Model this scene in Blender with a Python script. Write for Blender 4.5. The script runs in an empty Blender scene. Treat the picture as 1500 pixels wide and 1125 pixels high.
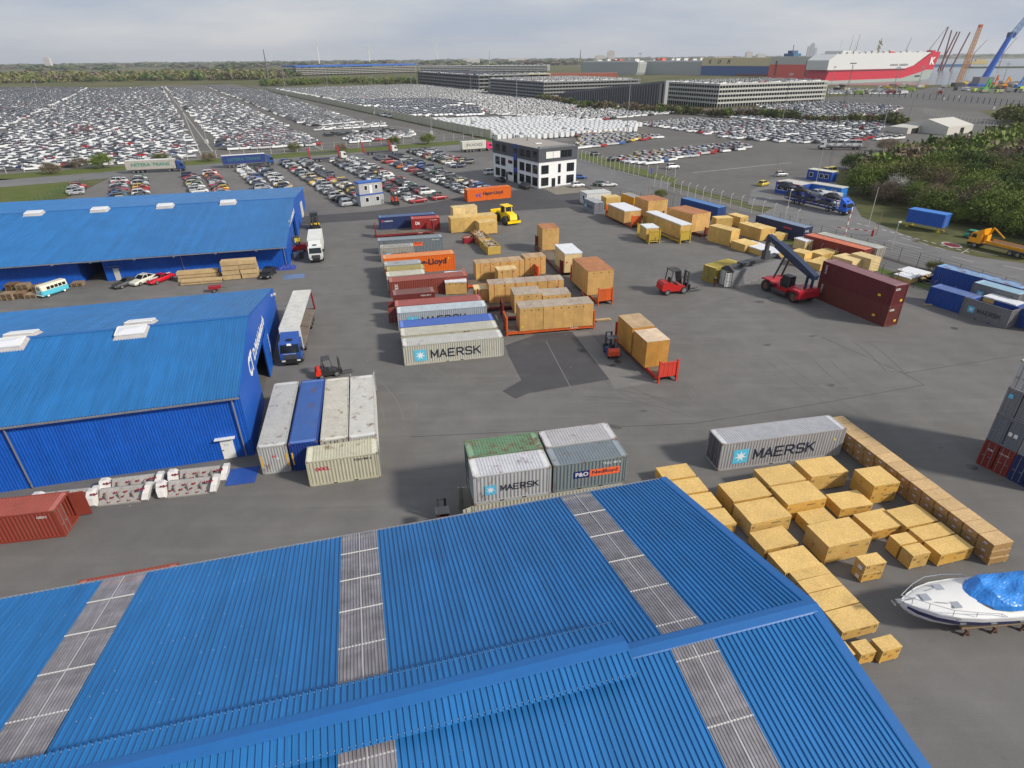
import bpy, math, random
import numpy as np
from mathutils import Matrix, Vector
R = math.radians
scn = bpy.context.scene
COL = scn.collection
# ---------------------------------------------------------------- camera
F_PX, PITCH, ROLL, CAM_H = 880.11, R(28.535), R(0.578), 32.64
cam = bpy.data.cameras.new('camera'); cam.sensor_width = 36; cam.lens = F_PX / 1500 * 36
cam.clip_start = .5; cam.clip_end = 30000
cob = bpy.data.objects.new('camera', cam); COL.objects.link(cob)
cob.matrix_world = Matrix.Translation((0, 0, CAM_H)) @ Matrix.Rotation(math.pi / 2 - PITCH, 4, 'X') @ Matrix.Rotation(-ROLL, 4, 'Z')
scn.camera = cob
# ---------------------------------------------------------------- world and sun
SUN_EL, SUN_AZ = R(34), R(-24)      # azimuth of the direction towards the sun, from +x
w = bpy.data.worlds.new('World'); scn.world = w; w.use_nodes = True
nt = w.node_tree; nt.nodes.clear()
def wn(t, **k):
    n = nt.nodes.new(t)
    for a, b in k.items(): setattr(n, a, b)
    return n
sky = wn('ShaderNodeTexSky', sky_type='NISHITA', sun_disc=False, sun_elevation=SUN_EL, sun_rotation=math.pi / 2 - SUN_AZ)
sky.air_density = 1.3; sky.dust_density = 2.5
tc = wn('ShaderNodeTexCoord'); mp = wn('ShaderNodeMapping'); mp.inputs['Scale'].default_value = (1.2, 1.2, 7)
nz = wn('ShaderNodeTexNoise'); nz.inputs['Scale'].default_value = 2.2; nz.inputs['Detail'].default_value = 7; nz.inputs['Roughness'].default_value = .55
rp = wn('ShaderNodeValToRGB'); rp.color_ramp.elements[0].position = .38; rp.color_ramp.elements[1].position = .68
rp.color_ramp.elements[0].color = (3.75, 4.35, 5.5, 1); rp.color_ramp.elements[1].color = (6.2, 6.25, 6.45, 1)
mx = wn('ShaderNodeMix', data_type='RGBA'); mx.inputs[0].default_value = .86
bg = wn('ShaderNodeBackground'); bg.inputs['Strength'].default_value = .1
wo = wn('ShaderNodeOutputWorld'); L_ = nt.links.new
L_(tc.outputs['Generated'], mp.inputs['Vector']); L_(mp.outputs[0], nz.inputs['Vector']); L_(nz.outputs[0], rp.inputs[0])
L_(sky.outputs[0], mx.inputs[6]); L_(rp.outputs[0], mx.inputs[7]); L_(mx.outputs[2], bg.inputs[0]); L_(bg.outputs[0], wo.inputs[0])
sl = bpy.data.lights.new('sun', 'SUN'); sl.energy = 3.7; sl.angle = R(6); sl.color = (1, .94, .84)
so = bpy.data.objects.new('sun', sl); COL.objects.link(so)
sdir = Vector((math.cos(SUN_EL) * math.cos(SUN_AZ), math.cos(SUN_EL) * math.sin(SUN_AZ), math.sin(SUN_EL)))
so.rotation_euler = sdir.to_track_quat('Z', 'Y').to_euler(); so.location = (60, -40, 120)
vs = scn.view_settings; vs.view_transform = 'Standard'; vs.look = 'None'; vs.gamma = 1; vs.exposure = .24; vs.use_curve_mapping = False
scn.render.engine = 'CYCLES'; scn.cycles.use_denoising = True; scn.cycles.max_bounces = 5; scn.cycles.transparent_max_bounces = 12
# ---------------------------------------------------------------- photo pixel -> place
def ray(px, py):
    u = (px - 750) / F_PX; v = (562.5 - py) / F_PX
    c, s = math.cos(ROLL), math.sin(ROLL)
    u, v = c * u + s * v, -s * u + c * v
    cp, sp = math.cos(PITCH), math.sin(PITCH)
    return (u, cp + v * sp, -sp + v * cp)
def G(px, py, z=0.):
    d = ray(px, py); t = (z - CAM_H) / d[2]
    return (d[0] * t, d[1] * t, z)
def PX(x, y, z=0.):
    z -= CAM_H; cp, sp = math.cos(PITCH), math.sin(PITCH)
    d = y * cp - z * sp; u = x / d; v = (y * sp + z * cp) / d
    c, s = math.cos(ROLL), math.sin(ROLL); u, v = c * u - s * v, s * u + c * v
    return (750 + F_PX * u, 562.5 - F_PX * v)
# ---------------------------------------------------------------- mesh and object helpers
class MB:
    def __init__(s): s.v = []; s.f = []; s.m = []
    def add(s, vs, fs, m=0, M=None):
        o = len(s.v)
        if M is not None: vs = [tuple(M @ Vector(p)) for p in vs]
        s.v += [tuple(p) for p in vs]; s.f += [tuple(i + o for i in f) for f in fs]; s.m += [m] * len(fs); return s
    def box(s, x0, x1, y0, y1, z0, z1, m=0, M=None):
        return s.add([(x0, y0, z0), (x1, y0, z0), (x1, y1, z0), (x0, y1, z0), (x0, y0, z1), (x1, y0, z1), (x1, y1, z1), (x0, y1, z1)],
                     [(0, 3, 2, 1), (4, 5, 6, 7), (0, 1, 5, 4), (1, 2, 6, 5), (2, 3, 7, 6), (3, 0, 4, 7)], m, M)
    def cbox(s, c, d, m=0, M=None):
        return s.box(c[0] - d[0] / 2, c[0] + d[0] / 2, c[1] - d[1] / 2, c[1] + d[1] / 2, c[2] - d[2] / 2, c[2] + d[2] / 2, m, M)
    def tube(s, p0, p1, r0, r1=None, n=8, m=0, caps=True):
        p0, p1 = Vector(p0), Vector(p1); r1 = r0 if r1 is None else r1
        q = (p1 - p0).to_track_quat('Z', 'Y'); a = q @ Vector((1, 0, 0)); b = q @ Vector((0, 1, 0)); vs = []
        for i in range(n):
            t = 2 * math.pi * i / n; d = a * math.cos(t) + b * math.sin(t); vs += [p0 + d * r0, p1 + d * r1]
        fs = [(2 * i, 2 * ((i + 1) % n), 2 * ((i + 1) % n) + 1, 2 * i + 1) for i in range(n)]
        if caps: fs += [tuple(2 * i for i in range(n))[::-1], tuple(2 * i + 1 for i in range(n))]
        return s.add(vs, fs, m)
    def beam(s, p0, p1, w, hgt=None, m=0):
        p0, p1 = Vector(p0), Vector(p1); d = p1 - p0; L = d.length; hgt = hgt or w
        M = Matrix.Translation(p0) @ d.to_track_quat('X', 'Z').to_matrix().to_4x4()
        return s.box(0, L, -w / 2, w / 2, -hgt / 2, hgt / 2, m, M)
    def prism(s, poly, a0, a1, axis='y', m=0, M=None):
        n = len(poly)
        def P(p, a): return {'y': (p[0], a, p[1]), 'x': (a, p[0], p[1]), 'z': (p[0], p[1], a)}[axis]
        vs = [P(p, a0) for p in poly] + [P(p, a1) for p in poly]
        fs = [tuple(range(n)), tuple(range(2 * n - 1, n - 1, -1))] + [(i, i + n, (i + 1) % n + n, (i + 1) % n) for i in range(n)]
        return s.add(vs, fs, m, M)
    def loft(s, rings, m=0, closed=True, cap=True):
        n = len(rings[0]); vs = [p for r in rings for p in r]; fs = []
        for k in range(len(rings) - 1):
            for i in range(n if closed else n - 1):
                j = (i + 1) % n; fs.append((k * n + i, k * n + j, (k + 1) * n + j, (k + 1) * n + i))
        if cap: fs += [tuple(range(n))[::-1], tuple(range((len(rings) - 1) * n, len(rings) * n))]
        return s.add(vs, fs, m)
    def corr(s, x0, x1, ya, za, yb, zb, pitch, prof, m=0, swap=False):
        """profiled sheet: ribs repeat along x, run from (ya,za) to (yb,zb); prof = [(fraction, height)]"""
        n = max(1, round((x1 - x0) / pitch)); p = (x1 - x0) / n
        d = Vector((yb - ya, zb - za)); d.normalize(); nx, nz_ = -d[1], d[0]
        if nz_ < 0 or (abs(nz_) < 1e-6 and nx > 0): nx, nz_ = -nx, -nz_
        vs = []
        for i in range(n):
            for fr, hh in prof:
                x = x0 + (i + fr) * p
                vs += [(x, ya + nx * hh, za + nz_ * hh), (x, yb + nx * hh, zb + nz_ * hh)]
        x = x1; hh = prof[0][1]; vs += [(x, ya + nx * hh, za + nz_ * hh), (x, yb + nx * hh, zb + nz_ * hh)]
        k = len(vs) // 2
        if swap: vs = [(b, a, c) for a, b, c in vs]
        return s.add(vs, [(2 * i, 2 * i + 2, 2 * i + 3, 2 * i + 1) for i in range(k - 1)], m)
    def mesh(s, name):
        me = bpy.data.meshes.new(name); me.from_pydata(s.v, [], s.f); return me
    def build(s, name, mats, parent=None, loc=None, rz=0, smooth=False):
        me = s.mesh(name); mats = mats if isinstance(mats, (list, tuple)) else [mats]
        for x in mats: me.materials.append(x)
        if len(mats) > 1: me.polygons.foreach_set('material_index', s.m)
        if smooth: me.polygons.foreach_set('use_smooth', [True] * len(me.polygons))
        return obj(name, me, parent, loc, rz)
def obj(name, me, parent=None, loc=None, rz=0, mat=None):
    o = bpy.data.objects.new(name, me); COL.objects.link(o)
    if parent is not None: o.parent = parent
    if loc is not None: o.location = loc
    if rz: o.rotation_euler = (0, 0, rz)
    if mat is not None:
        mat = mat if isinstance(mat, (list, tuple)) else [mat]
        for i, x in enumerate(mat):
            if len(me.materials) <= i: me.materials.append(None)
        for i, x in enumerate(mat):
            o.material_slots[i].link = 'OBJECT'; o.material_slots[i].material = x
    return o
def tag(o, label, cat, group=None):
    o['label'] = label; o['category'] = cat
    if group: o['group'] = group
    return o
def thing(name, label, cat, loc=(0, 0, 0), rz=0, group=None):
    o = bpy.data.objects.new(name, None); COL.objects.link(o); o.empty_display_size = .5
    o.location = loc; o.rotation_euler = (0, 0, rz); return tag(o, label, cat, group)
def struct(o, kind='structure'): o['kind'] = kind; return o
def copy_tree(o, parent=None):
    c = o.copy(); COL.objects.link(c)
    if parent is not None: c.parent = parent
    for ch in o.children: copy_tree(ch, c)
    return c
MESH = {}
def cached(key, fn):
    if key not in MESH:
        r = fn(); MESH[key] = r.mesh(key if isinstance(key, str) else str(key[0])) if isinstance(r, MB) else r
        if isinstance(r, MB) and max(r.m, default=0) > 0:
            me = MESH[key]
            for _ in range(max(r.m) + 1): me.materials.append(None)
            me.polygons.foreach_set('material_index', r.m)
    return MESH[key]
# ---------------------------------------------------------------- materials
MAT = {}
def nodemat(name):
    m = bpy.data.materials.new(name); m.use_nodes = True; t = m.node_tree; b = t.nodes['Principled BSDF']
    return m, t, b
def N(t, typ, ins=None, **k):
    n = t.nodes.new(typ)
    for a, v in k.items(): setattr(n, a, v)
    for a, v in (ins or {}).items():
        if hasattr(v, 'is_linked') or isinstance(v, bpy.types.NodeSocket): t.links.new(v, n.inputs[a])
        else: n.inputs[a].default_value = v
    return n
def coords(t, scale=(1, 1, 1), rnd=True):
    c = N(t, 'ShaderNodeTexCoord'); o = c.outputs['Object']
    if rnd:
        oi = N(t, 'ShaderNodeObjectInfo'); mu = N(t, 'ShaderNodeMath', {0: oi.outputs['Random'], 1: 91.}, operation='MULTIPLY')
        o = N(t, 'ShaderNodeVectorMath', {0: o, 1: mu.outputs[0]}, operation='ADD').outputs[0]
    if scale != (1, 1, 1):
        o = N(t, 'ShaderNodeVectorMath', {0: o, 1: scale}, operation='MULTIPLY').outputs[0]
    return o
def noise(t, vec, scale, detail=4, rough=.55):
    return N(t, 'ShaderNodeTexNoise', {'Vector': vec, 'Scale': scale, 'Detail': detail, 'Roughness': rough}).outputs[0]
def maprange(t, v, a, b, c, d):
    return N(t, 'ShaderNodeMapRange', {0: v, 1: a, 2: b, 3: c, 4: d}).outputs[0]
def mixc(t, fac, a, b, mode='MIX'):
    n = N(t, 'ShaderNodeMix', data_type='RGBA', blend_type=mode)
    for i, v in ((0, fac), (6, a), (7, b)):
        if isinstance(v, bpy.types.NodeSocket): t.links.new(v, n.inputs[i])
        else: n.inputs[i].default_value = v if i == 0 else ((*v, 1) if len(v) == 3 else v)
    return n.outputs[2]
def scalec(t, col, val):
    return N(t, 'ShaderNodeVectorMath', {0: col, 'Scale': val}, operation='SCALE').outputs[0]
def rgb(t, c): n = N(t, 'ShaderNodeRGB'); n.outputs[0].default_value = (*c, 1); return n.outputs[0]
def srgb(r, g, b):
    f = lambda c: c / 255 / 12.92 if c <= 10 else ((c / 255 + .055) / 1.055) ** 2.4
    return (f(r), f(g), f(b))
def paint(col, rust=.0, dirt=.12, rough=.5, metal=0., spec=.4, name=None, bump=0.):
    key = ('paint', tuple(round(c, 4) for c in col), rust, dirt, rough, metal)
    if key in MAT: return MAT[key]
    m, t, b = nodemat(name or 'paint'); c0 = coords(t)
    n1 = noise(t, c0, .9, 5); n2 = noise(t, N(t, 'ShaderNodeVectorMath', {0: c0, 1: (3, 3, .25)}, operation='MULTIPLY').outputs[0], 1.6, 4)
    v = N(t, 'ShaderNodeMath', {0: n1, 1: n2}, operation='ADD').outputs[0]
    c = scalec(t, rgb(t, col), maprange(t, v, .65, 1.35, 1 - dirt, 1 + dirt))
    if rust > 0:
        n3 = noise(t, N(t, 'ShaderNodeVectorMath', {0: c0, 1: (1, 1, .55)}, operation='MULTIPLY').outputs[0], .8, 10, .66); th = .645 - .17 * rust
        c = mixc(t, maprange(t, n3, th, th + .09, 0, .8), c, (.13, .062, .032))
        n4 = noise(t, c0, .5, 3); c = mixc(t, maprange(t, n4, .5, .75, 0, .35 * rust), c, (.22, .16, .11))
    t.links.new(c, b.inputs['Base Color']); b.inputs['Roughness'].default_value = rough; b.inputs['Metallic'].default_value = metal
    b.inputs['Specular IOR Level'].default_value = spec
    MAT[key] = m; return m
def plain(col, rough=.6, metal=0., name='plain', emit=None, spec=.5):
    key = ('plain', tuple(round(c, 4) for c in col), rough, metal)
    if key in MAT: return MAT[key]
    m, t, b = nodemat(name); b.inputs['Base Color'].default_value = (*col, 1); b.inputs['Roughness'].default_value = rough; b.inputs['Metallic'].default_value = metal
    b.inputs['Specular IOR Level'].default_value = spec
    MAT[key] = m; return m
def wood(col, name='plywood', var=.16, grain=1., plank=None, stain=.4):
    key = ('wood', tuple(round(c, 4) for c in col), plank, stain)
    if key in MAT: return MAT[key]
    m, t, b = nodemat(name); c0 = coords(t)
    g = noise(t, N(t, 'ShaderNodeVectorMath', {0: c0, 1: (1.6, 1.6, 14)}, operation='MULTIPLY').outputs[0], 1.3, 5, .6)
    l = noise(t, c0, .8, 4); oi = N(t, 'ShaderNodeObjectInfo')
    c = scalec(t, rgb(t, col), maprange(t, g, .3, .7, 1 - .14 * grain, 1 + .1 * grain))
    c = scalec(t, c, maprange(t, l, .3, .7, 1 - var, 1 + var * .6)); c = scalec(t, c, maprange(t, oi.outputs['Random'], 0, 1, 1 - var * .7, 1 + var * .5))
    s = noise(t, c0, 2.3, 7, .62); c = mixc(t, maprange(t, s, .6, .78, 0, stain), c, (col[0] * .33, col[1] * .28, col[2] * .26))
    t.links.new(c, b.inputs['Base Color']); b.inputs['Roughness'].default_value = .75; b.inputs['Specular IOR Level'].default_value = .25
    MAT[key] = m; return m
def osb(col, name='strand_board'):
    key = ('osb', col)
    if key in MAT: return MAT[key]
    m, t, b = nodemat(name); c0 = coords(t)
    w1 = noise(t, c0, 3, 3); wv = N(t, 'ShaderNodeVectorMath', {0: c0, 1: N(t, 'ShaderNodeVectorMath', {0: w1, 1: (.4, .3, .3)}, operation='MULTIPLY').outputs[0]}, operation='ADD').outputs[0]
    vo = N(t, 'ShaderNodeTexVoronoi', {'Vector': wv, 'Scale': 15., 'Randomness': 1.}); sep = N(t, 'ShaderNodeSeparateColor', {0: vo.outputs['Color']})
    c = scalec(t, rgb(t, col), maprange(t, sep.outputs[0], 0, 1, .84, 1.15))
    l = noise(t, c0, .7, 4); c = scalec(t, c, maprange(t, l, .3, .7, .9, 1.08))
    oi = N(t, 'ShaderNodeObjectInfo'); c = scalec(t, c, maprange(t, oi.outputs['Random'], 0, 1, .92, 1.06))
    s = noise(t, c0, 1.9, 6); c = mixc(t, maprange(t, s, .62, .8, 0, .3), c, (.2, .13, .06))
    t.links.new(c, b.inputs['Base Color']); b.inputs['Roughness'].default_value = .7; b.inputs['Specular IOR Level'].default_value = .3
    MAT[key] = m; return m
def asphalt(name, col, stains=.5, world=True, patch=.16):
    m, t, b = nodemat(name); c0 = coords(t, rnd=False)
    n1 = noise(t, c0, .035, 6, .6); n2 = noise(t, c0, .35, 6, .6); n3 = noise(t, c0, 9, 3, .7)
    c = scalec(t, rgb(t, col), maprange(t, n1, .3, .7, 1 - patch, 1 + patch)); c = scalec(t, c, maprange(t, n2, .3, .7, .9, 1.1)); c = scalec(t, c, maprange(t, n3, .25, .75, .9, 1.1))
    tr = noise(t, N(t, 'ShaderNodeVectorMath', {0: c0, 1: (.05, .8, 1)}, operation='MULTIPLY').outputs[0], 1, 4, .6)
    c = scalec(t, c, maprange(t, tr, .5, .75, 1, 1.14))
    s = noise(t, c0, .8, 7, .65); c = mixc(t, maprange(t, s, .64, .74, 0, stains), c, tuple(x * .5 for x in col))
    d = noise(t, c0, .11, 6, .7); c = mixc(t, maprange(t, d, .6, .8, 0, .3), c, (.2, .18, .155))
    t.links.new(c, b.inputs['Base Color']); b.inputs['Roughness'].default_value = .85; b.inputs['Specular IOR Level'].default_value = .3
    bp = N(t, 'ShaderNodeBump', {'Strength': .25, 'Distance': .02, 'Height': n3}); t.links.new(bp.outputs[0], b.inputs['Normal'])
    return m
def ground_mat(name, c1, c2, scale=.15):
    m, t, b = nodemat(name); c0 = coords(t, rnd=False)
    n1 = noise(t, c0, scale, 8, .65); n2 = noise(t, c0, scale * 25, 4, .7)
    c = mixc(t, maprange(t, n1, .35, .65, 0, 1), c1, c2); c = scalec(t, c, maprange(t, n2, .3, .7, .75, 1.25))
    t.links.new(c, b.inputs['Base Color']); b.inputs['Roughness'].default_value = .95; b.inputs['Specular IOR Level'].default_value = .1
    return m
def sheet_mat(name, col, axis=0, width=1.0, dirt=.1, rough=.42):
    m, t, b = nodemat(name); c0 = coords(t, rnd=False); sp = N(t, 'ShaderNodeSeparateXYZ', {0: c0})
    fl = N(t, 'ShaderNodeMath', {0: N(t, 'ShaderNodeMath', {0: sp.outputs[axis], 1: width}, operation='DIVIDE').outputs[0]}, operation='FLOOR')
    wn_ = N(t, 'ShaderNodeTexWhiteNoise', {'W': fl.outputs[0]}, noise_dimensions='1D')
    c = scalec(t, rgb(t, col), maprange(t, wn_.outputs[0], 0, 1, .94, 1.05))
    n1 = noise(t, c0, .22, 6, .6); c = scalec(t, c, maprange(t, n1, .3, .7, 1 - dirt, 1 + dirt))
    n2 = noise(t, N(t, 'ShaderNodeVectorMath', {0: c0, 1: (4, .16, 1)}, operation='MULTIPLY').outputs[0], 1, 4); c = scalec(t, c, maprange(t, n2, .3, .7, .86, 1.1))
    n3 = noise(t, c0, 2.4, 8, .7); c = mixc(t, maprange(t, n3, .7, .78, 0, .55), c, (.42, .5, .6))
    t.links.new(c, b.inputs['Base Color']); b.inputs['Roughness'].default_value = rough; b.inputs['Specular IOR Level'].default_value = .35
    return m
def leafmat(name, col):
    m, t, b = nodemat(name); c0 = coords(t); n1 = noise(t, c0, .5, 4); n2 = noise(t, c0, 3.5, 3); oi = N(t, 'ShaderNodeObjectInfo')
    c = scalec(t, rgb(t, col), maprange(t, n1, .3, .7, .65, 1.3)); c = scalec(t, c, maprange(t, n2, .3, .7, .7, 1.3)); c = scalec(t, c, maprange(t, oi.outputs['Random'], 0, 1, .8, 1.2))
    t.links.new(c, b.inputs['Base Color']); b.inputs['Roughness'].default_value = .7; b.inputs['Specular IOR Level'].default_value = .2
    return m
GLASS = plain((.012, .016, .02), .08, name='window_glass'); RUBBER = plain((.022, .022, .023), .8, name='rubber'); BLACK = plain((.015, .015, .016), .55, name='black_paint')
STEEL = paint((.3, .3, .31), .15, .2, .45, .5, name='galvanised_steel'); DARKSTEEL = paint((.06, .062, .068), .1, .2, .5, name='dark_steel'); WHITE = paint((.72, .72, .7), 0, .06, .5, name='white_paint')
RUSTY = paint((.15, .075, .045), .6, .25, .8, name='rusty_steel'); PLANK = wood((.3, .22, .14), 'rough_plank'); PALE_WOOD = wood((.5, .36, .19), 'pale_timber'); INK = plain((.012, .016, .035), .6, name='dark_print')
# ---------------------------------------------------------------- lettering
def text_mesh(s, bold=.02, stretch=1., shear=0.):
    key = ('text', s, bold, stretch, shear)
    if key in MESH: return MESH[key]
    cu = bpy.data.curves.new('lettering', 'FONT'); cu.body = s; cu.size = 1; cu.offset = bold; cu.shear = shear; cu.resolution_u = 2
    o = bpy.data.objects.new('lettering', cu); COL.objects.link(o)
    me = bpy.data.meshes.new_from_object(o.evaluated_get(bpy.context.evaluated_depsgraph_get()))
    bpy.data.objects.remove(o); bpy.data.curves.remove(cu)
    n = len(me.vertices); co = np.zeros(n * 3); me.vertices.foreach_get('co', co); co = co.reshape(-1, 3)
    lo, hi = co.min(0), co.max(0); co[:, 0] = (co[:, 0] - lo[0]) * stretch; co[:, 1] -= lo[1]
    co /= (hi[1] - lo[1]); me.vertices.foreach_set('co', co.ravel()); me.name = 'lettering'
    me['w'] = float((hi[0] - lo[0]) * stretch / (hi[1] - lo[1])); MESH[key] = me; return me
FACE = {'-y': Matrix(((1, 0, 0), (0, 0, -1), (0, 1, 0))), '+x': Matrix(((0, 0, 1), (1, 0, 0), (0, 1, 0))), '-x': Matrix(((0, 0, -1), (-1, 0, 0), (0, 1, 0))),
        '+y': Matrix(((-1, 0, 0), (0, 0, 1), (0, 1, 0))), '+z': Matrix.Identity(3)}
def letter(parent, s, pos, width, face, mat, height=None, bold=.02, name='lettering', vert=False, shear=0.):
    """words on a face: pos = lower-left corner in the parent's frame, width in metres"""
    me = text_mesh(s, bold, 1., shear); o = obj(name, me, parent, mat=mat); k = width / me['w']; hy = (height or k)
    M = FACE[face].to_4x4()
    if vert: M = M @ Matrix.Rotation(math.pi / 2, 4, 'Z')
    o.matrix_local = Matrix.Translation(pos) @ M @ Matrix.Diagonal((k, hy, 1, 1)); return o
# ---------------------------------------------------------------- the ground
O_, U_, V_ = Vector((-8, 293)), Vector((-.4848, .8746)), Vector((-.8746, -.4848))
def UV(u, v): p = O_ + U_ * u + V_ * v; return (p.x, p.y)
def toUV(x, y): d = Vector((x, y)) - O_; return d.dot(U_), d.dot(V_)
def inpoly(p, poly):
    x, y = p; c = False; j = len(poly) - 1
    for i in range(len(poly)):
        xi, yi = poly[i]; xj, yj = poly[j]
        if (yi > y) != (yj > y) and x < (xj - xi) * (y - yi) / (yj - yi) + xi: c = not c
        j = i
    return c
def sheet(name, pts, z, mat, kind='structure'):
    me = bpy.data.meshes.new(name); me.from_pydata([(p[0], p[1], z) for p in pts], [], [tuple(range(len(pts)))]); me.materials.append(mat)
    o = obj(name, me); o['kind'] = kind; return o
def gp(*pp): return [G(*p)[:2] for p in pp]
ASPH = asphalt('asphalt', (.137, .131, .125)); ASPH2 = asphalt('car_park_asphalt', (.115, .108, .1), .3); ASPH3 = asphalt('fresh_asphalt', (.066, .064, .068), .3); ROADM = asphalt('road_asphalt', (.15, .147, .147), .3)
GRASS = ground_mat('grass', (.075, .11, .026), (.12, .125, .045), .25); FIELD = ground_mat('field', (.07, .08, .03), (.13, .12, .06), .01)
PAINTLINE = plain((.42, .41, .38), .8, name='worn_road_paint'); SEAM = plain((.035, .034, .033), .9, name='tar_seam')
sheet('ground', [(-12000, -400), (12000, -400), (12000, 14000), (-12000, 14000)], -.06, FIELD)
sheet('yard', [(-230, -60), (130, -60), (110, 40), (91, 62), (78, 88), (69.5, 110), (60.5, 140), (43, 183), (23, 209), (5, 236), UV(-24, 10), UV(-24, 60), UV(-24, 120), (-128, 203), (-120, 165), (-116, 138), (-160, 134), (-230, 100)], 0, ASPH)
sheet('car_lot', [UV(4, 3), UV(4, 330), UV(860, 330), UV(860, 3)], -.02, ASPH2)
sheet('car_lot', [UV(4, -2), (22, 235), (44, 190), (62, 150), (75, 160), (105, 200), (150, 235), (235, 290), (300, 420), (255, 505), (150, 460), (104, 466), (20, 640), (-150, 820), UV(760, -2)], -.024, ASPH2)
sheet('road', [UV(-24, -30), UV(-24, 215), UV(-9, 215), UV(-9, -30)], .008, ROADM)
sheet('verge', [UV(-9, -10), UV(-9, 190), UV(4, 200), UV(4, -8)], .004, GRASS)
sheet('verge', gp((0, 262), (95, 262), (130, 275), (60, 298), (0, 330)), .004, GRASS)
sheet('lane', gp((845, 232), (905, 250), (985, 268), (960, 290), (850, 258), (790, 236)), .012, ROADM)
sheet('verge', gp((848, 231), (900, 246), (935, 255), (990, 270), (992, 262), (940, 247), (850, 223)), .016, GRASS)
sheet('lane', gp((1075, 322), (1200, 363), (1290, 392), (1400, 430), (1500, 464), (1500, 440), (1400, 410), (1290, 377), (1200, 350), (1110, 316)), .012, ROADM)
sheet('verge', gp((1060, 326), (1200, 371), (1290, 400), (1390, 436), (1500, 478), (1500, 464), (1400, 430), (1290, 392), (1200, 363), (1075, 322)), .016, GRASS)
sheet('road', gp((1110, 316), (1200, 350), (1290, 377), (1400, 410), (1500, 440), (1500, 386), (1430, 376), (1330, 352), (1215, 318), (1150, 296)), .02, ROADM)
sheet('gate_yard', gp((1095, 300), (1100, 280), (1130, 262), (1215, 258), (1243, 285), (1262, 318), (1345, 352), (1330, 354), (1215, 322), (1150, 306)), .0185, ROADM)
sheet('kerb', gp((1130, 322), (1200, 346), (1290, 374), (1400, 407), (1500, 437), (1500, 441), (1400, 411), (1290, 378), (1200, 351), (1130, 326)), .03, paint((.06, .055, .045), 0, .3, .9))
sheet('asphalt_patch', gp((740, 506), (786, 490), (838, 486), (893, 556), (826, 567), (775, 576), (755, 584), (736, 573), (764, 557), (745, 520)), .0125, ASPH3)
sheet('asphalt_patch', gp((428, 318), (550, 309), (640, 296), (700, 282), (860, 272), (905, 300), (800, 306), (640, 316), (540, 322), (428, 330)), .004, ASPH3)
sheet('dust', gp((838, 486), (862, 486), (910, 540), (960, 560), (900, 570), (893, 556)), .006, asphalt('dusty_asphalt', (.168, .161, .153), .2))
sheet('sandy_ground', gp((795, 276), (845, 271), (870, 280), (815, 285)), .009, asphalt('sandy_asphalt', (.19, .17, .14), .1))
WATER = nodemat('water'); WATER, t, b = WATER
b.inputs['Base Color'].default_value = (.12, .13, .13, 1); b.inputs['Roughness'].default_value = .2
bp = N(t, 'ShaderNodeBump', {'Strength': .5, 'Distance': .3, 'Height': noise(t, coords(t, rnd=False), .25, 4)}); t.links.new(bp.outputs[0], b.inputs['Normal'])
sheet('harbour_water', [(380, 800), (470, 770), (520, 790), (565, 800), (640, 850), (760, 930), (1700, 1500), (3500, 3500), (2600, 4200), (1300, 2600), (640, 1750), (420, 1050)], .05, WATER)
sheet('quay', [(235, 540), (300, 590), (420, 680), (520, 790), (760, 930), (900, 800), (420, 420), (300, 420)], .02, asphalt('quay_asphalt', (.1, .095, .09), .3))
def stripe(name, a, b, wid, z, mat, parent=None):
    p, q = Vector(G(*a)[:2]), Vector(G(*b)[:2]); d = (q - p).normalized(); n = Vector((-d.y, d.x)) * wid / 2
    o = sheet(name, [p - n, q - n, q + n, p + n], z, mat); return o
for a, b in (((968, 357), (1010, 385)), ((1010, 385), (1042, 402)), ((1083, 424), (1210, 498)), ((800, 500), (836, 568))): stripe('painted_line', a, b, .08, .014, plain((.18, .175, .168), .85, name='faded_line'))
for a, b in (((1195, 592), (1354, 564)), ((1354, 564), (1324, 547)), ((1324, 547), (1500, 519)), ((1020, 620), (1195, 592)), ((1195, 490), (1324, 547)), ((600, 640), (1020, 620)), ((400, 450), (450, 446)), ((470, 395), (560, 380))): stripe('tar_seam', a, b, .06, .006, SEAM)
for k in range(14):      # dashed edge of the road by the thicket
    t0, t1 = k / 14, (k + .55) / 14
    f = lambda s: (1255 + (1425 - 1255) * s, 327 + (371 - 327) * s)
    stripe('road_marking', f(t0), f(t1), .35, .026, PAINTLINE)
for a, b in (((1345, 354), (1360, 359)), ((1370, 362), (1385, 366)), ((1320, 348), (1334, 352)), ((1394, 376), (1426, 384)), ((1408, 371), (1420, 364)), ((1420, 366), (1462, 375)), ((1300, 352), (1350, 364)), ((1280, 356), (1300, 363)), ((1500, 395), (1470, 389))): stripe('road_marking', a, b, .18, .026, PAINTLINE)
c = Vector(G(1394, 359)); m_ = MB(); m_.add([(c.x + 1.5 * math.cos(a), c.y + 2.2 * math.sin(a), .03) for a in np.linspace(0, 2 * math.pi, 24, endpoint=False)], [tuple(range(24))])
struct(m_.build('road_marking', plain((.42, .4, .38), .8))); m_ = MB(); m_.add([(c.x + 1.2 * math.cos(a), c.y + 1.8 * math.sin(a), .034) for a in np.linspace(0, 2 * math.pi, 24, endpoint=False)], [tuple(range(24))]); struct(m_.build('road_marking', plain((.3, .05, .06), .8, name='red_road_paint')))
for a, b in (((262, 150), (296, 231)), ((250, 140), (312, 222)), ((420, 195), (472, 219)), ((560, 182), (640, 196)), ((1020, 190), (1150, 206)), ((1015, 253), (1160, 238))): stripe('painted_line', a, b, .35, -.008, PAINTLINE)
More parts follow.
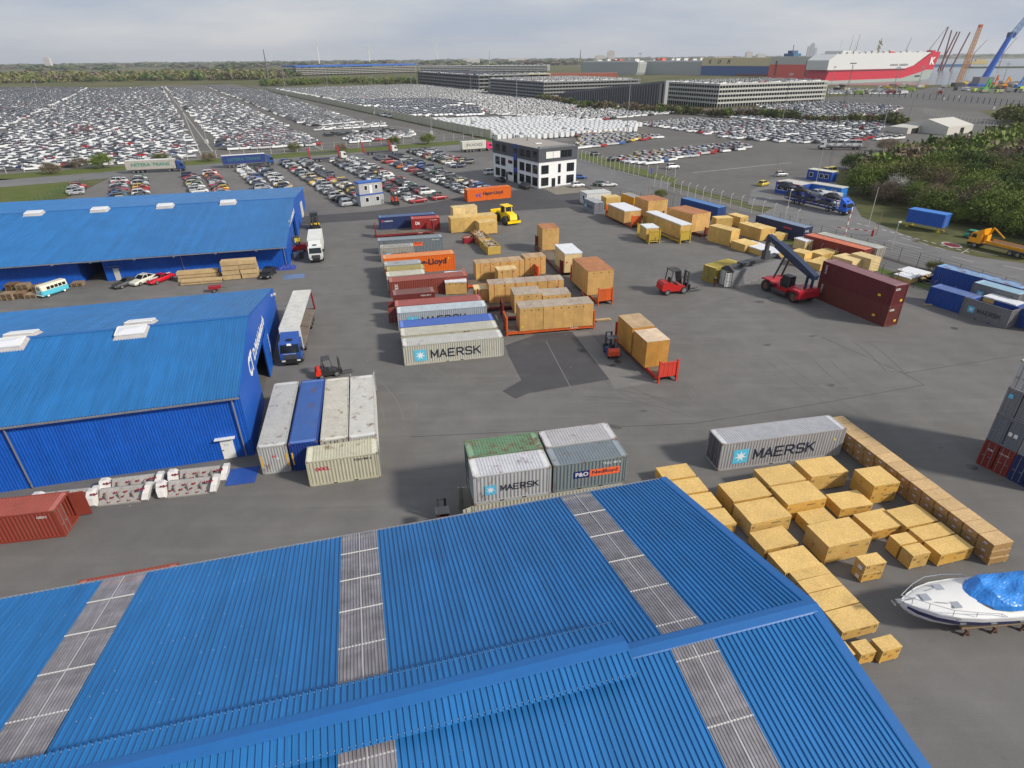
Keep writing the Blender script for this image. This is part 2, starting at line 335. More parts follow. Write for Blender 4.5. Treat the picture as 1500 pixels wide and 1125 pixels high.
TYRE = plain((.105, .1, .096), .85, name='tyre_rubber_trace'); LIGHTT = plain((.16, .153, .146), .9, name='dust_trace'); random.seed(31)
def trace(x, y, a, L, k, wid, mat, z):
    n = 14; pl = []; pr = []
    for i in range(n + 1):
        t = L * i / n; aa = a + k * t; pl.append((x - math.sin(aa) * wid / 2, y + math.cos(aa) * wid / 2, z)); pr.append((x + math.sin(aa) * wid / 2, y - math.cos(aa) * wid / 2, z)); x += math.cos(aa) * L / n; y += math.sin(aa) * L / n
    m = MB(); m.add(pl + pr, [(i, i + 1, n + 2 + i, n + 1 + i) for i in range(n)]); return struct(m.build('tyre_mark', mat))
for i in range(34):
    x, y = random.uniform(-12, 58), random.uniform(44, 118); a = random.choice([R(12), R(102), R(30), R(120), R(60)]) + random.uniform(-.4, .4); k = random.gauss(0, .02); L = random.uniform(4, 18)
    for o in (0, 1.9): trace(x - math.sin(a) * o, y + math.cos(a) * o, a, L, k / (1 + abs(k) * o), random.uniform(.05, .12), TYRE if i % 3 else LIGHTT, .0055 + .0001 * i)
random.seed(32); m = MB()
for i in range(420):
    x, y = random.uniform(-60, 75), random.uniform(38, 150); r = random.uniform(.03, .12); m.cbox((x, y, .02), (r, r * random.uniform(.4, 1.5), .03), M=None)
struct(m.build('litter', wood((.3, .27, .22), 'litter')), 'stuff')
for i in range(16):
    x, y = random.uniform(-5, 55), random.uniform(46, 100); r = random.uniform(.12, .42); ph = random.uniform(0, 6); m = MB(); m.add([(x + r * (1 + .35 * math.sin(3 * a + ph) + .2 * math.sin(5 * a)) * math.cos(a) * 1.8, y + r * (1 + .35 * math.sin(2 * a + ph)) * math.sin(a), .0105) for a in np.linspace(0, 2 * math.pi, 22, endpoint=False)], [tuple(range(22))]); struct(m.build('oil_stain', plain((.075, .071, .068), .6, name='oil_stain')))
for px in ((1398, 481), (1424, 684), (905, 530), (546, 428)): q = G(*px); m = MB(); m.tube((q[0], q[1], .0), (q[0], q[1], .012), .45, n=16); struct(m.build('manhole_cover', paint((.05, .048, .045), .3)))
# ---------------------------------------------------------------- blue sheds
BLUE_ROOF = sheet_mat('blue_roof_sheet', srgb(38, 107, 166)); BLUE_WALL = sheet_mat('blue_wall_sheet', srgb(24, 88, 182), dirt=.06, rough=.5); BLUE_TRIM = paint(tuple(.82 * c for c in srgb(34, 102, 170)), 0, .06, .45, name='blue_flashing')
RIB = [(0, 0), (.66, 0), (.72, .062), (.88, .062), (.94, 0)]
WRIB = [(0, 0), (.5, 0), (.62, .035), (.88, .035)]
mm, t, b = nodemat('corrugated_plastic'); PLASTIC = mm
c0 = coords(t); n1 = noise(t, N(t, 'ShaderNodeVectorMath', {0: c0, 1: (7, .35, 1)}, operation='MULTIPLY').outputs[0], 1.2, 6, .7); n2 = noise(t, c0, 1.1, 5)
c = scalec(t, rgb(t, (.285, .27, .29)), maprange(t, n1, .3, .7, .75, 1.2)); c = scalec(t, c, maprange(t, n2, .3, .7, .75, 1.25))
t.links.new(c, b.inputs['Base Color']); b.inputs['Roughness'].default_value = .3; b.inputs['Alpha'].default_value = .75
SKYLITE = plain((.62, .63, .66), .25, name='skylight_dome')
def skylight(p, x0, x1, y0, y1, zf, up=.35):
    """roof light on a shed: kerb, frame and dome, following the roof height zf(y)"""
    m = MB(); q = [(x0, y0), (x1, y0), (x1, y1), (x0, y1)]; ins = .28
    qi = [(x0 + ins, y0 + ins), (x1 - ins, y0 + ins), (x1 - ins, y1 - ins), (x0 + ins, y1 - ins)]
    m.add([(x, y, zf(y) - .05) for x, y in q] + [(x, y, zf(y) + up) for x, y in qi], [(0, 1, 5, 4), (1, 2, 6, 5), (2, 3, 7, 6), (3, 0, 4, 7), (4, 5, 6, 7)])
    k = m.build('skylight_kerb', paint((.42, .4, .39), 0, .2, .6), p)
    m = MB(); e = .1
    for a, b_ in ((0, 1), (1, 2), (2, 3), (3, 0)):
        m.beam((*qi[a], zf(qi[a][1]) + up + .04), (*qi[b_], zf(qi[b_][1]) + up + .04), .14, .1)
    m.build('frame', WHITE, k)
    m = MB(); xs = (qi[0][0] + .1, qi[1][0] - .1); ys = (qi[0][1] + .1, qi[2][1] - .1); xm, ym = sum(xs) / 2, sum(ys) / 2
    m.add([(xs[0], ys[0], zf(ys[0]) + up + .05), (xs[1], ys[0], zf(ys[0]) + up + .05), (xs[1], ys[1], zf(ys[1]) + up + .05), (xs[0], ys[1], zf(ys[1]) + up + .05), (xm - .5, ym, zf(ym) + up + .17), (xm + .5, ym, zf(ym) + up + .17)], [(0, 1, 5, 4), (1, 2, 5), (2, 3, 4, 5), (3, 0, 4)])
    m.build('dome', SKYLITE, k)
# foreground warehouse, frame on its ridge at the gable
W1 = thing('warehouse', 'large blue ribbed-roof warehouse with clear roof strips filling the foreground', 'warehouse', (14.41, 20.12, 0), R(14.71))
ZR, S1 = 9.56, .2134; XL = -66.; zf = lambda y: ZR - S1 * abs(y); YE = 14.34
STR = [(-7.85, -5.75), (-22.2, -20.05), (-35.5, -33.2), (-48.5, -46.3), (-61.5, -59.3)]; VX = -9.9
edges = [0 - .38] + [e for s in STR for e in (s[1], s[0])] + [XL]
for sgn in (1, -1):
    for i in range(0, len(edges), 2):
        x1, x0 = edges[i], edges[i + 1]
        m = MB(); m.corr(x0, x1, sgn * .2, zf(.2), sgn * YE, zf(YE), .26, RIB); m.build('roof_sheet', BLUE_ROOF, W1)
    for k, (x0, x1) in enumerate(STR):
        s0 = .46 if x0 > VX else 1.0; n = 5; st = (YE - s0) / n; xm = (x0 + x1) / 2
        for j in range(n):
            for xa, xb in ((x0, xm), (xm, x1)):
                m = MB(); ya, yb = s0 + j * st - .08, s0 + (j + 1) * st + .08; dz = .012 * (n - j)
                m.corr(xa, xb, sgn * ya, zf(ya) + dz, sgn * yb, zf(yb) + dz - .01, .15, [(0, 0), (.5, 0), (.62, .03), (.88, .03)]); m.build('skylight_sheet', PLASTIC, W1)
        for j in range(int((YE - s0) / 1.34) + 1):
            y = s0 + .5 + j * 1.34
            if y < YE:
                m = MB(); m.cbox((xm, sgn * y, zf(y) - (-.055 if j % 2 == 0 else .06)), (x1 - x0 + .02, .07, .025)); m.build('purlin', paint((.55, .54, .52), 0, .1, .5) if j % 2 == 0 else STEEL, W1)
        m = MB(); m.beam((xm, sgn * s0, zf(s0) + .06), (xm, sgn * YE, zf(YE) + .06), .05, .02); m.build('joint_strip', plain((.45, .44, .45), .5), W1)
m = MB()                                                     # ridge capping, right of the ventilator
m.prism([(-.42, zf(.42) + .05), (-.36, zf(.36) + .08), (0, ZR + .1), (.36, zf(.36) + .08), (.42, zf(.42) + .05), (.42, zf(.42) + .02), (0, ZR + .04), (-.42, zf(.42) + .02)], VX, -.2, 'x')
m.build('ridge_cap', BLUE_TRIM, W1)
VZ, VY, VE = ZR + .66, 1.45, ZR + .34                        # raised ridge ventilator
v_ = MB(); v_.prism([(-.95, zf(.95) - .1), (-.95, VE + .05), (0, VZ - .06), (.95, VE + .05), (.95, zf(.95) - .1)], XL, VX - .3, 'x'); vent = v_.build('ridge_ventilator', BLUE_TRIM, W1)
for sgn in (1, -1):
    m = MB(); m.corr(XL, VX, sgn * .18, VZ - .05, sgn * VY, VE, .26, RIB); m.build('hood_sheet', BLUE_ROOF, vent)
m = MB(); m.prism([(-.42, VZ - .08), (-.38, VZ - .02), (0, VZ + .07), (.38, VZ - .02), (.42, VZ - .08), (0, VZ - .0)], XL, VX + .02, 'x'); m.build('hood_cap', BLUE_TRIM, vent)
for sgn in (1, -1):                                          # verge flashing, gutters, walls
    m = MB(); y1 = sgn * (YE + .1)
    m.add([(x, y, z) for x in (-.42, .05) for y, z in ((0, ZR + .07), (y1, zf(YE + .1) + .07), (y1, zf(YE + .1) - .3), (0, ZR - .3))], [(0, 1, 5, 4), (4, 5, 6, 7), (0, 3, 2, 1), (1, 2, 6, 5)]); m.build('verge_flashing', BLUE_TRIM, W1)
    m = MB(); m.prism([(sgn * (YE + .02), zf(YE) - .02), (sgn * (YE + .16), zf(YE) - .02), (sgn * (YE + .16), zf(YE) - .16), (sgn * (YE + .02), zf(YE) - .16)], XL, 0, 'x'); m.build('gutter', STEEL, W1)
    m = MB(); m.corr(XL, -.5, sgn * (YE - .3), zf(YE) - .1, sgn * (YE - .3), 0, .25, WRIB); m.build('wall', BLUE_WALL, W1)
m = MB(); m.prism([(-YE + .3, 0), (YE - .3, 0), (YE - .3, zf(YE - .3) - .1), (0, ZR - .15), (-YE + .3, zf(YE - .3) - .1)], -.6, -.5, 'x'); m.build('gable_wall', BLUE_WALL, W1)
m = MB(); m.prism([(-YE + .3, 0), (YE - .3, 0), (YE - .3, zf(YE - .3) - .1), (0, ZR - .15), (-YE + .3, zf(YE - .3) - .1)], XL, XL + .1, 'x'); m.build('gable_wall', BLUE_WALL, W1)
m = MB(); m.box(XL + .2, -.7, -YE + .4, YE - .4, .05, .1); m.build('floor', paint((.2, .19, .18), 0, .2, .8), W1)
random.seed(3); m = MB()
for sgn in (1, -1):
    for y in np.arange(.75, YE, 1.34):
        for x in np.arange(-40, -.4, .26 * 2):
            if random.random() < .3 and not any(a - .2 < x < b_ + .2 for a, b_ in STR) and (abs(y) > VY + .1 or x > VX):
                m.cbox((x + .08, sgn * y, zf(y) + .012), (.035, .035, .02))
for y in (-VY + .12, VY - .12):
    for x in np.arange(-40, VX - .1, .26): m.cbox((x + .08, y, VE + .05), (.035, .035, .02))
struct(m.build('screw', plain((.28, .36, .5), .4, name='screw_head'), W1), 'stuff')
# second shed: sign on its gable, white door, ridge lights
def ribbed_wall(p, x0, x1, y, z0, z1): m = MB(); m.corr(x0, x1, y, z1, y, z0, .25, WRIB); return m.build('wall', BLUE_WALL, p)
W2 = thing('warehouse', 'blue shed with white gable lettering, white side door and grey downpipes', 'warehouse', (-27.5, 58.9, 0), R(14.77))
zn = lambda y: 9.12 + .202 * y if y < 0 else 9.12 - .2 * y; XL2 = -64
for x0, x1 in ((XL2, -30), (-30, -.05)):
    m = MB(); m.corr(x0, x1, -.15, 9.12 - .03, -13.1, zn(-13.1), .25, RIB); m.build('roof_sheet', BLUE_ROOF, W2)
    m = MB(); m.corr(x0, x1, .15, 9.12 - .03, 21.6, zn(21.6), .5, RIB); m.build('roof_sheet', BLUE_ROOF, W2)
m = MB(); m.prism([(-.3, 9.12 + .0), (-.25, 9.14), (0, 9.2), (.25, 9.14), (.3, 9.12), (0, 9.12)], XL2, 0, 'x'); m.build('ridge_cap', BLUE_TRIM, W2)
ribbed_wall(W2, XL2, -.15, -12.7, -.3, 6.5)
def gable_piece(p, poly, x, mat, name='gable_wall'):
    m = MB(); m.prism(poly, x - .12, x, 'x'); return m.build(name, mat, p)
GB = paint(srgb(26, 84, 172), 0, .08, .5, name='blue_gable')
gable_piece(W2, [(-12.7, 0), (-2.4, 0), (-2.4, zn(-2.4) - .05), (-12.7, zn(-12.7) - .05)], 0, GB); gable_piece(W2, [(-2.4, 4.3), (3.9, 4.3), (3.9, zn(3.9) - .05), (0, 9.05), (-2.4, zn(-2.4) - .05)], 0, GB); gable_piece(W2, [(3.9, 0), (21.3, 0), (21.3, zn(21.3) - .05), (3.9, zn(3.9) - .05)], 0, GB)
leaf = gable_piece(W2, [(3.4, .1), (8.0, .1), (8.0, 4.5), (3.4, 4.5)], .22, GB, 'sliding_door'); letter(leaf, 'Oldtimer', (.235, 7.4, .5), 3.6, '+x', WHITE, vert=True)
SIGNW = plain((.75, .75, .74), .5, name='white_lettering')
letter(W2, 'CT', (.02, -6.3, 4.7), 2.9, '+x', SIGNW, 2.1, .05); letter(W2, 'D.Middelstorb', (.02, -2.6, 5.0), 10.6, '+x', SIGNW, 1.25, .04)
m = MB(); m.box(XL2, -.3, -12.6, 21, .02, .04); m.build('floor', paint((.12, .11, .1), 0, .2, .8), W2)
gable_piece(W2, [(-12.7, 0), (21.3, 0), (21.3, zn(21.3) - .05), (0, 9.05), (-12.7, zn(-12.7) - .05)], -22, DARKSTEEL, 'partition'); ribbed_wall(W2, XL2, -.15, 21.2, 0, 4.8)
m = MB(); m.prism([(-13.1, zn(-13.1) - .02), (-13.24, zn(-13.1) - .02), (-13.24, zn(-13.1) - .15), (-13.1, zn(-13.1) - .15)], XL2, 0, 'x'); m.build('gutter', STEEL, W2)
for x in (-.7, -18.2, -36):
    m = MB(); m.tube((x, -12.95, 6.35), (x, -12.86, .1), .07, n=8); m.tube((x, -13.15, 6.4), (x, -12.95, 6.2), .07, n=8); m.build('downpipe', STEEL, W2)
m = MB(); m.box(-2.65, -1.55, -12.78, -12.7, .05, 2.05); d = m.build('door', WHITE, W2); m = MB(); m.cbox((-2.5, -12.82, 1.05), (.12, .08, .05)); m.build('handle', DARKSTEEL, d); m = MB(); m.box(-2.32, -1.9, -12.8, -12.78, 1.45, 1.75); m.build('notice', plain((.6, .6, .58)), d)
m = MB(); m.box(-3.0, -1.25, -13.15, -12.7, 2.3, 2.36); m.build('door_canopy', WHITE, W2)
for x0, x1 in ((-12.4, -9.3), (-23.0, -19.9), (-34, -31)):
    skylight(W2, x0, x1, -2.2, -.15, zn); skylight(W2, x0 + .3, x1 + .2, .3, 2.2, zn)
m = MB(); m.box(.02, .32, 20.2, 20.5, 4.2, 4.45); m.box(.02, .2, 17.8, 18.1, 4.9, 5.1); m.build('lamp', plain((.6, .6, .58)), W2)
# third shed: long low roof, open bay
W3 = thing('warehouse', 'long low blue shed with four roof lights and an open bay', 'warehouse', (-45.44, 130.47, 0), R(13.58))
zt = lambda y: 7.0 - .0976 * abs(y); XL3 = -110
for x0, x1 in ((XL3, -60), (-60, -30), (-30, -.05)):
    m = MB(); m.corr(x0, x1, -.15, 6.97, -28.7, zt(28.7), .3, RIB); m.build('roof_sheet', BLUE_ROOF, W3)
m = MB(); m.corr(XL3, -.05, .15, 6.97, 28.7, zt(28.7), .6, RIB); m.build('roof_sheet', BLUE_ROOF, W3)
m = MB(); m.prism([(-.3, 7.0), (0, 7.09), (.3, 7.0), (0, 6.97)], XL3, 0, 'x'); m.build('ridge_cap', BLUE_TRIM, W3)
for x0, x1 in ((XL3, -33.4), (-29.6, -.5)): ribbed_wall(W3, x0, x1, -26.4, 0, 4.3)
m = MB(); m.box(-33.4, -29.6, -26.5, -26.35, 3.3, 4.3); m.build('lintel', BLUE_TRIM, W3)
for x0, x1 in ((-33.4, -33.3), (-29.7, -29.6)): m = MB(); m.box(x0, x1, -26.4, -18, 0, 3.9); m.build('bay_wall', BLUE_WALL, W3)
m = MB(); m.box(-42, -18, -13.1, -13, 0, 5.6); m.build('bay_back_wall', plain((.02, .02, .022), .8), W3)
gable_piece(W3, [(-26.4, 0), (-9.5, 0), (-9.5, zt(9.5) - .05), (-26.4, zt(26.4) - .05)], -.35, GB); gable_piece(W3, [(-9.5, 4), (-6, 4), (-6, zt(6) - .05), (-9.5, zt(9.5) - .05)], -.35, GB); gable_piece(W3, [(-6, 0), (26.4, 0), (26.4, zt(26.4) - .05), (0, 6.93), (-6, zt(6) - .05)], -.35, GB)
gable_piece(W3, [(-6, .1), (-1, .1), (-1, 4.1), (-6, 4.1)], -.1, GB, 'sliding_door'); letter(W3, 'D.Middelstorb', (-.3, -16, 4.6), 13, '+x', SIGNW, 1.2, .04)
m = MB(); m.box(-.33, -.1, 12, 15, .2, 3.4); m.build('door', plain((.6, .57, .45), .6), W3)
m = MB(); m.prism([(-28.7, zt(28.7) - .02), (-28.84, zt(28.7) - .02), (-28.84, zt(28.7) - .14), (-28.7, zt(28.7) - .14)], XL3, 0, 'x'); m.build('gutter', STEEL, W3)
for x in (-.8, -17.5, -50): m = MB(); m.tube((x, -26.6, 4.1), (x, -26.55, .1), .06, n=6); m.build('downpipe', STEEL, W3)
for x0 in (-49.6, -38.2, -26.4, -14.6): skylight(W3, x0, x0 + 3.2, -2.6, -.2, zt, .4)
for x in (-44, -36, -30.5, -24, -18, -11.5, -5): m = MB(); m.cbox((x, -28.5, 3.95), (.35, .3, .2)); m.build('lamp', plain((.6, .6, .58)), W3)
m = MB(); m.box(-28.35, -27.5, -26.52, -26.44, .05, 2.1); m.build('door', paint((.5, .49, .45), 0, .1, .6), W3); m = MB(); m.box(-28.9, -27.2, -26.9, -26.4, 2.5, 2.56); m.build('door_canopy', STEEL, W3)
# ---------------------------------------------------------------- shipping containers
CW = 2.44
def m_frame(L, H):
    m = MB(); x, y = L / 2, CW / 2
    for sx in (-1, 1):
        for sy in (-1, 1): m.cbox((sx * (x - .08), sy * (y - .08), H / 2), (.16, .16, H - .2))
        m.cbox((sx * (x - .05), 0, .1), (.1, CW - .34, .16)); m.cbox((sx * (x - .05), 0, H - .07), (.1, CW - .34, .12))
    for sy in (-1, 1): m.cbox((0, sy * (y - .05), .09), (L - .34, .1, .17)); m.cbox((0, sy * (y - .05), H - .05), (L - .34, .1, .09))
    m.cbox((0, 0, .15), (L - .3, CW - .2, .06))
    for sx in (-1, 1):
        for sy in (-1, 1):
            for z in (.06, H - .06): m.cbox((sx * (x - .089), sy * (y - .081), z), (.19, .18, .125), 1)
    for a in ((-1.05, -.7), (.7, 1.05)): m.box(*a, -y - .002, y + .002, .03, .13, 2)
    return m
CP = [(0, 0), (.25, 0), (.5, .036), (.75, .036)]
def m_side(L, H): m = MB(); m.corr(-L / 2 + .16, L / 2 - .16, -CW / 2 + .05, H - .09, -CW / 2 + .05, .17, .28, CP); return m
def m_end(H): m = MB(); m.corr(-CW / 2 + .16, CW / 2 - .16, .05, H - .12, .05, .17, .24, CP, swap=True); return m
def m_roof(L, H):
    m = MB(); m.corr(-L / 2 + .5, L / 2 - .5, -CW / 2 + .1, H - .035, CW / 2 - .1, H - .035, .24, [(0, 0), (.45, 0), (.55, .022), (.9, .022)])
    return m
def m_roofend(L, H):
    m = MB(); m.box(L / 2 - .5, L / 2 - .1, -CW / 2 + .1, CW / 2 - .1, H - .05, H - .02); return m
def m_door(H):
    m = MB(); m.box(-.03, .03, -1.06, 0, .18, H - .13)
    for z in np.linspace(.35, H - .35, 5): m.box(.03, .05, -1.0, -.06, z - .12, z + .12)
    return m
def m_bar(H):
    m = MB(); m.tube((.085, 0, .12), (.085, 0, H - .08), .025, n=6); m.cbox((.085, .12, 1.1), (.04, .3, .05)); return m
CONT = {}
def container(label, x, y, th, col0, L=12.19, H=2.59, V=False, z0=0, rust=.3, dirt=.1, roof=None, doors='+x', open_=(0, 0), group=None, opentop=False, roofrust=None, doorcol=None):
    """x, y, th: lower front-left corner and heading of the front edge; V: the short side is in front"""
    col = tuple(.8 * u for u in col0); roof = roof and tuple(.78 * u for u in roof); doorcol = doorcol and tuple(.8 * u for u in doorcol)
    a = Vector((math.cos(R(th)), math.sin(R(th)))); b = Vector((-a.y, a.x)); l, wd = (CW, L) if V else (L, CW)
    c = Vector((x, y)) + a * l / 2 + b * wd / 2; rz = R(th - 90) if V else R(th)
    p = thing('shipping_container', label, 'container', (c.x, c.y, z0), rz, group)
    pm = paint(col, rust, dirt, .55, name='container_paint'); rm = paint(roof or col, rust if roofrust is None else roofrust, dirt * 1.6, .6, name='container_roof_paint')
    k = (L, H)
    obj('frame', cached(('frame', *k), lambda: m_frame(L, H)), p, mat=[pm, paint(tuple(.35 * u + .65 * v for u, v in zip(col, (.16, .08, .045))), rust, .2, .7), BLACK])
    obj('side_wall', cached(('side_wall', *k), lambda: m_side(L, H)), p, mat=pm); obj('side_wall', cached(('side_wall', *k), None), p, rz=math.pi, mat=pm)
    if not opentop:
        r = obj('roof', cached(('roof', *k), lambda: m_roof(L, H)), p, mat=rm)
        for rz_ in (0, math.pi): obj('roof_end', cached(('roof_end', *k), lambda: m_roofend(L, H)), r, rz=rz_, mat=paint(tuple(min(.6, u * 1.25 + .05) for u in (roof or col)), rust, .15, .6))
    s = -1 if doors == '+x' else 1
    obj('end_wall', cached(('end_wall', H), lambda: m_end(H)), p, (s * L / 2, 0, 0), rz=0 if s < 0 else math.pi, mat=pm)
    dm = paint(doorcol or tuple(u * .92 for u in col), rust, dirt, .55)
    for sy, an in zip((1, -1), open_):
        d = obj('door', cached(('door', H), lambda: m_door(H)), p, mat=dm)
        M = Matrix.Translation((-s * (L / 2 - .07), sy * 1.1, 0)) @ Matrix.Rotation(0 if s < 0 else math.pi, 4, 'Z')
        if (sy > 0) == (s > 0): M = M @ Matrix.Diagonal((1, -1, 1, 1))
        d.matrix_local = M @ Matrix.Rotation(R(an), 4, 'Z')
        for yy in (-.3, -.8): obj('locking_bar', cached(('locking_bar', H), lambda: m_bar(H)), d, (0, yy, 0), mat=STEEL)
    p['L'] = L; p['H'] = H
    for kx in ('L', 'H'): del p[kx]
    CONT[label] = (p, L, H); return p
STARBLUE = plain(srgb(90, 185, 215), .5, name='light_blue_print')
STROKES = {'M': '0,0 0,1 .5,.22 1,1 1,0', 'A': '0,0 .5,1 1,0;.2,.33 .8,.33', 'E': '.9,0 0,0 0,1 .9,1;0,.5 .8,.5', 'R': '0,0 0,1 .75,1 .95,.86 .95,.64 .75,.48 0,.48;.5,.48 1,0', 'S': '.96,.86 .8,1 .2,1 .04,.86 .04,.66 .2,.53 .8,.48 .96,.35 .96,.14 .8,0 .2,0 .04,.13', 'K': '0,0 0,1;0,.42 .9,1;.34,.62 .96,0'}
def block_word(word, th=.19, gap=.34):
    m = MB(); x0 = 0.; k = 0
    for ch in word:
        for line in STROKES[ch].split(';'):
            pts = [Vector([float(c) for c in tok.split(',')]) for tok in line.split()]
            for a, b in zip(pts, pts[1:]):
                d = (b - a).normalized(); n = Vector((-d.y, d.x)) * th / 2; e = d * th * .42; z = .0004 * (k % 9); k += 1
                m.add([(x0 + p.x, min(1.09, max(-.09, p.y)), z) for p in (a - e - n, b + e - n, b + e + n, a - e + n)], [(0, 1, 2, 3)])
        x0 += 1 + gap
    me = m.mesh('lettering'); me['w'] = x0 - gap; return me
def maersk(p, L, H, side='-y', lx=None, big=None, flip=1, ink=INK):
    s = -1 if side == '-y' else 1; y = s * (CW / 2 + .004); q = 1 if s < 0 else -1
    if L > 7: sq, x0, tx, tw, th_ = 1.45, -L / 2 + 1.25, -L / 2 + 3.3, 6.0, .95
    else: sq, x0, tx, tw, th_ = .88, -L / 2 + .85, -L / 2 + 2.1, 2.95, .5
    z0 = H * .5 - sq / 2 - .1; m = MB(); cx, cz = x0 + sq / 2, z0 + sq / 2
    m.box(q * x0 if q > 0 else -x0 - sq, (q * x0 if q > 0 else -x0 - sq) + sq, y - .003, y + .003, z0, z0 + sq); lg = m.build('logo_square', STARBLUE, p)
    m = MB(); pts = []
    for i in range(14):
        a = math.pi / 2 + i * math.pi / 7; r = sq * (.42 if i % 2 == 0 else .15); pts.append((q * cx + r * math.cos(a), cz + r * math.sin(a)))
    m.prism(pts, y + s * .004, y + s * .008); m.build('logo_star', plain((.78, .78, .76), .5), lg)
    me = cached(('block', 'MAERSK'), lambda: block_word('MAERSK')); o = obj('lettering', me, p, mat=ink); o.matrix_local = Matrix.Translation((q * tx, y, H * .5 - th_ / 2 - .05)) @ FACE[side].to_4x4() @ Matrix.Diagonal((tw / me['w'], th_, 1, 1))
GREY = srgb(172, 170, 166); BLUEC = srgb(42, 84, 160); NAVY = srgb(42, 58, 105); BROWN = srgb(140, 68, 58); RED = srgb(160, 48, 48); ORANGE = srgb(235, 110, 28); CREAM = srgb(196, 192, 172); LGREY = srgb(188, 190, 192)
WPRINT = plain((.7, .7, .68), .6, name='white_print')
def marks(p, L, H, side='-y', mat=WPRINT, s='TCKU 481 6'):
    letter(p, s, ((L / 2 - 2.1) if side == '-y' else -(L / 2 - 2.1), -(CW / 2 + .004) if side == '-y' else CW / 2 + .004, H - .5), 1.5, side, mat)
# rows beside the lane, far to near
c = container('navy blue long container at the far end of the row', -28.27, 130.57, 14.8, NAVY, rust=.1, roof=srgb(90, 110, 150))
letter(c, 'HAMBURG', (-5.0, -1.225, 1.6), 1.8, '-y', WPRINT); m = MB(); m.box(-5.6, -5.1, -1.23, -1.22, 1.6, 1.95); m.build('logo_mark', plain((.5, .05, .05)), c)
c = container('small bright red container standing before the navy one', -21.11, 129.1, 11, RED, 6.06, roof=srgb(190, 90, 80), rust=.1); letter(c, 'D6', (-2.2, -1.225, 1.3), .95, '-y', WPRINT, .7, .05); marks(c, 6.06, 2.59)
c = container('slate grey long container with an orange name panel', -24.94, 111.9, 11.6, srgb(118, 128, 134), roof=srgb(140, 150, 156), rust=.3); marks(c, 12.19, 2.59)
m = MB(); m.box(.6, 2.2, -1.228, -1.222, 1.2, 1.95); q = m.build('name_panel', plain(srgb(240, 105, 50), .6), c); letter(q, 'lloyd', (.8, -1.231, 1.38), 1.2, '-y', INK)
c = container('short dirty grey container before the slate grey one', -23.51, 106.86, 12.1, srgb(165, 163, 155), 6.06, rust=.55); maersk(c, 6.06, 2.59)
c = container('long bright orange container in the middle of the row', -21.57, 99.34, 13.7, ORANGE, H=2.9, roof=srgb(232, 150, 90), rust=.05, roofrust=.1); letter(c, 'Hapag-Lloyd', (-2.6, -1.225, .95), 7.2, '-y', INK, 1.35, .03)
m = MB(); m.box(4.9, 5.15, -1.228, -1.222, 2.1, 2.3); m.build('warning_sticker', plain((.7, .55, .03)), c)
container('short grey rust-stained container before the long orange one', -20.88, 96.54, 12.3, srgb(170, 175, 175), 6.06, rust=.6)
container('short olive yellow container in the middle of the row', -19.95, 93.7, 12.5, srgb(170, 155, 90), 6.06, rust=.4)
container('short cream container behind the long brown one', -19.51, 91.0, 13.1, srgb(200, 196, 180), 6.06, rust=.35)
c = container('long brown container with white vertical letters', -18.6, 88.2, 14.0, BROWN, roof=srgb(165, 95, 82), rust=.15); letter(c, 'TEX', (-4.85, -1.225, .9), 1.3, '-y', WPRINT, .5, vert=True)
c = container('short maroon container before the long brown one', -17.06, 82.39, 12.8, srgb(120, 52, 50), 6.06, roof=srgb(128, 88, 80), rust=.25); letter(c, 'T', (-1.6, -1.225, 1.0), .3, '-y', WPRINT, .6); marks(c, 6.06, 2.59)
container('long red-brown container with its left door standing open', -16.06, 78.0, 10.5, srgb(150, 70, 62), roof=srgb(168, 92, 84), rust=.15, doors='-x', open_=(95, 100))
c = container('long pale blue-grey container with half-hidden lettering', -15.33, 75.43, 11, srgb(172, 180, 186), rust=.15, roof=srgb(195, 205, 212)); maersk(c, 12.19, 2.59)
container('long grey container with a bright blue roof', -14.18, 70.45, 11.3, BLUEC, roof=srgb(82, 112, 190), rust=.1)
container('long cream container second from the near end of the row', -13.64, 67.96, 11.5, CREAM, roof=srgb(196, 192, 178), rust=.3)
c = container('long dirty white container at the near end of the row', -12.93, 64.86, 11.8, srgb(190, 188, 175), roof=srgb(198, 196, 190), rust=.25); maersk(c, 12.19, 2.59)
c = container('orange long container standing alone before the office', -10.94, 158.48, 23.5, ORANGE, H=2.9, rust=.03, roof=srgb(236, 128, 60)); letter(c, 'Hapag-Lloyd', (-1.8, -1.225, 1.0), 5.6, '-y', INK, 1.2, .03)
BLP = plain((.03, .06, .4), .6, name='blue_print')
for k in (0, 1):
    m = MB(); x = -3.9 + k * .75; m.prism([(x, 1.4), (x + .75, 2.05), (x + .55, 1.4), (x + .75, .75)], -1.23, -1.224); m.build('logo_mark', BLP, c)
# beside the second shed
c = container('long light grey container beside the blue shed wall', -22.32, 43.45, 12.0, srgb(182, 182, 180), H=2.9, V=True, rust=.35, doors='-x')
for s in (-1, 1):
    m = MB(); m.box(6.1, 6.104, s * 1.06 - .06, s * 1.06 + .06, .7, 2.0); m.build('yellow_marker', plain((.75, .42, .02)), c)
m = MB(); m.box(6.07, 6.076, -.15, .1, 1.7, 1.9); m.build('red_sticker', plain((.5, .02, .05)), c); m = MB(); m.box(6.07, 6.076, .15, .38, 1.45, 1.65); m.build('white_sticker', WHITE, c)
c = container('long blue container with scraped roof paint beside the grey one', -19.74, 43.95, 11.7, srgb(28, 62, 140), H=2.9, V=True, rust=.15, roof=srgb(60, 98, 165), roofrust=.35, doors='-x')
m = MB(); m.box(6.1, 6.104, -1.12, -1.0, .7, 2.0); m.build('yellow_marker', plain((.75, .42, .02)), c)
container('long cream container with rusty roof corners', -17.24, 44.89, 12.7, srgb(196, 192, 180), V=True, rust=.45)
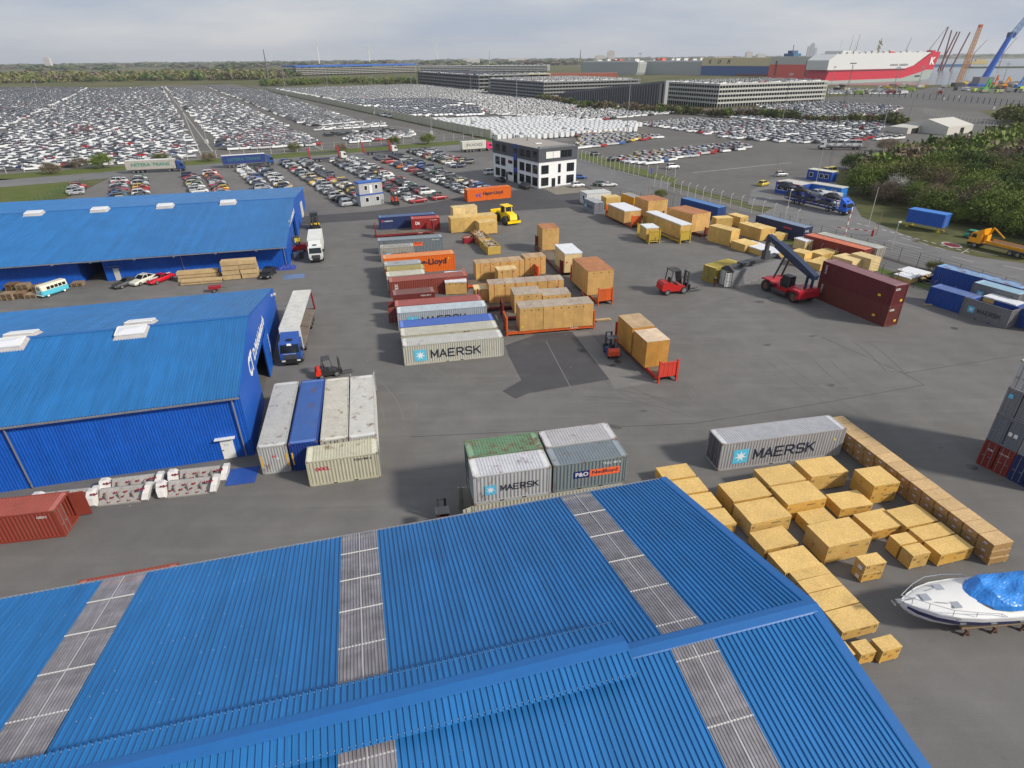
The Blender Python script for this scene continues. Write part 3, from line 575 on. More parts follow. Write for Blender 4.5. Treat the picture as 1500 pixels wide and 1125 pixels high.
container('pale grey long container with its far doors open', -14.75, 45.35, 12.5, srgb(200, 198, 192), V=True, rust=.4, doors='-x', open_=(100, 100))
c = container('short cream container standing across the row of four', -17.6, 41.66, 12.8, srgb(196, 192, 168), 6.06, rust=.3); letter(c, 'OOCL', (-2.35, -1.225, 1.55), 1.2, '-y', plain((.5, .02, .06)), .36, .05); marks(c, 6.06, 2.59, mat=INK)
# stack behind the foreground roof
container('cream long container at the bottom of the stack, its end doors open', -2.97, 35.95, 12.1, CREAM, z0=0, rust=.3, doors='-x', open_=(105, 110), H=2.591)
container('cream container under the green one at the stack bottom', -3.46, 38.46, 12.3, srgb(190, 186, 168), z0=0, rust=.3, doors='-x', open_=(0, 100), H=2.591)
c = container('short grey container with blue star logo atop the cream stack', -2.97, 35.95, 12.1, srgb(190, 190, 188), 6.06, z0=2.6, rust=.35, roof=srgb(205, 205, 210), roofrust=.4); maersk(c, 6.06, 2.59)
c = container('short blue-grey container with rusty right end atop the stack', 3.13, 37.27, 12.1, srgb(128, 138, 138), 6.06, z0=2.6, rust=.35, roof=srgb(125, 135, 142)); marks(c, 6.06, 2.59)
m = MB(); m.box(-1.35, -.1, -1.228, -1.222, 1.1, 1.75); q = m.build('name_panel', plain(srgb(22, 30, 100), .6), c); letter(q, 'P&O', (-1.25, -1.231, 1.23), 1.05, '-y', WPRINT, .4, .03)
m = MB(); m.box(-.1, 2.4, -1.228, -1.222, 1.1, 1.75); q = m.build('name_panel', plain(srgb(240, 105, 55), .6), c); letter(q, 'Nedlloyd', (.1, -1.231, 1.22), 2.1, '-y', INK, .42, .03)
container('short green rust-spotted container atop the stack', -3.46, 38.46, 12.4, srgb(105, 140, 108), 6.06, z0=2.6, rust=.9, doors='-x')
container('short pale grey container at the back of the stack', 2.68, 39.77, 12.6, srgb(182, 180, 182), 6.06, z0=2.6, rust=.4)
c = container('rust red container with open doors before the white steel pieces', -47.0, 33.69, 9.8, srgb(150, 66, 52), roof=srgb(165, 84, 70), rust=.3, open_=(95, 0)); letter(c, 'GESU', (4.7, -1.225, 2.0), .7, '-y', WPRINT)
q = G(262, 823.5, 2.59); RHID = (q[0] - math.cos(R(14.7)) * 6.06 + math.sin(R(14.7)) * 2.44, q[1] - math.sin(R(14.7)) * 6.06 - math.cos(R(14.7)) * 2.44)
container('rust red container mostly hidden behind the foreground eave', *RHID, 14.7, srgb(150, 66, 52), 6.06, roof=srgb(158, 84, 74), rust=.3)
# by the strand board crates
c = container('clean long grey container next to the strand board crates', 18.28, 43.3, 11.0, srgb(170, 168, 168), H=2.9, rust=.05, roof=srgb(182, 182, 186), doors='-x', doorcol=srgb(100, 100, 104)); maersk(c, 12.19, 2.9)
m = MB(); m.box(5.0, 5.2, -1.228, -1.222, 1.75, 1.95); m.build('warning_sticker', plain((.7, .55, .03)), c)
# right hand side
for z, lab, cl in ((0, 'lower burgundy container of the double stack', srgb(112, 52, 46)), (2.9, 'upper burgundy container of the double stack', srgb(106, 38, 42))):
    c = container(lab, 50.53, 75.13, 20.5, cl, H=2.9, V=True, z0=z, rust=.05, roof=srgb(130, 92, 98), doors='-x')
    for s_, px_ in (('FLORENS', -5.6),): letter(c, s_, (px_ + .5, -1.225, 1.2), 1.3, '-y', WPRINT, .3, vert=True)
    letter(c, 'UCN', (6.1, -1.0, 2.2), .8, '+x', WPRINT, .32, .04)
    m = MB(); m.box(3.9, 4.35, -1.228, -1.222, .9, 1.2); m.build('warning_sticker', plain((.75, .5, .03)), c); m = MB(); m.box(6.08, 6.09, .35, .75, .55, .85); m.build('warning_sticker', plain((.75, .5, .03)), c)
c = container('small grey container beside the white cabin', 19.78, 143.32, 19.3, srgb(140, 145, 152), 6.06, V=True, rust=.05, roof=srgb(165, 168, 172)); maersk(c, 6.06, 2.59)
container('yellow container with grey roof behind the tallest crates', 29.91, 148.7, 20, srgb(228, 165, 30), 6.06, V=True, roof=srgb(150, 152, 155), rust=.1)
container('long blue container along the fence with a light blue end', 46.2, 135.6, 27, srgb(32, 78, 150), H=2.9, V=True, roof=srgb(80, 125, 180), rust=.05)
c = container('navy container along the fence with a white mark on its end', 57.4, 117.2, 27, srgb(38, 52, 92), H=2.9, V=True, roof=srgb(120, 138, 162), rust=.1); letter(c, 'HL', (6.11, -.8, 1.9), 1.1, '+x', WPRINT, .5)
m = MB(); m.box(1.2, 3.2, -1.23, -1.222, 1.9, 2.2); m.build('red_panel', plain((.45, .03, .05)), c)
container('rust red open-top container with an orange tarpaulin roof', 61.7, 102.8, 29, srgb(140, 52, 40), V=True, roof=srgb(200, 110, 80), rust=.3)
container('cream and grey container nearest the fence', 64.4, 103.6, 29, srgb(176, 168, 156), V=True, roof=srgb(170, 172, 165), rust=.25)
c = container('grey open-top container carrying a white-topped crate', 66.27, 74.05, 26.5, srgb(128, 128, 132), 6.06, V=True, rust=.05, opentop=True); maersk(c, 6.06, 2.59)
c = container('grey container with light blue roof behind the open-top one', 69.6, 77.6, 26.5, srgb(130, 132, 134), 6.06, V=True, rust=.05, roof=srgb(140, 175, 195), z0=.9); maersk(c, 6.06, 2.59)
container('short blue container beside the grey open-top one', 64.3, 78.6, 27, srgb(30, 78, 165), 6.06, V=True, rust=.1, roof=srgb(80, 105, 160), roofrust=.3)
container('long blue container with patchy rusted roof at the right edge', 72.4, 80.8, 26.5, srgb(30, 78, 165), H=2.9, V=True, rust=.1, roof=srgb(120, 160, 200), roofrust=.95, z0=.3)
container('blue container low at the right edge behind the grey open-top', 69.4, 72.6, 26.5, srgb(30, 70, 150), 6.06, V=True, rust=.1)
# held by the reach stacker
c = container('grey long container held by the reach stacker, its left door open', 35.0, 91.2, 33, srgb(140, 140, 142), rust=.1, doors='-x', open_=(0, 58), doorcol=srgb(215, 215, 210)); RS_C = c
container('yellow container standing behind the lifted grey one', 32.9, 93.4, 34, srgb(180, 160, 70), 6.06, rust=.2, doors='-x')
# tall stack at the right edge: door ends face the yard
SR, TH_S = Vector((41.9, 44.2)), -64.5
a_ = Vector((math.cos(R(TH_S)), math.sin(R(TH_S)))); b_ = Vector((-a_.y, a_.x))
stackcol = [[srgb(138, 50, 44), srgb(116, 124, 132), srgb(128, 132, 138), srgb(205, 205, 204)], [srgb(36, 52, 105), srgb(150, 152, 155), srgb(150, 130, 60), srgb(190, 190, 190)]]
sl_ = [['dark red container at the bottom of the right edge stack', 'blue-grey container second from the bottom of the edge stack', 'grey container third from the bottom, small blue logo', 'white container on top of the right edge stack'], ['navy container at the bottom of the stack, cut by the frame', 'pale grey container above the navy one at the frame edge', 'ochre container third up at the frame edge', 'grey container topmost at the frame edge']]
for k in (0, 1):
    for j in range(4):
        q = SR + a_ * k * 2.5; col_ = stackcol[k][j]
        c = container(sl_[k][j], q.x, q.y, TH_S, col_, 6.06, 2.59, V=True, z0=j * 2.6, rust=.15, roof=col_)
        if j == 0 and k == 0: letter(c, 'CAI', (3.1, -.75, 1.75), .4, '+x', WPRINT); letter(c, 'CAIU 224 6', (3.1, .15, 1.9), .8, '+x', WPRINT)
        if j == 1 and k == 0:
            for yy in (.3, .72): m = MB(); m.box(3.06, 3.1, yy - .14, yy + .14, 1.2, 1.55); m.build('white_placard', WHITE, c)
        if j == 2 and k == 0: m = MB(); m.box(3.06, 3.1, -.95, -.6, 1.8, 2.15); m.build('logo_square', STARBLUE, c)
# ---------------------------------------------------------------- flat racks
def flat_rack(label, x, y, th, col, L=12.19, H=2.7, V=False, ends=(1, 1), deck=None, logo=None):
    a = Vector((math.cos(R(th)), math.sin(R(th)))); b = Vector((-a.y, a.x)); l, wd = (CW, L) if V else (L, CW)
    c = Vector((x, y)) + a * l / 2 + b * wd / 2
    p = thing('flat_rack', label, 'flat rack', (c.x, c.y, 0), R(th - 90) if V else R(th)); pm = paint(col, .35, .18, .6, name='rack_paint')
    m = MB()
    for s in (-1, 1):
        m.cbox((0, s * (CW / 2 - .06), .32), (L, .12, .1)); m.cbox((0, s * (CW / 2 - .06), .56), (L, .12, .1)); m.cbox((0, s * (CW / 2 - .07), .44), (L, .04, .16))
        for xx in np.arange(-L / 2 + 1, L / 2, 1.2): m.cbox((xx, s * (CW / 2 - .05), .44), (.06, .1, .14))
        for sx in (-1, 1): m.cbox((sx * (L / 2 - .1), s * (CW / 2 - .1), .31), (.2, .2, .6))
        for xx in (-L / 4, L / 4): m.cbox((xx, s * (CW / 2 - .3), .14), (1.0, .2, .27))
    for xx in np.arange(-L / 2 + .3, L / 2, .8): m.cbox((xx, 0, .45), (.08, CW - .3, .2))
    m.build('base_frame', pm, p)
    n = max(4, int(L / .6)); dw = (L - .5) / n; dm = wood((.16, .13, .1), 'deck_planks')
    for i in range(n):
        xx = -L / 2 + .25 + dw * (i + .5); o = obj('deck_plank', cached(('deck_plank', round(dw, 3)), lambda: MB().cbox((0, 0, .605), (dw - .02, CW - .26, .05))), p, (xx, 0, 0), mat=dm)
    for s, e in zip((-1, 1), ends):
        if not e: continue
        m = MB(); hh = H if e == 1 else e
        for sy in (-1, 1): m.cbox((s * (L / 2 - .11), sy * (CW / 2 - .11), (hh + .63) / 2), (.2, .2, hh - .63)); m.cbox((s * (L / 2 - .11), sy * (CW / 2 - .1), hh - .05), (.22, .21, .14))
        m.cbox((s * (L / 2 - .11), 0, hh - .25), (.14, CW - .42, .16)); m.box(s * (L / 2 - .13) - .03, s * (L / 2 - .13) + .03, -CW / 2 + .21, CW / 2 - .21, .7, hh - .33)
        for yy in (-.55, 0, .55): m.cbox((s * (L / 2 - .095), yy, hh / 2 + .2), (.03, .1, hh - 1.2))
        m.build('end_wall', pm, p)
    if logo: letter(p, logo, (L / 2 - 3.4, -CW / 2 - .003, .4), 1.0, '-y', WPRINT, .17)
    return p
ORR = tuple(.8 * c for c in srgb(220, 98, 36)); DRED = srgb(112, 42, 42); YEL = srgb(180, 152, 55)
flat_rack('dark red empty flat rack lying between navy and slate containers', -27.85, 123.7, 14.6, srgb(128, 42, 44), H=2.6, logo='CSAV')
flat_rack('orange flat rack carrying two grey-topped crates, beside dark asphalt', -.67, 73.17, 10.6, ORR, logo='HLXU')
flat_rack('dark red flat rack second from the dark asphalt patch', -1.2, 78.5, 10.0, DRED)
flat_rack('dark red flat rack under the long strapped crate', -4.6, 82.0, 10.5, srgb(120, 50, 46))
flat_rack('orange flat rack under the farther long crate row', -7.2, 92.0, 14.2, srgb(215, 90, 45))
flat_rack('brown flat rack carrying the tall crate and a white-topped one', 8.25, 98.3, 12.5, srgb(118, 52, 50), V=True, L=16.5)
flat_rack('orange flat rack under the widest plywood crate', 12.85, 84.06, 14.5, ORR, V=True)
flat_rack('red flat rack with two crates beside the blue forklift', 16.51, 59.76, 14.9, srgb(200, 58, 44), V=True)
flat_rack('orange flat rack under the white-topped crate by the grey container', 26.0, 129.7, 19, ORR, V=True)
flat_rack('yellow long flat rack under the long white-topped crate', 33.3, 116.9, 21, YEL, V=True, L=13.8)
flat_rack('short yellow flat rack with a small white-topped crate', 27.2, 117.2, 12.5, YEL, V=True, L=6.06)
flat_rack('brown flat rack under the brown-topped crate', 39.3, 121.2, 28, srgb(110, 48, 44), V=True, H=2.2)
flat_rack('dark red flat rack under the far brown-topped crate', 32.2, 135.4, 20, srgb(90, 40, 50), V=True, H=2.2, L=9)
# ---------------------------------------------------------------- crates
PLY = wood(srgb(198, 158, 98), 'plywood'); PLYTOP = wood(srgb(176, 150, 118), 'weathered_plywood', stain=.6); PLYGREY = wood(srgb(168, 154, 138), 'grey_weathered_plywood', stain=.65); PLYBROWN = wood(srgb(172, 118, 82), 'brown_plywood', stain=.6); PLYPALE = wood(srgb(208, 184, 134), 'pale_plywood')
YPLY = wood(srgb(204, 168, 98), 'yellow_plywood', stain=.2); YTOP = wood(srgb(212, 182, 120), 'yellow_plywood_lid', stain=.2); OSBM = osb(tuple(.86 * c for c in srgb(214, 168, 82))); OSBT = osb(tuple(.92 * c for c in srgb(218, 182, 114)))
FOIL = paint((.66, .67, .69), 0, .1, .45, name='white_foil'); HOLE = plain((.012, .01, .008), .9, name='dark_hole')
STRAP = plain((.5, .13, .04), .6, name='orange_strap')
random.seed(11)
def crate(label, x, y, th, L, W, H, z0=0, side=PLY, top=None, white=False, split=1.25, holes=True, text=None, skid=True, group=None, straps=0, lidsplit=True, yellow=False, name='wooden_crate'):
    """x, y, th: lower front-left corner and heading of the front edge"""
    a = Vector((math.cos(R(th)), math.sin(R(th)))); b = Vector((-a.y, a.x)); c = Vector((x, y)) + a * L / 2 + b * W / 2
    p = thing(name, label, 'crate', (c.x, c.y, z0), R(th), group); zb = .1 if skid else 0.; l, w_ = L / 2, W / 2; T = .03; top = top or side
    if skid:
        for k in range(3 if L > 2 else 2):
            n = 3 if L > 2 else 2; xx = -l + .15 + (L - .3) * k / (n - 1); m = MB(); m.cbox((xx, 0, .05), (.12, W - .02, .1)); m.build('skid', PALE_WOOD, p)
    def panels(n, length): return [(-length / 2 + length * i / n, -length / 2 + length * (i + 1) / n) for i in range(n)]
    nl, nw = max(1, round(L / split)), max(1, round(W / split)); g = .006
    zt_ = H - T
    for u0, u1 in panels(nl, L):
        for s in (-1, 1):
            e = random.uniform(0, .006); m = MB(); m.box(u0 + g, u1 - g, min(s * (w_ - T), s * (w_ + e)), max(s * (w_ - T), s * (w_ + e)), zb, zt_); m.build('side_panel', side, p)
    for v0, v1 in panels(nw, W):
        for s in (-1, 1):
            e = random.uniform(0, .006); m = MB(); m.box(min(s * (l - T), s * (l + e)), max(s * (l - T), s * (l + e)), v0 + g + (T if v0 == -w_ else 0), v1 - g - (T if v1 == w_ else 0), zb, zt_); m.build('end_panel', side, p)
    if white:
        m = MB(); n = 10; e = .06; pts = []
        for i in range(n + 1):
            for j in range(n + 1): pts.append((-l - e + (L + 2 * e) * i / n, -w_ - e + (W + 2 * e) * j / n, H + .01 + random.uniform(0, .035)))
        fs = [(i * (n + 1) + j, (i + 1) * (n + 1) + j, (i + 1) * (n + 1) + j + 1, i * (n + 1) + j + 1) for i in range(n) for j in range(n)]
        k0 = len(pts); rim = [i * (n + 1) for i in range(n + 1)] + [n * (n + 1) + j for j in range(1, n + 1)] + [i * (n + 1) + n for i in range(n - 1, -1, -1)] + [j for j in range(n - 1, 0, -1)]
        for q in rim: pts.append((pts[q][0], pts[q][1], H - .1 - random.uniform(0, .12)))
        nr = len(rim); fs += [(rim[i], k0 + i, k0 + (i + 1) % nr, rim[(i + 1) % nr]) for i in range(nr)]
        m.add(pts, fs); m.build('foil_cover', FOIL, p)
    else:
        n = nl if lidsplit else 1
        for u0, u1 in panels(n, L):
            m = MB(); m.box(u0 - (.012 if u0 == -l else -.004), u1 + (.012 if abs(u1 - l) < 1e-6 else -.004), -w_ - .012, w_ + .012, zt_, H + random.uniform(-.004, .004)); m.build('lid_panel', top, p)
    if holes:
        for u in np.linspace(-l + L * .2, l - L * .2, max(2, min(5, nl))): m = MB(); m.box(u - .08, u + .08, -w_ - .012, -w_ - .0, H - .42, H - .28); m.build('lifting_slot', HOLE, p)
    for k in range(straps):
        u = -l + L * (k + .5) / straps; m = MB(); m.box(u - .03, u + .03, -w_ - .035, w_ + .035, H + .004, H + .012); m.box(u - .03, u + .03, -w_ - .04, -w_ - .03, -.3, H + .004); m.build('strap', STRAP, p)
    if yellow: m = MB(); m.box(-l + .25, -l + .45, -w_ - .012, -w_, .5, .72); m.build('yellow_sticker', plain((.75, .6, .02)), p)
    if text: letter(p, text, (0, -w_ - .012, H * .74), min(.8, L * .28), '-y', plain((.15, .115, .07), .7, name='crate_print'), min(.13, L * .045), .03)
    return p
RK = .65
crate('crate with white foil top standing before the long brown container', -10.21, 89.42, 6, 3.29, 5.2, 2.1, white=True)
crate('grey-topped crate at the left on the front orange rack', 1.12, 73.47, 10.2, 3.13, 2.7, 3.2, RK, top=PLYGREY, yellow=True, skid=False); crate('longest grey-topped crate on the front orange rack', 4.25, 74.05, 10.2, 6.85, 2.65, 3.2, RK, top=PLYGREY, skid=False)
crate('squarish grey-topped crate on the second rack', .46, 79.9, 9.5, 3.95, 3.3, 2.7, RK, top=PLYGREY, skid=False); crate('lower grey-topped crate at the right of the second rack', 4.5, 80.7, 9, 4.1, 2.9, 2.3, RK, top=PLYGREY, skid=False)
crate('long strapped crate with grey lid on the third rack', -3.23, 84.0, 10.1, 11.3, 2.4, 2.85, RK, top=PLYGREY, straps=7, skid=False)
crate('low pale box at the left end of the third rack', -5.4, 84.6, 10.1, 2.0, 2.2, 1.9, RK, top=PLYPALE, skid=False, holes=False)
crate('long row of strapped pale crates on the farther orange rack', -5.68, 94.64, 14.4, 8.2, 2.3, 2.7, RK, top=PLYTOP, straps=5, skid=False, yellow=True); crate('taller crate at the right end of the farther orange rack', 2.35, 96.7, 14.4, 3.6, 2.4, 3.0, RK, top=PLYTOP, straps=2, skid=False)
crate('small strapped crate in front on the farther orange rack', -2.05, 92.1, 14.6, 3.22, 2.2, 2.35, RK, top=PLYPALE, straps=2, skid=False)
crate('tall upright crate at the far end of the brown rack', 5.94, 111.42, 12.3, 3.23, 3.95, 4.03, RK, top=PLYBROWN, skid=False); c = crate('crate with white foil top and a red dot on the brown rack', 9.0, 97.9, 13, 3.0, 5.6, 3.3, RK, side=PLYPALE, white=True, skid=False, holes=False)
m = MB(); m.tube((-1.1, -2.815, 1.75), (-1.1, -2.83, 1.75), .14, n=12); m.build('red_dot', plain((.6, .02, .02)), c)
crate('largest plywood crate on the orange rack right of the row', 11.57, 86.85, 14.1, 4.15, 7.1, 3.74, RK, top=PLYBROWN, skid=False)
crate('front crate with pale worn top on the red rack', 15.5, 62.49, 14.5, 2.87, 3.5, 3.27, RK, side=wood(srgb(190, 138, 66), 'orange_plywood'), top=wood(srgb(206, 184, 158), 'pale_worn_plywood', stain=.6), skid=False, holes=False); crate('rear crate on the red rack', 14.5, 66.3, 14.3, 2.88, 4.2, 3.4, RK, side=wood(srgb(190, 138, 66), 'orange_plywood'), top=PLYTOP, skid=False, holes=False)
crate('long yellow crate beside the compactor', -12.5, 127.0, 17, 5.9, 2.6, 3.1, side=YPLY, top=YTOP, holes=False, text='PARTS', split=3); crate('yellow crate behind the long yellow one', -6.9, 129.6, 18, 4.2, 3, 2.9, side=YPLY, top=YTOP, holes=False, split=3); crate('lower yellow crate at the right of the yellow pile', -6.47, 125.5, 19, 3.93, 2.9, 2.5, side=YPLY, top=YTOP, holes=False, text='PARTS', split=3)
crate('pale crate topmost on the yellow pile', -12.2, 130.2, 20, 5.4, 2.2, 4.6, side=PLYPALE, top=PLYPALE, holes=False, split=3, text='PARTS')
# right cluster
crate('yellow crate behind the orange rack end', 23.18, 148.49, 16, 3.81, 3.0, 2.7, side=YPLY, top=YTOP, split=3, holes=False)
crate('crate with white foil top on the orange rack by the grey container', 24.71, 131.68, 18.8, 4.0, 7.7, 2.65, RK, white=True, skid=False, holes=False); crate('big brown-topped crate behind the white-topped ones', 30.91, 137.13, 20.6, 5.1, 5.6, 3.5, RK, top=PLYBROWN, skid=False); crate('biggest brown-topped crate beside the blue fence container', 37.0, 123.3, 28, 5.0, 7.5, 3.6, RK, top=PLYBROWN, skid=False)
crate('long crate with white foil top on the yellow rack', 33.5, 118.4, 20.6, 2.4, 12.6, 2.8, RK, side=YPLY, white=True, skid=False, holes=False, split=3); crate('small crate with white foil top on the short yellow rack', 26.7, 118.0, 11, 2.6, 3.2, 2.35, RK, side=YPLY, white=True, skid=False, holes=False, split=3)
for lab, a in (('tall yellow crate nearest the reach stacker boom', (42.29, 114.61, 33, 2.5, 5.5, 3.1)), ('yellow crate behind the tall one, facing the yard', (43.81, 128.57, 9, 3.75, 2.2, 2.2)), ('yellow crate beside the blue container end', (49.16, 129.4, 27, 2.34, 3.7, 2.2)), ('long yellow crate second in the fence-side group', (49.43, 118.24, 25, 2.2, 6.1, 2.46)), ('flat yellow crate behind the long second one', (51.4, 119.4, 25, 1.9, 5.0, 2.2)), ('low yellow crate beneath the boom tip', (43.78, 110.63, 26.4, 3.35, 3.5, 1.5)), ('low yellow crate before the navy container', (52.34, 117.51, 29, 3.39, 2.1, 1.33)), ('yellow crate beside the double burgundy stack', (52.69, 99.12, 37, 4.4, 2.5, 1.25)), ('yellow crate under the topmost small one', (50.8, 101.62, 36, 2.5, 2.6, 1.1)), ('pale crate behind the burgundy stack', (57.5, 98.3, 27.6, 3.34, 3.8, 2.0)), ('pale crate nearest the rusty container end', (60.38, 98.04, 24.6, 2.5, 3.9, 2.4)), ('flat yellow crate by the rust red container', (55.3, 104.5, 28, 4.6, 2.6, 1.3))):
    pale = 'pale' in lab; crate(lab, *a, side=PLYPALE if pale else YPLY, top=PLYPALE if pale else YTOP, holes=False, split=3, lidsplit=False)
crate('small yellow crate stacked on another beside the boom', 50.85, 101.65, 36.5, 2.5, 2.6, 1.25, 1.1, side=YPLY, top=YTOP, holes=False, split=3)
crate('long low crate with white foil top behind the boom', 47.03, 105.95, 25.2, 3.4, 8.2, 1.2, side=YPLY, white=True, holes=False, split=3); crate('upright crate with white foil top before the rust red container', 55.05, 110.87, 22.7, 2.1, 2.7, 2.0, side=PLYPALE, white=True, holes=False, split=3)
crate('white-topped crate riding in the grey open-top container', 68.0, 75.9, 26.5, 2.1, 4.0, .75, 1.95, side=YPLY, white=True, holes=False, split=3, skid=False)
m_ = MB(); q = G(1423, 476); struct
crate('low crate with white foil top beside the black parts', 63.9, 92.2, 29, 2.6, 2.6, 1.0, side=YPLY, white=True, holes=False, split=3); crate('flat white-topped crate behind the black parts', 66.2, 93.6, 29, 3.2, 3.6, 1.0, side=YPLY, white=True, holes=False, split=3)
# strand board crates
OSBS = [OSBM] + [osb(tuple(k * c for c in srgb(*q))) for k, q in ((.78, (210, 162, 80)), (.86, (208, 170, 98)))]
SIE = dict(side=OSBM, top=OSBT, holes=False, split=9, name='wooden_crate')
REDP = plain((.4, .05, .03), .7, name='red_stencil')
def scrate(label, *a, text='SIEMENS', z0=0, **k):
    a = (a[0] + .03, a[1] + .03, a[2] + random.uniform(-.7, .7), a[3] - .1, a[4] - .1, a[5])
    SIE['side'] = random.choice(OSBS); p = crate(label, *a, z0, text=text, **SIE, **k); L, W, H = a[3:6]
    for (u, f) in ((-L / 2 + .12, '-y'), (L / 2 - .35, '-y')): letter(p, 'II', (u, -W / 2 - .012, H * .62), .22, f, plain((.2, .12, .05), .7, name='brown_stencil'), .22)
    letter(p, '<<', (-.15, -W / 2 - .012, H * .38), .26, '-y', REDP, .2, shear=.3)
    if W > 1.5: letter(p, '<<', (-L / 2 - .012, .3, H * .4), .26, '-x', REDP, .2, shear=.3)
    return p
far = [(12.83, 40.74, 12.0, 2.99, 1.9, 1.05), (13.35, 38.75, 12.6, 2.95, 1.9, 1.05), (13.85, 36.75, 12.8, 2.95, 1.9, 1.05), (14.35, 34.7, 13, 2.95, 1.95, 1.05)]
for o_, a in zip(('farthest', 'second farthest', 'third', 'nearest visible'), far): scrate(f'strand board crate along the blue gable, {o_} of the four', *a, text=None)
for lab, a in (('tall strand board crate beside the four gable ones', (17.51, 37.39, 13.8, 3.6, 2.4, 1.45)), ('tall strand board crate in front of its twin', (18.0, 34.78, 13.5, 3.6, 2.44, 1.47)), ('tall strand board crate left in the back pair', (20.98, 39.12, 12.8, 3.5, 2.3, 1.68)), ('tall strand board crate in the middle of the block', (21.5, 36.67, 12.5, 3.58, 2.38, 1.68)), ('strand board crate closest to the long grey container', (24.95, 40.25, 11.9, 3.6, 2.4, 1.62)), ('low strand board crate left of the two-high pair', (25.92, 36.9, 11, 3.0, 1.95, 1.0)), ('strand board crate before the low one', (27.07, 34.3, 15, 2.9, 2.1, 1.0)), ('largest strand board crate at the front of the block', (22.47, 31.97, 14.3, 3.77, 2.42, 1.75)), ('low strand board crate half hidden behind the largest', (22.7, 34.8, 13, 2.5, 1.9, 1.0)), ('low strand board crate before the tall twins', (18.25, 32.5, 15, 2.94, 1.98, 1.0)), ('low strand board crate nearer the blue gable edge', (18.85, 30.3, 15.5, 3.05, 2.05, 1.0)), ('flat strand board crate at the front left of the wall', (30.5, 31.67, 14.0, 3.0, 1.5, 1.15)), ('flat strand board crate second from the wall front', (30.12, 33.2, 14.0, 3.0, 1.35, 1.15)), ('flat strand board crate behind it, widest of three', (29.75, 34.6, 14.0, 3.0, 2.1, 1.15)), ('upright strand board crate at the front of the split pair', (28.28, 31.39, 13.2, 1.59, 1.1, 1.36)), ('upright strand board crate at the back of the split pair', (28.0, 32.53, 13.2, 1.59, 1.1, 1.36)), ('small strand board crate rightmost of the three below the gable', (22.06, 23.84, 15.3, 1.5, 1.0, 1.15)), ('small strand board crate middle of the three below the gable', (20.75, 23.75, 13, 1.15, 1.0, 1.0)), ('small strand board crate nearest the gable edge', (19.6, 23.7, 13, 1.0, 1.0, .9))):
    scrate(lab, *a, text='SIEMENS' if a[3] > 2 else None, lidsplit=False)
for z, lab in ((0, 'lower strand board crate of the two-high pair'), (1.02, 'upper strand board crate of the two-high pair')): scrate(lab, 29.09 if z else 29.15, 38.4 if z else 38.5, 11.5, 2.5, 2.4, 1.02, z0=z)
for z, lab in ((0, 'small strand board crate with white label, lower of two'), (.82, 'small strand board crate with white label, upper of two')):
    p = scrate(lab, 24.24, 30.22, 13.1, 1.75, 1.05, .82, z0=z); m = MB(); m.box(-.888, -.88, -.3, .05, .25, .55); m.build('paper_label', WHITE, p)
for k, (o_, W) in enumerate(zip(('nearest', 'second', 'third', 'farthest'), (1.7, 1.55, 1.15, 1.05))):
    y0 = sum((1.7, 1.55, 1.15, 1.05)[:k]); a = R(14.5); scrate(f'strand board crate hugging the blue ridge end, {o_} of four', 20.45 - math.sin(a) * y0, 25.4 + math.cos(a) * y0, 14.5, 2.85, W, .95, text='SIEMENS' if k == 0 else None, lidsplit=False)
# the long wall of crates, three high
ORD = ['first', 'second', 'third', 'fourth', 'fifth', 'sixth', 'seventh', 'eighth', 'ninth', 'tenth', 'eleventh', 'twelfth', 'thirteenth', 'fourteenth']
OSBG = osb(tuple(.7 * c for c in srgb(190, 150, 96))); OSBW = osb(tuple(.8 * c for c in srgb(212, 178, 130)))
a = Vector((math.cos(R(102.6)), math.sin(R(102.6)))); ps = Vector((34.05, 31.75))
for k in range(14):
    for j, tier in enumerate(('bottom', 'middle', 'top')):
        q = ps + a * (k * 1.262) + Vector((random.uniform(-.02, .02), 0)) + Vector((.1 * (2 - j), .02))
        p = crate(f'{tier} crate of the {ORD[k]} column from the boat end of the crate wall', q.x, q.y, 12.6 + random.uniform(-.5, .5), 1.68, 1.19, .64, j * .665, side=OSBG, top=OSBW, holes=False, split=9, lidsplit=False, group='crates of the long three-high wall')
        m = MB(); m.box(-.852, -.844, -.15, .12, .28, .42); m.build('paper_label', plain((.5, .48, .62), .6, name='lilac_label'), p)
# ---------------------------------------------------------------- vehicles (x forward, z up)
RIM = paint((.32, .32, .33), 0, .15, .4, .6, name='wheel_rim')
def m_wheel(r, wd):
    m = MB(); n = 14; pr = [(r * .62, -wd / 2), (r * .93, -wd / 2), (r, -wd * .35), (r, wd * .35), (r * .93, wd / 2), (r * .62, wd / 2)]
    m.loft([[(rr * math.cos(2 * math.pi * i / n), yy, rr * math.sin(2 * math.pi * i / n)) for i in range(n)] for rr, yy in pr], cap=False); return m
def m_rim(r, wd):
    m = MB(); m.tube((0, -wd * .42, 0), (0, wd * .42, 0), r * .64, n=14); m.tube((0, -wd * .5, 0), (0, wd * .5, 0), r * .22, n=8); return m
def wheel(p, x, y, r=.32, wd=.22, rim=RIM):
    o = obj('wheel', cached(('wheel', r, wd), lambda: m_wheel(r, wd)), p, (x, y, r), mat=RUBBER); obj('rim', cached(('rim', r, wd), lambda: m_rim(r, wd)), o, mat=rim); return o
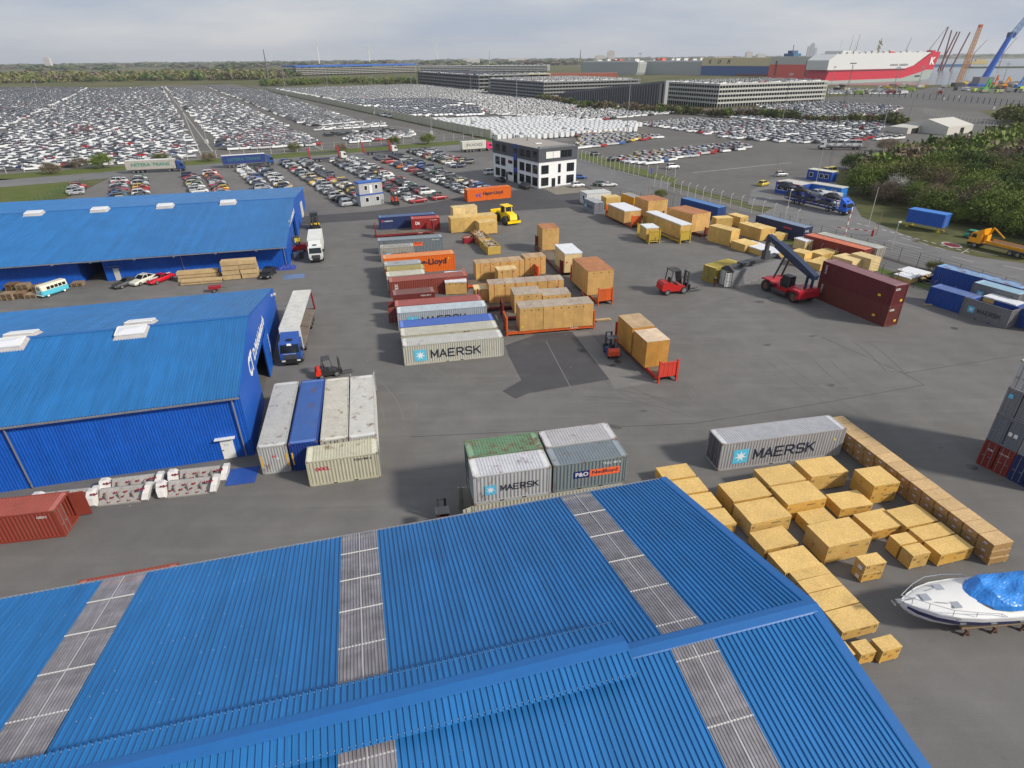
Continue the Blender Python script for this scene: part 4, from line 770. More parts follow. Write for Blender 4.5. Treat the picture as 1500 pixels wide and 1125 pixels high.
CARS = {  # stations (x, top, half width) and cabin (front base, front top, rear top, rear base, roof height)
 'sedan': ([(2.25, .6, .7), (2.05, .7, .82), (1.0, .88, .87), (.7, .93, .88), (-.4, .95, .88), (-1.4, .97, .87), (-2.05, .93, .83), (-2.25, .7, .76)], (.85, .15, -.95, -1.6, 1.42)),
 'hatch': ([(1.95, .62, .7), (1.8, .74, .8), (.95, .92, .84), (.7, .96, .85), (-.4, .98, .85), (-1.6, 1.0, .84), (-1.95, .8, .78)], (.95, .3, -1.35, -1.85, 1.5)),
 'suv': ([(2.25, .75, .76), (2.1, .9, .88), (1.15, 1.05, .92), (.85, 1.08, .93), (-.4, 1.1, .93), (-2.0, 1.1, .91), (-2.25, .8, .86)], (1.05, .45, -1.75, -2.15, 1.72)),
 'coupe': ([(2.3, .52, .72), (2.1, .66, .84), (.8, .8, .88), (.5, .85, .88), (-.5, .87, .88), (-1.3, .9, .87), (-2.1, .86, .83), (-2.3, .66, .76)], (.6, -.05, -.75, -1.5, 1.25)),
 'van': ([(2.9, .8, .85), (2.75, 1.15, .95), (2.1, 1.3, .98), (1.7, 1.42, .99), (-1, 1.45, .99), (-2.85, 1.45, .98), (-2.9, .8, .95)], (2.2, 1.55, -2.8, -2.88, 2.35))}
def car_body(kind):
    st, cb = CARS[kind]; m = MB()
    m.loft([[(x, -h * .93, .26), (x, -h, .42), (x, -h, z * .8), (x, -h * .88, z), (x, h * .88, z), (x, h, z * .8), (x, h, .42), (x, h * .93, .26)] for x, z, h in st])
    hw = st[3][2] * .72; fb, ft, rt, rb, zr = cb; m.prism([(ft + .05, zr - .04), (ft - .1, zr), (rt + .1, zr + .01), (rt - .05, zr - .04)], -hw, hw)
    zb = st[4][1]
    for s in (-1, 1):
        for xt, xb in ((ft, fb), ((ft + rt) / 2, (fb + rb) / 2), (rt, rb)): m.beam((xt, s * hw, zr - .03), (xb, s * st[4][2] * .87, zb - .02), .07, .06)
    return m
def car_glass(kind):
    st, cb = CARS[kind]; m = MB(); hw = st[3][2] * .72 - .012; fb, ft, rt, rb, zr = cb; zb = st[4][1] - .02; hb = st[4][2] * .86 - .012
    m.add([(fb, -hb, zb), (fb, hb, zb), (rb, hb, zb), (rb, -hb, zb), (ft, -hw, zr - .03), (ft, hw, zr - .03), (rt, hw, zr - .03), (rt, -hw, zr - .03)], [(0, 1, 5, 4), (1, 2, 6, 5), (2, 3, 7, 6), (3, 0, 4, 7)]); return m
def lampbox(kind, front):
    st, cb = CARS[kind]; x, z, h = st[1] if front else st[-2]; xe = st[0][0] if front else st[-1][0]; m = MB(); s = 1 if front else -1
    m.box(min(xe - s * .12, xe + s * .01), max(xe - s * .12, xe + s * .01), -.12, .12, z * .72 - .06, z * .72 + .06); return m
LAMPG = plain((.6, .62, .63), .15, name='headlight_glass'); LAMPR = plain((.3, .02, .015), .25, name='tail_light')
CPAINT = {}
def carpaint(c):
    if c not in CPAINT:
        m, t, b = nodemat('car_paint'); b.inputs['Base Color'].default_value = (*c, 1); b.inputs['Roughness'].default_value = .38; b.inputs['Coat Weight'].default_value = .15; b.inputs['Specular IOR Level'].default_value = .5; CPAINT[c] = m
    return CPAINT[c]
def car(label, x, y, rz, kind, col, group=None, z0=0, roofcol=None, lights=True, name='car'):
    p = thing(name, label, 'van' if kind == 'van' else 'car', (x, y, z0), rz, group); st, cb = CARS[kind]
    obj('body', cached(('car_body', kind), lambda: car_body(kind)), p, mat=carpaint(col)); obj('windows', cached(('car_windows', kind), lambda: car_glass(kind)), p, mat=GLASS)
    fx, rx, hy = st[1][0] - .7, st[-2][0] + .65, st[3][2] - .09
    wm = cached(('carwheel',), lambda: carwheel())
    for a in (fx, rx):
        for s in (-1, 1): obj('wheel', wm, p, (a, s * hy, .32), rz=0 if s > 0 else math.pi, mat=[RUBBER, RIM])
    if lights:
        for s in (-1, 1):
            obj('headlight', cached(('headlight', kind), lambda: lampbox(kind, True)), p, (0, s * st[0][2] * .78, 0), mat=LAMPG); obj('tail_light', cached(('tail_light', kind), lambda: lampbox(kind, False)), p, (0, s * st[-1][2] * .8, 0), mat=LAMPR)
    return p
def carwheel():
    m = MB(); m.tube((0, -.1, 0), (0, .1, 0), .32, n=10); m.tube((0, .0, 0), (0, .115, 0), .19, n=8, m=1); return m
# -- lorries
def cab(p, x0, col, w_=2.45, h=2.9, fairing=True, dark=BLACK):
    """tractor cab, nose at x0 + 0, going back to x0 - 2.2"""
    m = MB(); m.prism([(x0 - 2.1, .9), (x0 - .05, .9), (x0, 1.3), (x0 - .02, 1.75), (x0 - .38, h - .1), (x0 - .6, h), (x0 - 2.1, h)], -w_ / 2, w_ / 2); c = m.build('cab', carpaint(col), p)
    m = MB(); m.add([(x0 - .02 + .012, s * (w_ / 2 - .12), 1.78) for s in (-1, 1)] + [(x0 - .35 + .012, s * (w_ / 2 - .2), h - .2) for s in (1, -1)], [(0, 1, 2, 3)]); m.build('windscreen', GLASS, c)
    for s in (-1, 1):
        m = MB(); y = s * (w_ / 2 + .008); m.add([(x0 - .25, y, 1.85), (x0 - 1.2, y, 1.85), (x0 - 1.2, y, 2.55), (x0 - .5, y, 2.55)], [(0, 1, 2, 3)]); m.build('side_window', GLASS, c)
        m = MB(); m.cbox((x0 - .1, s * (w_ / 2 + .2), 2.2), (.12, .22, .5)); m.build('mirror', dark, c)
        m = MB(); m.cbox((x0 + .02, s * (w_ / 2 - .35), .78), (.12, .42, .2)); m.build('headlight', LAMPG, c)
    m = MB(); m.box(x0 - .25, x0 + .06, -w_ / 2, w_ / 2, .4, .9); m.build('bumper', dark, c); m = MB(); m.box(x0 - .04, x0 + .015, -.75, .75, .95, 1.5)
    for z in (1.05, 1.2, 1.35): m.box(x0, x0 + .03, -.7, .7, z - .03, z + .03)
    m.build('grille', DARKSTEEL, c); m = MB(); m.box(x0 - 2.1, x0 - .3, -w_ / 2 + .1, w_ / 2 - .1, .5, .9); m.build('cab_floor', dark, c)
    if fairing:
        m = MB(); m.prism([(x0 - .75, h), (x0 - 2.05, h + .75), (x0 - 2.15, h + .75), (x0 - 2.1, h)], -w_ / 2 + .15, w_ / 2 - .15); m.build('roof_fairing', carpaint(col), c); m = MB(); m.cbox((x0 - 1.05, 0, h + .2), (.5, .7, .1)); m.build('roof_hatch', BLACK, c)
    return c
def axle(p, x, w_=2.45, r=.5, wd=.32):
    for s in (-1, 1): wheel(p, x, s * (w_ / 2 - wd / 2), r, wd)
def chassis(p, x0, x1, z=.95):
    m = MB()
    for s in (-1, 1): m.box(x1, x0, s * .42 - .06, s * .42 + .06, z - .2, z)
    for x in np.arange(x1 + .3, x0, 1.5): m.box(x - .05, x + .05, -.42, .42, z - .15, z - .05)
    m.build('chassis', DARKSTEEL, p)
def semi(label, fx, fy, rz, cabcol, boxcol, L=16.5, H=4.0, text=None, tcol=None, side=None, name='articulated_truck', box='closed', rigid=False):
    """front bumper centre at fx, fy; heading rz"""
    p = thing(name, label, 'truck', (fx, fy, 0), rz); cab(p, 0, cabcol); axle(p, -1.3); gap = 2.5; chassis(p, -.5, -L + .2)
    if rigid: axle(p, -L + 2.2); gap = 2.3
    else:
        axle(p, -4.6)
        for k in range(3): axle(p, -L + 2.0 + k * 1.35)
    bm = paint(boxcol, 0, .15, .6, name='trailer_panel')
    m = MB(); m.box(-L, -gap, -1.25, 1.25, 1.0, 1.2); m.build('trailer_deck', paint((.2, .16, .13), 0, .25, .8), p)
    if box == 'closed':
        m = MB(); m.box(-L, -gap, -1.26, 1.26, 1.2, H - .06); b = m.build('trailer_box', bm, p)
        m = MB(); m.box(-L - .01, -gap + .01, -1.28, 1.28, H - .06, H); m.build('trailer_roof', paint((.62, .62, .6), 0, .12, .6), b)
        for s in (-1, 1):
            m = MB(); m.box(-L, -gap, s * 1.25 - .02, s * 1.25 + .02, 1.05, 1.16); m.build('side_rail', STEEL, b)
        if text:
            for f in ('-y', '+y'): letter(b, text, (-L + 1.8 if f == '-y' else -gap - 1.6, -1.275 if f == '-y' else 1.275, 2.1), L - gap - 3.4, f, tcol, 1.05, .03)
    return p
def curtain_open(p, L, gap, H):
    m = MB(); m.corr(-L, -gap, -1.25, H, 1.25, H, .5, [(0, 0), (.7, 0), (.8, .05), (.92, .05)]); m.build('trailer_roof', paint((.5, .49, .46), 0, .2, .6), p)
    m = MB(); m.box(-L, -gap, -1.27, -1.24, 1.2, H); m.build('curtain_side', paint(srgb(70, 90, 120), 0, .15, .6), p); m = MB(); m.box(-gap - .05, -gap, -1.25, 1.25, 1.2, H); m.build('front_wall', WHITE, p)
    for x in (-L + .1, -L / 2 - 1, -gap - .1):
        m = MB(); m.cbox((x, 1.2, 1.2 + (H - 1.2) / 2), (.12, .1, H - 1.2)); m.build('side_post', STEEL, p)
    m = MB()
    for k in range(6): m.prism([(-L + .12 * k, 1.22), (-L + .12 * k + .06, 1.22), (-L + 1.1 + .1 * k, 3.9), (-L + 1.0 + .1 * k, 3.9)], 1.22 + .05 * (k % 2), 1.34 + .05 * (k % 2))
    m.build('gathered_curtain', paint(srgb(150, 30, 40), 0, .2, .7), p)
TR1 = semi('blue tractor with an open-sided trailer beside the second shed', -26.55, 65.1, R(-79.5), srgb(40, 78, 150), (.5, .5, .5), box=None, L=16.3); curtain_open(TR1, 16.3, 2.5, 4.0)
letter(TR1, 'Transport Nord', (.03, -.85, 1.58), 1.5, '+x', WPRINT, .14); m = MB(); m.add([(-.22, -.25, 2.62), (-.22, .3, 2.62), (-.33, .2, 2.85), (-.33, -.25, 2.85)], [(0, 1, 2, 3)]); m.build('white_emblem', WPRINT, TR1)
semi('white lorry with a pale grey box beside the far shed', -35.3, 106.9, R(-75.5), srgb(205, 206, 205), srgb(196, 196, 188), L=10.5, H=3.7, rigid=True)
semi('white long trailer with green lettering behind the near lot', -109.3, 213.0, R(14), srgb(40, 70, 130), srgb(170, 166, 158), L=17.5, text='NITERA TRANS', tcol=plain((.03, .22, .15), .6))
semi('blue long trailer truck parked behind the near lot', -83.6, 224.8, R(24), srgb(45, 80, 140), srgb(40, 58, 115), L=16.5, text='NITERA TRANS', tcol=plain((.03, .14, .16), .6))
semi('white trailer truck with a pink cab left of the office', -7.5, 256.0, R(24), srgb(230, 40, 110), srgb(190, 190, 180), L=12.5, text='FOOD', tcol=plain((.15, .15, .17), .6))
p = semi('yellow crane lorry driving on the road at the right edge', *G(1421, 359)[:2], R(115), srgb(235, 160, 15), (.3, .3, .3), box=None, L=11, rigid=True)
m = MB(); m.box(-11, -2.6, -1.25, 1.25, 1.15, 1.3); m.build('flatbed', paint(srgb(220, 150, 20), 0, .2, .6), p); m = MB(); m.box(-2.75, -2.3, -.6, .6, 1.3, 2.6); m.tube((-2.5, 0, 2.4), (-3.2, .2, 4.0), .16, n=8); m.tube((-3.2, .2, 4.0), (-5.4, .3, 2.6), .13, n=8); m.build('loading_crane', paint(srgb(225, 155, 20), 0, .2, .5), p)
for s in (-1, 1): m = MB(); m.box(-10.8, -3, s * 1.25 - .04, s * 1.25 + .04, 1.3, 1.75); m.build('side_board', paint(srgb(215, 150, 25), 0, .2, .6), p)
axle(p, -7.5)
m = MB(); m.box(-10.2, -3.8, -1.0, 1.0, 1.32, 1.7); m.build('steel_load', RUSTY, p)
# car transporter by the gate huts
def transporter(label, x, y, rz, cabcol, framecol, cars, L=18, name='car_transporter'):
    p = thing(name, label, 'truck', (x, y, 0), rz); cab(p, 0, cabcol, fairing=True); axle(p, -1.3); axle(p, -5); axle(p, -L + 3); axle(p, -L + 4.4); chassis(p, -.5, -L, .8); fm = paint(framecol, .1, .2, .5)
    for z, x0 in ((1.05, -2.6), (2.75, -2.4)):
        for s in (-1, 1): m = MB(); m.beam((x0, s * .85, z), (-L, s * .85, z - .1), .5, .08); m.build('ramp', fm, p)
    for xx in np.linspace(-2.7, -L + .3, 6):
        for s in (-1, 1): m = MB(); m.beam((xx, s * 1.2, .9), (xx - .3, s * 1.2, 2.8), .12, .12); m.build('post', fm, p)
    return p
TP = (*G(1243, 316)[:2],); TPR = R(-65)
transporter('blue car transporter loaded with cars by the barrier', *TP, TPR, srgb(30, 95, 200), srgb(40, 60, 150), 4)
for k, (cl, kd) in enumerate((((.02, .025, .035), 'suv'), ((.03, .025, .025), 'sedan'), ((.3, .32, .36), 'sedan'), ((.02, .02, .025), 'sedan'))):
    for z, lev, c2 in ((2.82, 'upper', cl), (1.12, 'lower', (.03, .035, .05))):
        if lev == 'lower' and k == 3: continue
        d = -5.0 - (3 - k) * 4.5 if lev == 'upper' else -6.5 - (2 - k) * 4.6
        car(f'{["dark SUV", "black car", "silver car", "dark car"][k] if lev == "upper" else "dark car"} on the {lev} deck of the blue transporter, {["rearmost", "second from the rear", "third from the rear", "behind the cab"][k]}', TP[0] + math.cos(TPR) * d, TP[1] + math.sin(TPR) * d, TPR, kd, c2, z0=z)
p = transporter('white transporter carrying two white vans on the far lot', 120.5, 249.2, R(172), (.6, .6, .6), srgb(90, 90, 95), 2, 17.5)
for k in (0, 1): car(['white van at the front of the far transporter', 'white van at the rear of the far transporter'][k], 120.5 + 5.6 + 6.6 * k, 249.2 - .8 - .95 * k, R(172), 'van', (.68, .68, .67), z0=1.15)
for (px, lab) in (((480, 236), 'left'), ((556, 226), 'right')):
    q = G(*px); p = thing('car_transporter', f'empty red-framed car transporter at the back of the near lot, the {lab} one', 'truck', (q[0], q[1], 0), R(26)); cab(p, 7, (.62, .62, .6), fairing=False); axle(p, 5.7); axle(p, -2.5); axle(p, -4); chassis(p, 6, -6)
    for z in (1.1, 3.0):
        for s in (-1, 1): m = MB(); m.beam((4.6, s * .9, z), (-6.5, s * .9, z), .4, .1); m.build('ramp', paint(srgb(60, 60, 90), 0, .2, .6), p)
    for xx in (4.4, -6):
        for s in (-1, 1): m = MB(); m.beam((xx, s * 1.1, .9), (xx - .4, s * 1.1, 4.6), .5, .2); m.build('red_arch_post', paint(srgb(180, 45, 60), 0, .15, .6), p)
        m = MB(); m.beam((xx - .4, -1.2, 4.6), (xx - .4, 1.2, 4.6), .5, .25); m.build('red_arch_beam', paint(srgb(180, 45, 60), 0, .15, .6), p)
# -- forklifts
def forklift(label, x, y, rz, col, s=1., mastz=2.4, cabdark=True, weight=None, rearcol=None, closed=False):
    p = thing('forklift', label, 'forklift', (x, y, 0), rz); p.scale = (s, s, s); pm = paint(col, .05, .12, .4, name='machine_paint')
    m = MB(); m.prism([(-1.35, .45), (-1.2, .3), (.75, .3), (.9, .55), (.5, .75), (-.3, .8), (-.5, 1.05), (-1.2, 1.1), (-1.4, .95)], -.55, .55); b = m.build('body', pm, p)
    m = MB(); m.prism([(-1.5, .45), (-1.45, .95), (-1.3, 1.12), (-.95, 1.14), (-.95, .35)], -.58, .58); m.build('counterweight', paint(rearcol or col, .05, .12, .45), p)
    m = MB()
    for sy in (-.5, .5): m.beam((.35, sy, .8), (.1, sy, 2.1), .07); m.beam((-.75, sy, 1.1), (-.6, sy, 2.1), .07)
    m.box(-.7, .15, -.55, .55, 2.08, 2.15)
    for yy in (-.25, 0, .25): m.box(-.7, .15, yy - .03, yy + .03, 2.15, 2.18)
    m.build('overhead_guard', DARKSTEEL, p)
    m = MB(); m.box(-.6, -.1, -.25, .25, .8, .95); m.box(-.65, -.5, -.25, .25, .95, 1.4); m.build('seat', BLACK, p)
    if closed: m = MB(); m.add([(.33, -.49, .85), (.33, .49, .85), (.12, .49, 2.07), (.12, -.49, 2.07)], [(0, 1, 2, 3)]); m.build('windscreen', GLASS, p)
    m = MB()
    for sy in (-.32, .32): m.box(.95, 1.1, sy - .06, sy + .06, .12, mastz); m.box(1.02, 1.12, sy * .75 - .04, sy * .75 + .04, .12, mastz - .1)
    for z in (.3, mastz * .55, mastz - .08): m.box(.96, 1.08, -.36, .36, z, z + .08)
    m.build('mast', DARKSTEEL, p); m = MB(); m.box(1.13, 1.2, -.5, .5, .25, .75); m.build('carriage', BLACK, p)
    for sy in (-.28, .28): m = MB(); m.box(1.2, 2.35, sy - .06, sy + .06, .1, .15); m.build('fork', DARKSTEEL, p)
    for xx, r in ((.62, .33), (-.95, .27)):
        for sy in (-1, 1): wheel(p, xx, sy * .5, r, .2)
    return p
OR_ = srgb(225, 60, 30)
forklift('big red forklift with black mast alone in the middle of the yard', 25.6, 89.6, R(14), srgb(180, 34, 30), 1.8, 1.85, closed=True)
forklift('small blue forklift with orange counterweight beside the red rack', 12.3, 67.6, R(97), srgb(40, 66, 130), 1.15, 2.2, rearcol=srgb(220, 80, 40))
forklift('black and orange-red forklift behind the row of four containers', -21.3, 62.6, R(24), (.03, .03, .032), 1.1, 1.9, rearcol=srgb(215, 50, 30))
forklift('red forklift at the door of the far shed', -41.4, 114.5, R(190), srgb(215, 40, 35), 1.35, 2.2)
forklift('yellow forklift with cab between far shed and lane', -42.8, 132.6, R(-70), srgb(238, 196, 20), 1.6, 1.8, closed=True)
forklift('yellow forklift half hidden at the far shed gable', -44.0, 119.8, R(200), srgb(225, 200, 40), 1.2, 2.0)
forklift('orange forklift with tall mast by the container office', -29.3, 157.0, R(-70), srgb(220, 75, 45), 1.4, 2.6)
forklift('small dark forklift behind the foreground roof edge', -5.5, 36.2, R(100), srgb(120, 40, 45), 1.0, 2.2)
# -- reach stacker
RS = thing('reach_stacker', 'red reach stacker with navy boom gripping a grey container', 'reach stacker', (42.6, 88.0, 0), R(111)); rp_ = paint(srgb(165, 24, 38), .03, .12, .4, name='red_machine_paint'); nv = paint(srgb(44, 56, 80), .03, .12, .45, name='navy_machine_paint')
m = MB(); m.prism([(-3.9, 1.0), (-3.6, .7), (2.6, .7), (3.7, 1.2), (3.9, 1.9), (2.3, 2.0), (1.6, 1.5), (-1.0, 1.45), (-1.6, 2.1), (-3.6, 2.15), (-4.1, 1.7)], -1.1, 1.1); body = m.build('body', rp_, RS)
for s in (-1, 1):
    m = MB(); m.prism([(-4.0, 1.5), (-3.8, 2.1), (-1.9, 2.05), (-1.4, 1.4), (-1.7, 1.5), (-2.2, 1.75), (-3.4, 1.75), (-3.7, 1.4)], s * 1.0 - .02, s * 2.0); m.build('rear_fender', rp_, RS)
    m = MB(); m.prism([(1.5, 1.55), (2.0, 2.0), (3.6, 2.0), (3.9, 1.6), (3.6, 1.8), (2.1, 1.8)], s * 1.0, s * 2.0); m.build('front_fender', rp_, RS); m = MB(); m.box(-1.4, 1.6, min(s * 1.1, s * 1.9), max(s * 1.1, s * 1.9), .6, .95); m.build('side_step', DARKSTEEL, RS)
    m = MB(); m.box(-1.2, .6, min(s * 1.12, s * 1.6), max(s * 1.12, s * 1.6), .95, 1.5); m.build('tank', rp_, RS)
    wheel(RS, 2.8, s * 1.55, .88, .85, RUSTY); wheel(RS, -2.9, s * 1.5, .85, .7, RUSTY)
m = MB(); m.prism([(-4.2, .9), (-4.15, 1.9), (-3.6, 2.1), (-3.6, .7)], -2.0, 2.0); m.build('counterweight', rp_, RS)
m = MB(); m.prism([(-1.2, 1.5), (.5, 1.5), (.75, 2.4), (.2, 3.25), (-1.1, 3.25)], .15, 1.2); cb_ = m.build('cab', GLASS, RS); m = MB(); m.box(-1.2, .3, .1, 1.25, 3.25, 3.33)
for xx, yy in ((-1.18, .15), (-1.18, 1.2), (.45, .15), (.45, 1.2)): m.beam((xx, yy, 1.5), (xx - .15 if xx > 0 else xx, yy, 3.27), .08)
m.build('cab_frame', DARKSTEEL, cb_)
B0, B1, B2 = Vector((-3.4, -.35, 4.3)), Vector((1.2, -.35, 6.0)), Vector((6.2, -.35, 7.6))
def boxbeam(p0, p1, w_, h0, h1, mat, name, par):
    d = (p1 - p0).normalized(); up = Vector((-d.z, 0, d.x)); m = MB(); r = []
    for p, h in ((p0, h0), (p0 + (p1 - p0) * .4, max(h0, h1)), (p1, h1)): r.append([tuple(p + Vector((0, s * w_ / 2, 0)) + up * u * h / 2) for s, u in ((-1, -1), (1, -1), (1, 1), (-1, 1))])
    m.loft(r); return m.build(name, mat, par)
boxbeam(B0 - (B1 - B0) * .2, B0 + (B2 - B0) * .78, 1.0, .75, 1.1, nv, 'boom', RS); boxbeam(B0 + (B2 - B0) * .6, B2, .75, .75, .7, nv, 'boom_extension', RS)
for s in (-1, 1): m = MB(); m.tube((2.9, -.35 + s * .75, 1.9), tuple(B1 + Vector((.4, s * .6, -.3))), .16, n=10); m.build('lift_cylinder', DARKSTEEL, RS)
for s in (-1, 1): m = MB(); m.beam((-3.3, -.35 + s * .6, 2.0), tuple(B0 + Vector((0, s * .6, 0))), .45, .15); m.build('boom_bracket', nv, RS)
SPZ = 3.0; m = MB(); m.beam(tuple(B2), (6.2, -.35, 5.3), .5); m.cbox((6.2, -.35, 4.6), (.9, .9, 1.4)); m.build('rotator', DARKSTEEL, RS)
cx_, cy_ = 39.46, 95.55
sp = thing('spreader', 'black telescopic spreader locked onto the grey container roof', 'spreader', (cx_, cy_, 2.6), R(33)); m = MB(); m.box(-3.2, 3.2, -.6, .6, .25, .75); m.build('centre_frame', DARKSTEEL, sp)
for s in (-1, 1):
    m = MB(); m.box(min(s * 2.6, s * 6.0), max(s * 2.6, s * 6.0), -.35, .35, .3, .65); m.build('arm', DARKSTEEL, sp); m = MB(); m.prism([(-1.2, 0), (1.2, 0), (1.2, .2), (.4, .75), (-.4, .75), (-1.2, .2)], s * 6.0 - .12, s * 6.0 + .12, 'x'); m.build('end_beam', DARKSTEEL, sp)
# -- compactor
LC = thing('compactor', 'yellow wheeled compactor with cab and blade beside the yellow crates', 'compactor', (-.9, 136.5, 0), R(-62)); yp = paint(srgb(238, 200, 10), .03, .1, .4, name='yellow_machine_paint')
m = MB(); m.prism([(-3.3, 1.2), (-3.1, .8), (3.3, .8), (3.6, 1.2), (3.3, 2.2), (1.2, 2.6), (-.4, 2.1), (-3.2, 2.1)], -.85, .85); m.build('body', yp, LC); m = MB(); m.prism([(-1.1, 2.1), (1.1, 2.3), (.9, 3.6), (-1.0, 3.6)], -.8, .8); q = m.build('cab', GLASS, LC); m = MB(); m.box(-1.3, 1.2, -1.0, 1.0, 3.6, 3.8); m.build('cab_roof', yp, q)
for xx, yy in ((-1.05, -.8), (-1.05, .8), (1.05, -.8), (1.05, .8)): m = MB(); m.beam((xx, yy, 2.1), (xx * .92, yy, 3.62), .14); m.build('cab_post', yp, q)
m = MB(); m.box(3.6, 3.85, -1.6, 1.6, .5, 1.0); m.build('bumper', yp, LC); m = MB(); m.prism([(-4.3, .3), (-4.0, .3), (-3.9, 2.2), (-4.1, 2.3)], -1.9, 1.9); m.build('blade', yp, LC); m = MB(); m.tube((1.6, .3, 2.5), (1.6, .3, 3.4), .08, n=8); m.build('exhaust', DARKSTEEL, LC)
for xx in (2.1, -2.1):
    for s in (-1, 1): wheel(LC, xx, s * 1.35, .95, .85, DARKSTEEL)
# ---------------------------------------------------------------- office and cabins
OW = paint((.74, .745, .75), 0, .03, .5, name='white_cladding'); OD = paint((.075, .08, .095), 0, .08, .45, name='anthracite_cladding'); OB = plain((.03, .045, .3), .4, name='blue_panel'); FRAME = plain((.03, .032, .036), .4, name='window_frame')
OF = thing('office_building', 'white three-storey office block with anthracite top floor', 'building', (8.04, 174.64, 0), R(31)); LX, LY, HF = 12.9, 25.4, 7.05
m = MB(); m.box(.02, LX - .02, .02, LY - .02, 0, HF); m.build('wall', OW, OF); m = MB(); m.box(-.18, LX + .18, -.18, LY + .18, HF, 10.6); m.box(0, LX, 0, LY, 10.6, 10.62); up = m.build('upper_storey', OD, OF)
m = MB(); m.box(.12, LX - .12, .12, LY - .12, 10.5, 10.64); m.build('flat_roof', paint((.3, .27, .24), 0, .15, .8), OF)
for k in range(12): m = MB(); m.box(.6 + k * 1.0, 1.4 + k * 1.0, .4, 1.5, 10.66, 10.95); m.build('roof_panel', paint((.2, .21, .22), 0, .1, .4), OF)
m = MB(); m.box(5, 7, 9, 10.2, 10.64, 10.8); m.build('roof_hatch', WHITE, OF); m = MB(); m.tube((7, 17, 10.6), (7, 17, 12.2), .12, n=8); m.build('roof_vent', DARKSTEEL, OF)
m = MB(); m.box(0, LX, -.06, -.0, 0, .25); m.build('plinth', paint((.25, .25, .25)), OF)
def win(par, a0, a1, z0, z1, face, off=0., blind=False, mull=1):
    e = .035 + off; m = MB(); q = MB()
    bx = (lambda b, s0, s1, t0, t1, d0, d1: b.box(s0, s1, -d1, -d0, t0, t1)) if face == 'x' else (lambda b, s0, s1, t0, t1, d0, d1: b.box(-d1, -d0, s0, s1, t0, t1))
    for s0, s1, t0, t1 in ((a0 - .07, a0, z0, z1), (a1, a1 + .07, z0, z1), (a0 - .07, a1 + .07, z1, z1 + .07), (a0 - .07, a1 + .07, z0 - .07, z0)): bx(m, s0, s1, t0, t1, off - .05, e + .03)
    for k in range(mull): c = a0 + (a1 - a0) * (k + 1) / (mull + 1); bx(m, c - .03, c + .03, z0, z1, off - .05, e + .02)
    f = m.build('window', FRAME, par); bx(q, a0, a1, z0, z1, off - .05, e - .02); q.build('pane', WHITE if blind else GLASS, f); return f
for z0, z1 in ((.75, 2.85), (3.95, 6.1)):
    for a, b in ((.9, 3.2), (9.6, 12.0)): win(OF, a, b, z0, z1, 'x')
    win(OF, 6.6, 7.35, z0, z1, 'x', mull=0)
    for a, b in ((.7, 3.1), (4.1, 6.6), (7.6, 10.0), (18.2, 20.6), (21.6, 24.0)): win(OF, a, b, z0 if a < 15 else z0, z1, 'y')
    win(OF, 14.2, 16.4, z0 + 1.1, z1 - .3, 'y', mull=0)
for a, b, bl in ((2.2, 7.0, True), (7.3, 9.3, False), (9.5, 10.9, False)): win(OF, a, b, 7.9, 9.7, 'x', .18, bl)
for a, b in ((.8, 2.6), (4.2, 6.2), (7.2, 9.6), (17.6, 19.6), (21.2, 23.4)): win(OF, a, b, 7.9, 9.8, 'y', .18)
for z0, z1, mt in ((0, 3, GLASS), (3, 4.3, OB), (4.3, 6.3, GLASS), (6.3, 8.3, OB), (8.3, 9.6, GLASS), (9.6, 10.7, OB)): m = MB(); m.box(-.26, -.0, 11.4, 13.1, z0, z1 - .01); m.build('stair_panel', mt, OF)
m = MB(); m.box(4.4, 5.6, -.08, 0, .1, 2.5); d = m.build('door', GLASS, OF); m = MB(); m.box(4.4, 5.6, -.1, -.05, 2.1, 2.2); m.build('door_bar', FRAME, d); m = MB(); m.box(4.0, 6.3, -1.2, -.07, 0, .15); m.build('door_step', STEEL, OF); m = MB(); m.box(-.1, .0, 16.9, 17.7, .1, 2.4); m.build('door', FRAME, OF)
def cabin(label, x, y, th, L, W, H, col, roofcol, wins=(), ends=(), z0=0, name='site_cabin', doors=(), par=None, trim=None):
    if par is None: p = thing(name, label, 'cabin', (x, y, z0), R(th))
    else: p = par
    zb = z0 if par else 0
    m = MB(); m.box(0, L, 0, W, zb, zb + H - .15); m.build('wall', paint(col, .02, .1, .55), p); m = MB(); m.box(-.06, L + .06, -.06, W + .06, zb + H - .15, zb + H); m.build('roof', paint(roofcol, .02, .12, .6), p)
    if trim:
        m = MB(); m.box(-.08, L + .08, -.08, -.06, zb + H - .3, zb + H - .02); m.build('roof_trim', plain(trim), p); m = MB(); m.box(-.08, -.06, -.06, W + .08, zb + H - .3, zb + H - .02); m.build('roof_trim', plain(trim), p)
    def w2(face, a, b, t0, t1, fr):
        m = MB(); q = MB()
        if face == 'x': m.box(a - .12, b + .12, -.05, .0, t0 - .12, t1 + .12); q.box(a, b, -.07, -.0, t0, t1)
        else: m.box(-.05, 0, a - .12, b + .12, t0 - .12, t1 + .12); q.box(-.07, 0, a, b, t0, t1)
        f = m.build('window', fr, p); q.build('pane', GLASS, f)
    for a, b in wins: w2('x', a, b, zb + 1.0, zb + 2.0, WHITE)
    for a, b in ends: w2('y', a, b, zb + 1.0, zb + 2.0, WHITE)
    for a, b in doors: m = MB(); m.box(a, b, -.06, 0, zb + .1, zb + 2.1); m.build('door', WHITE, p)
    return p
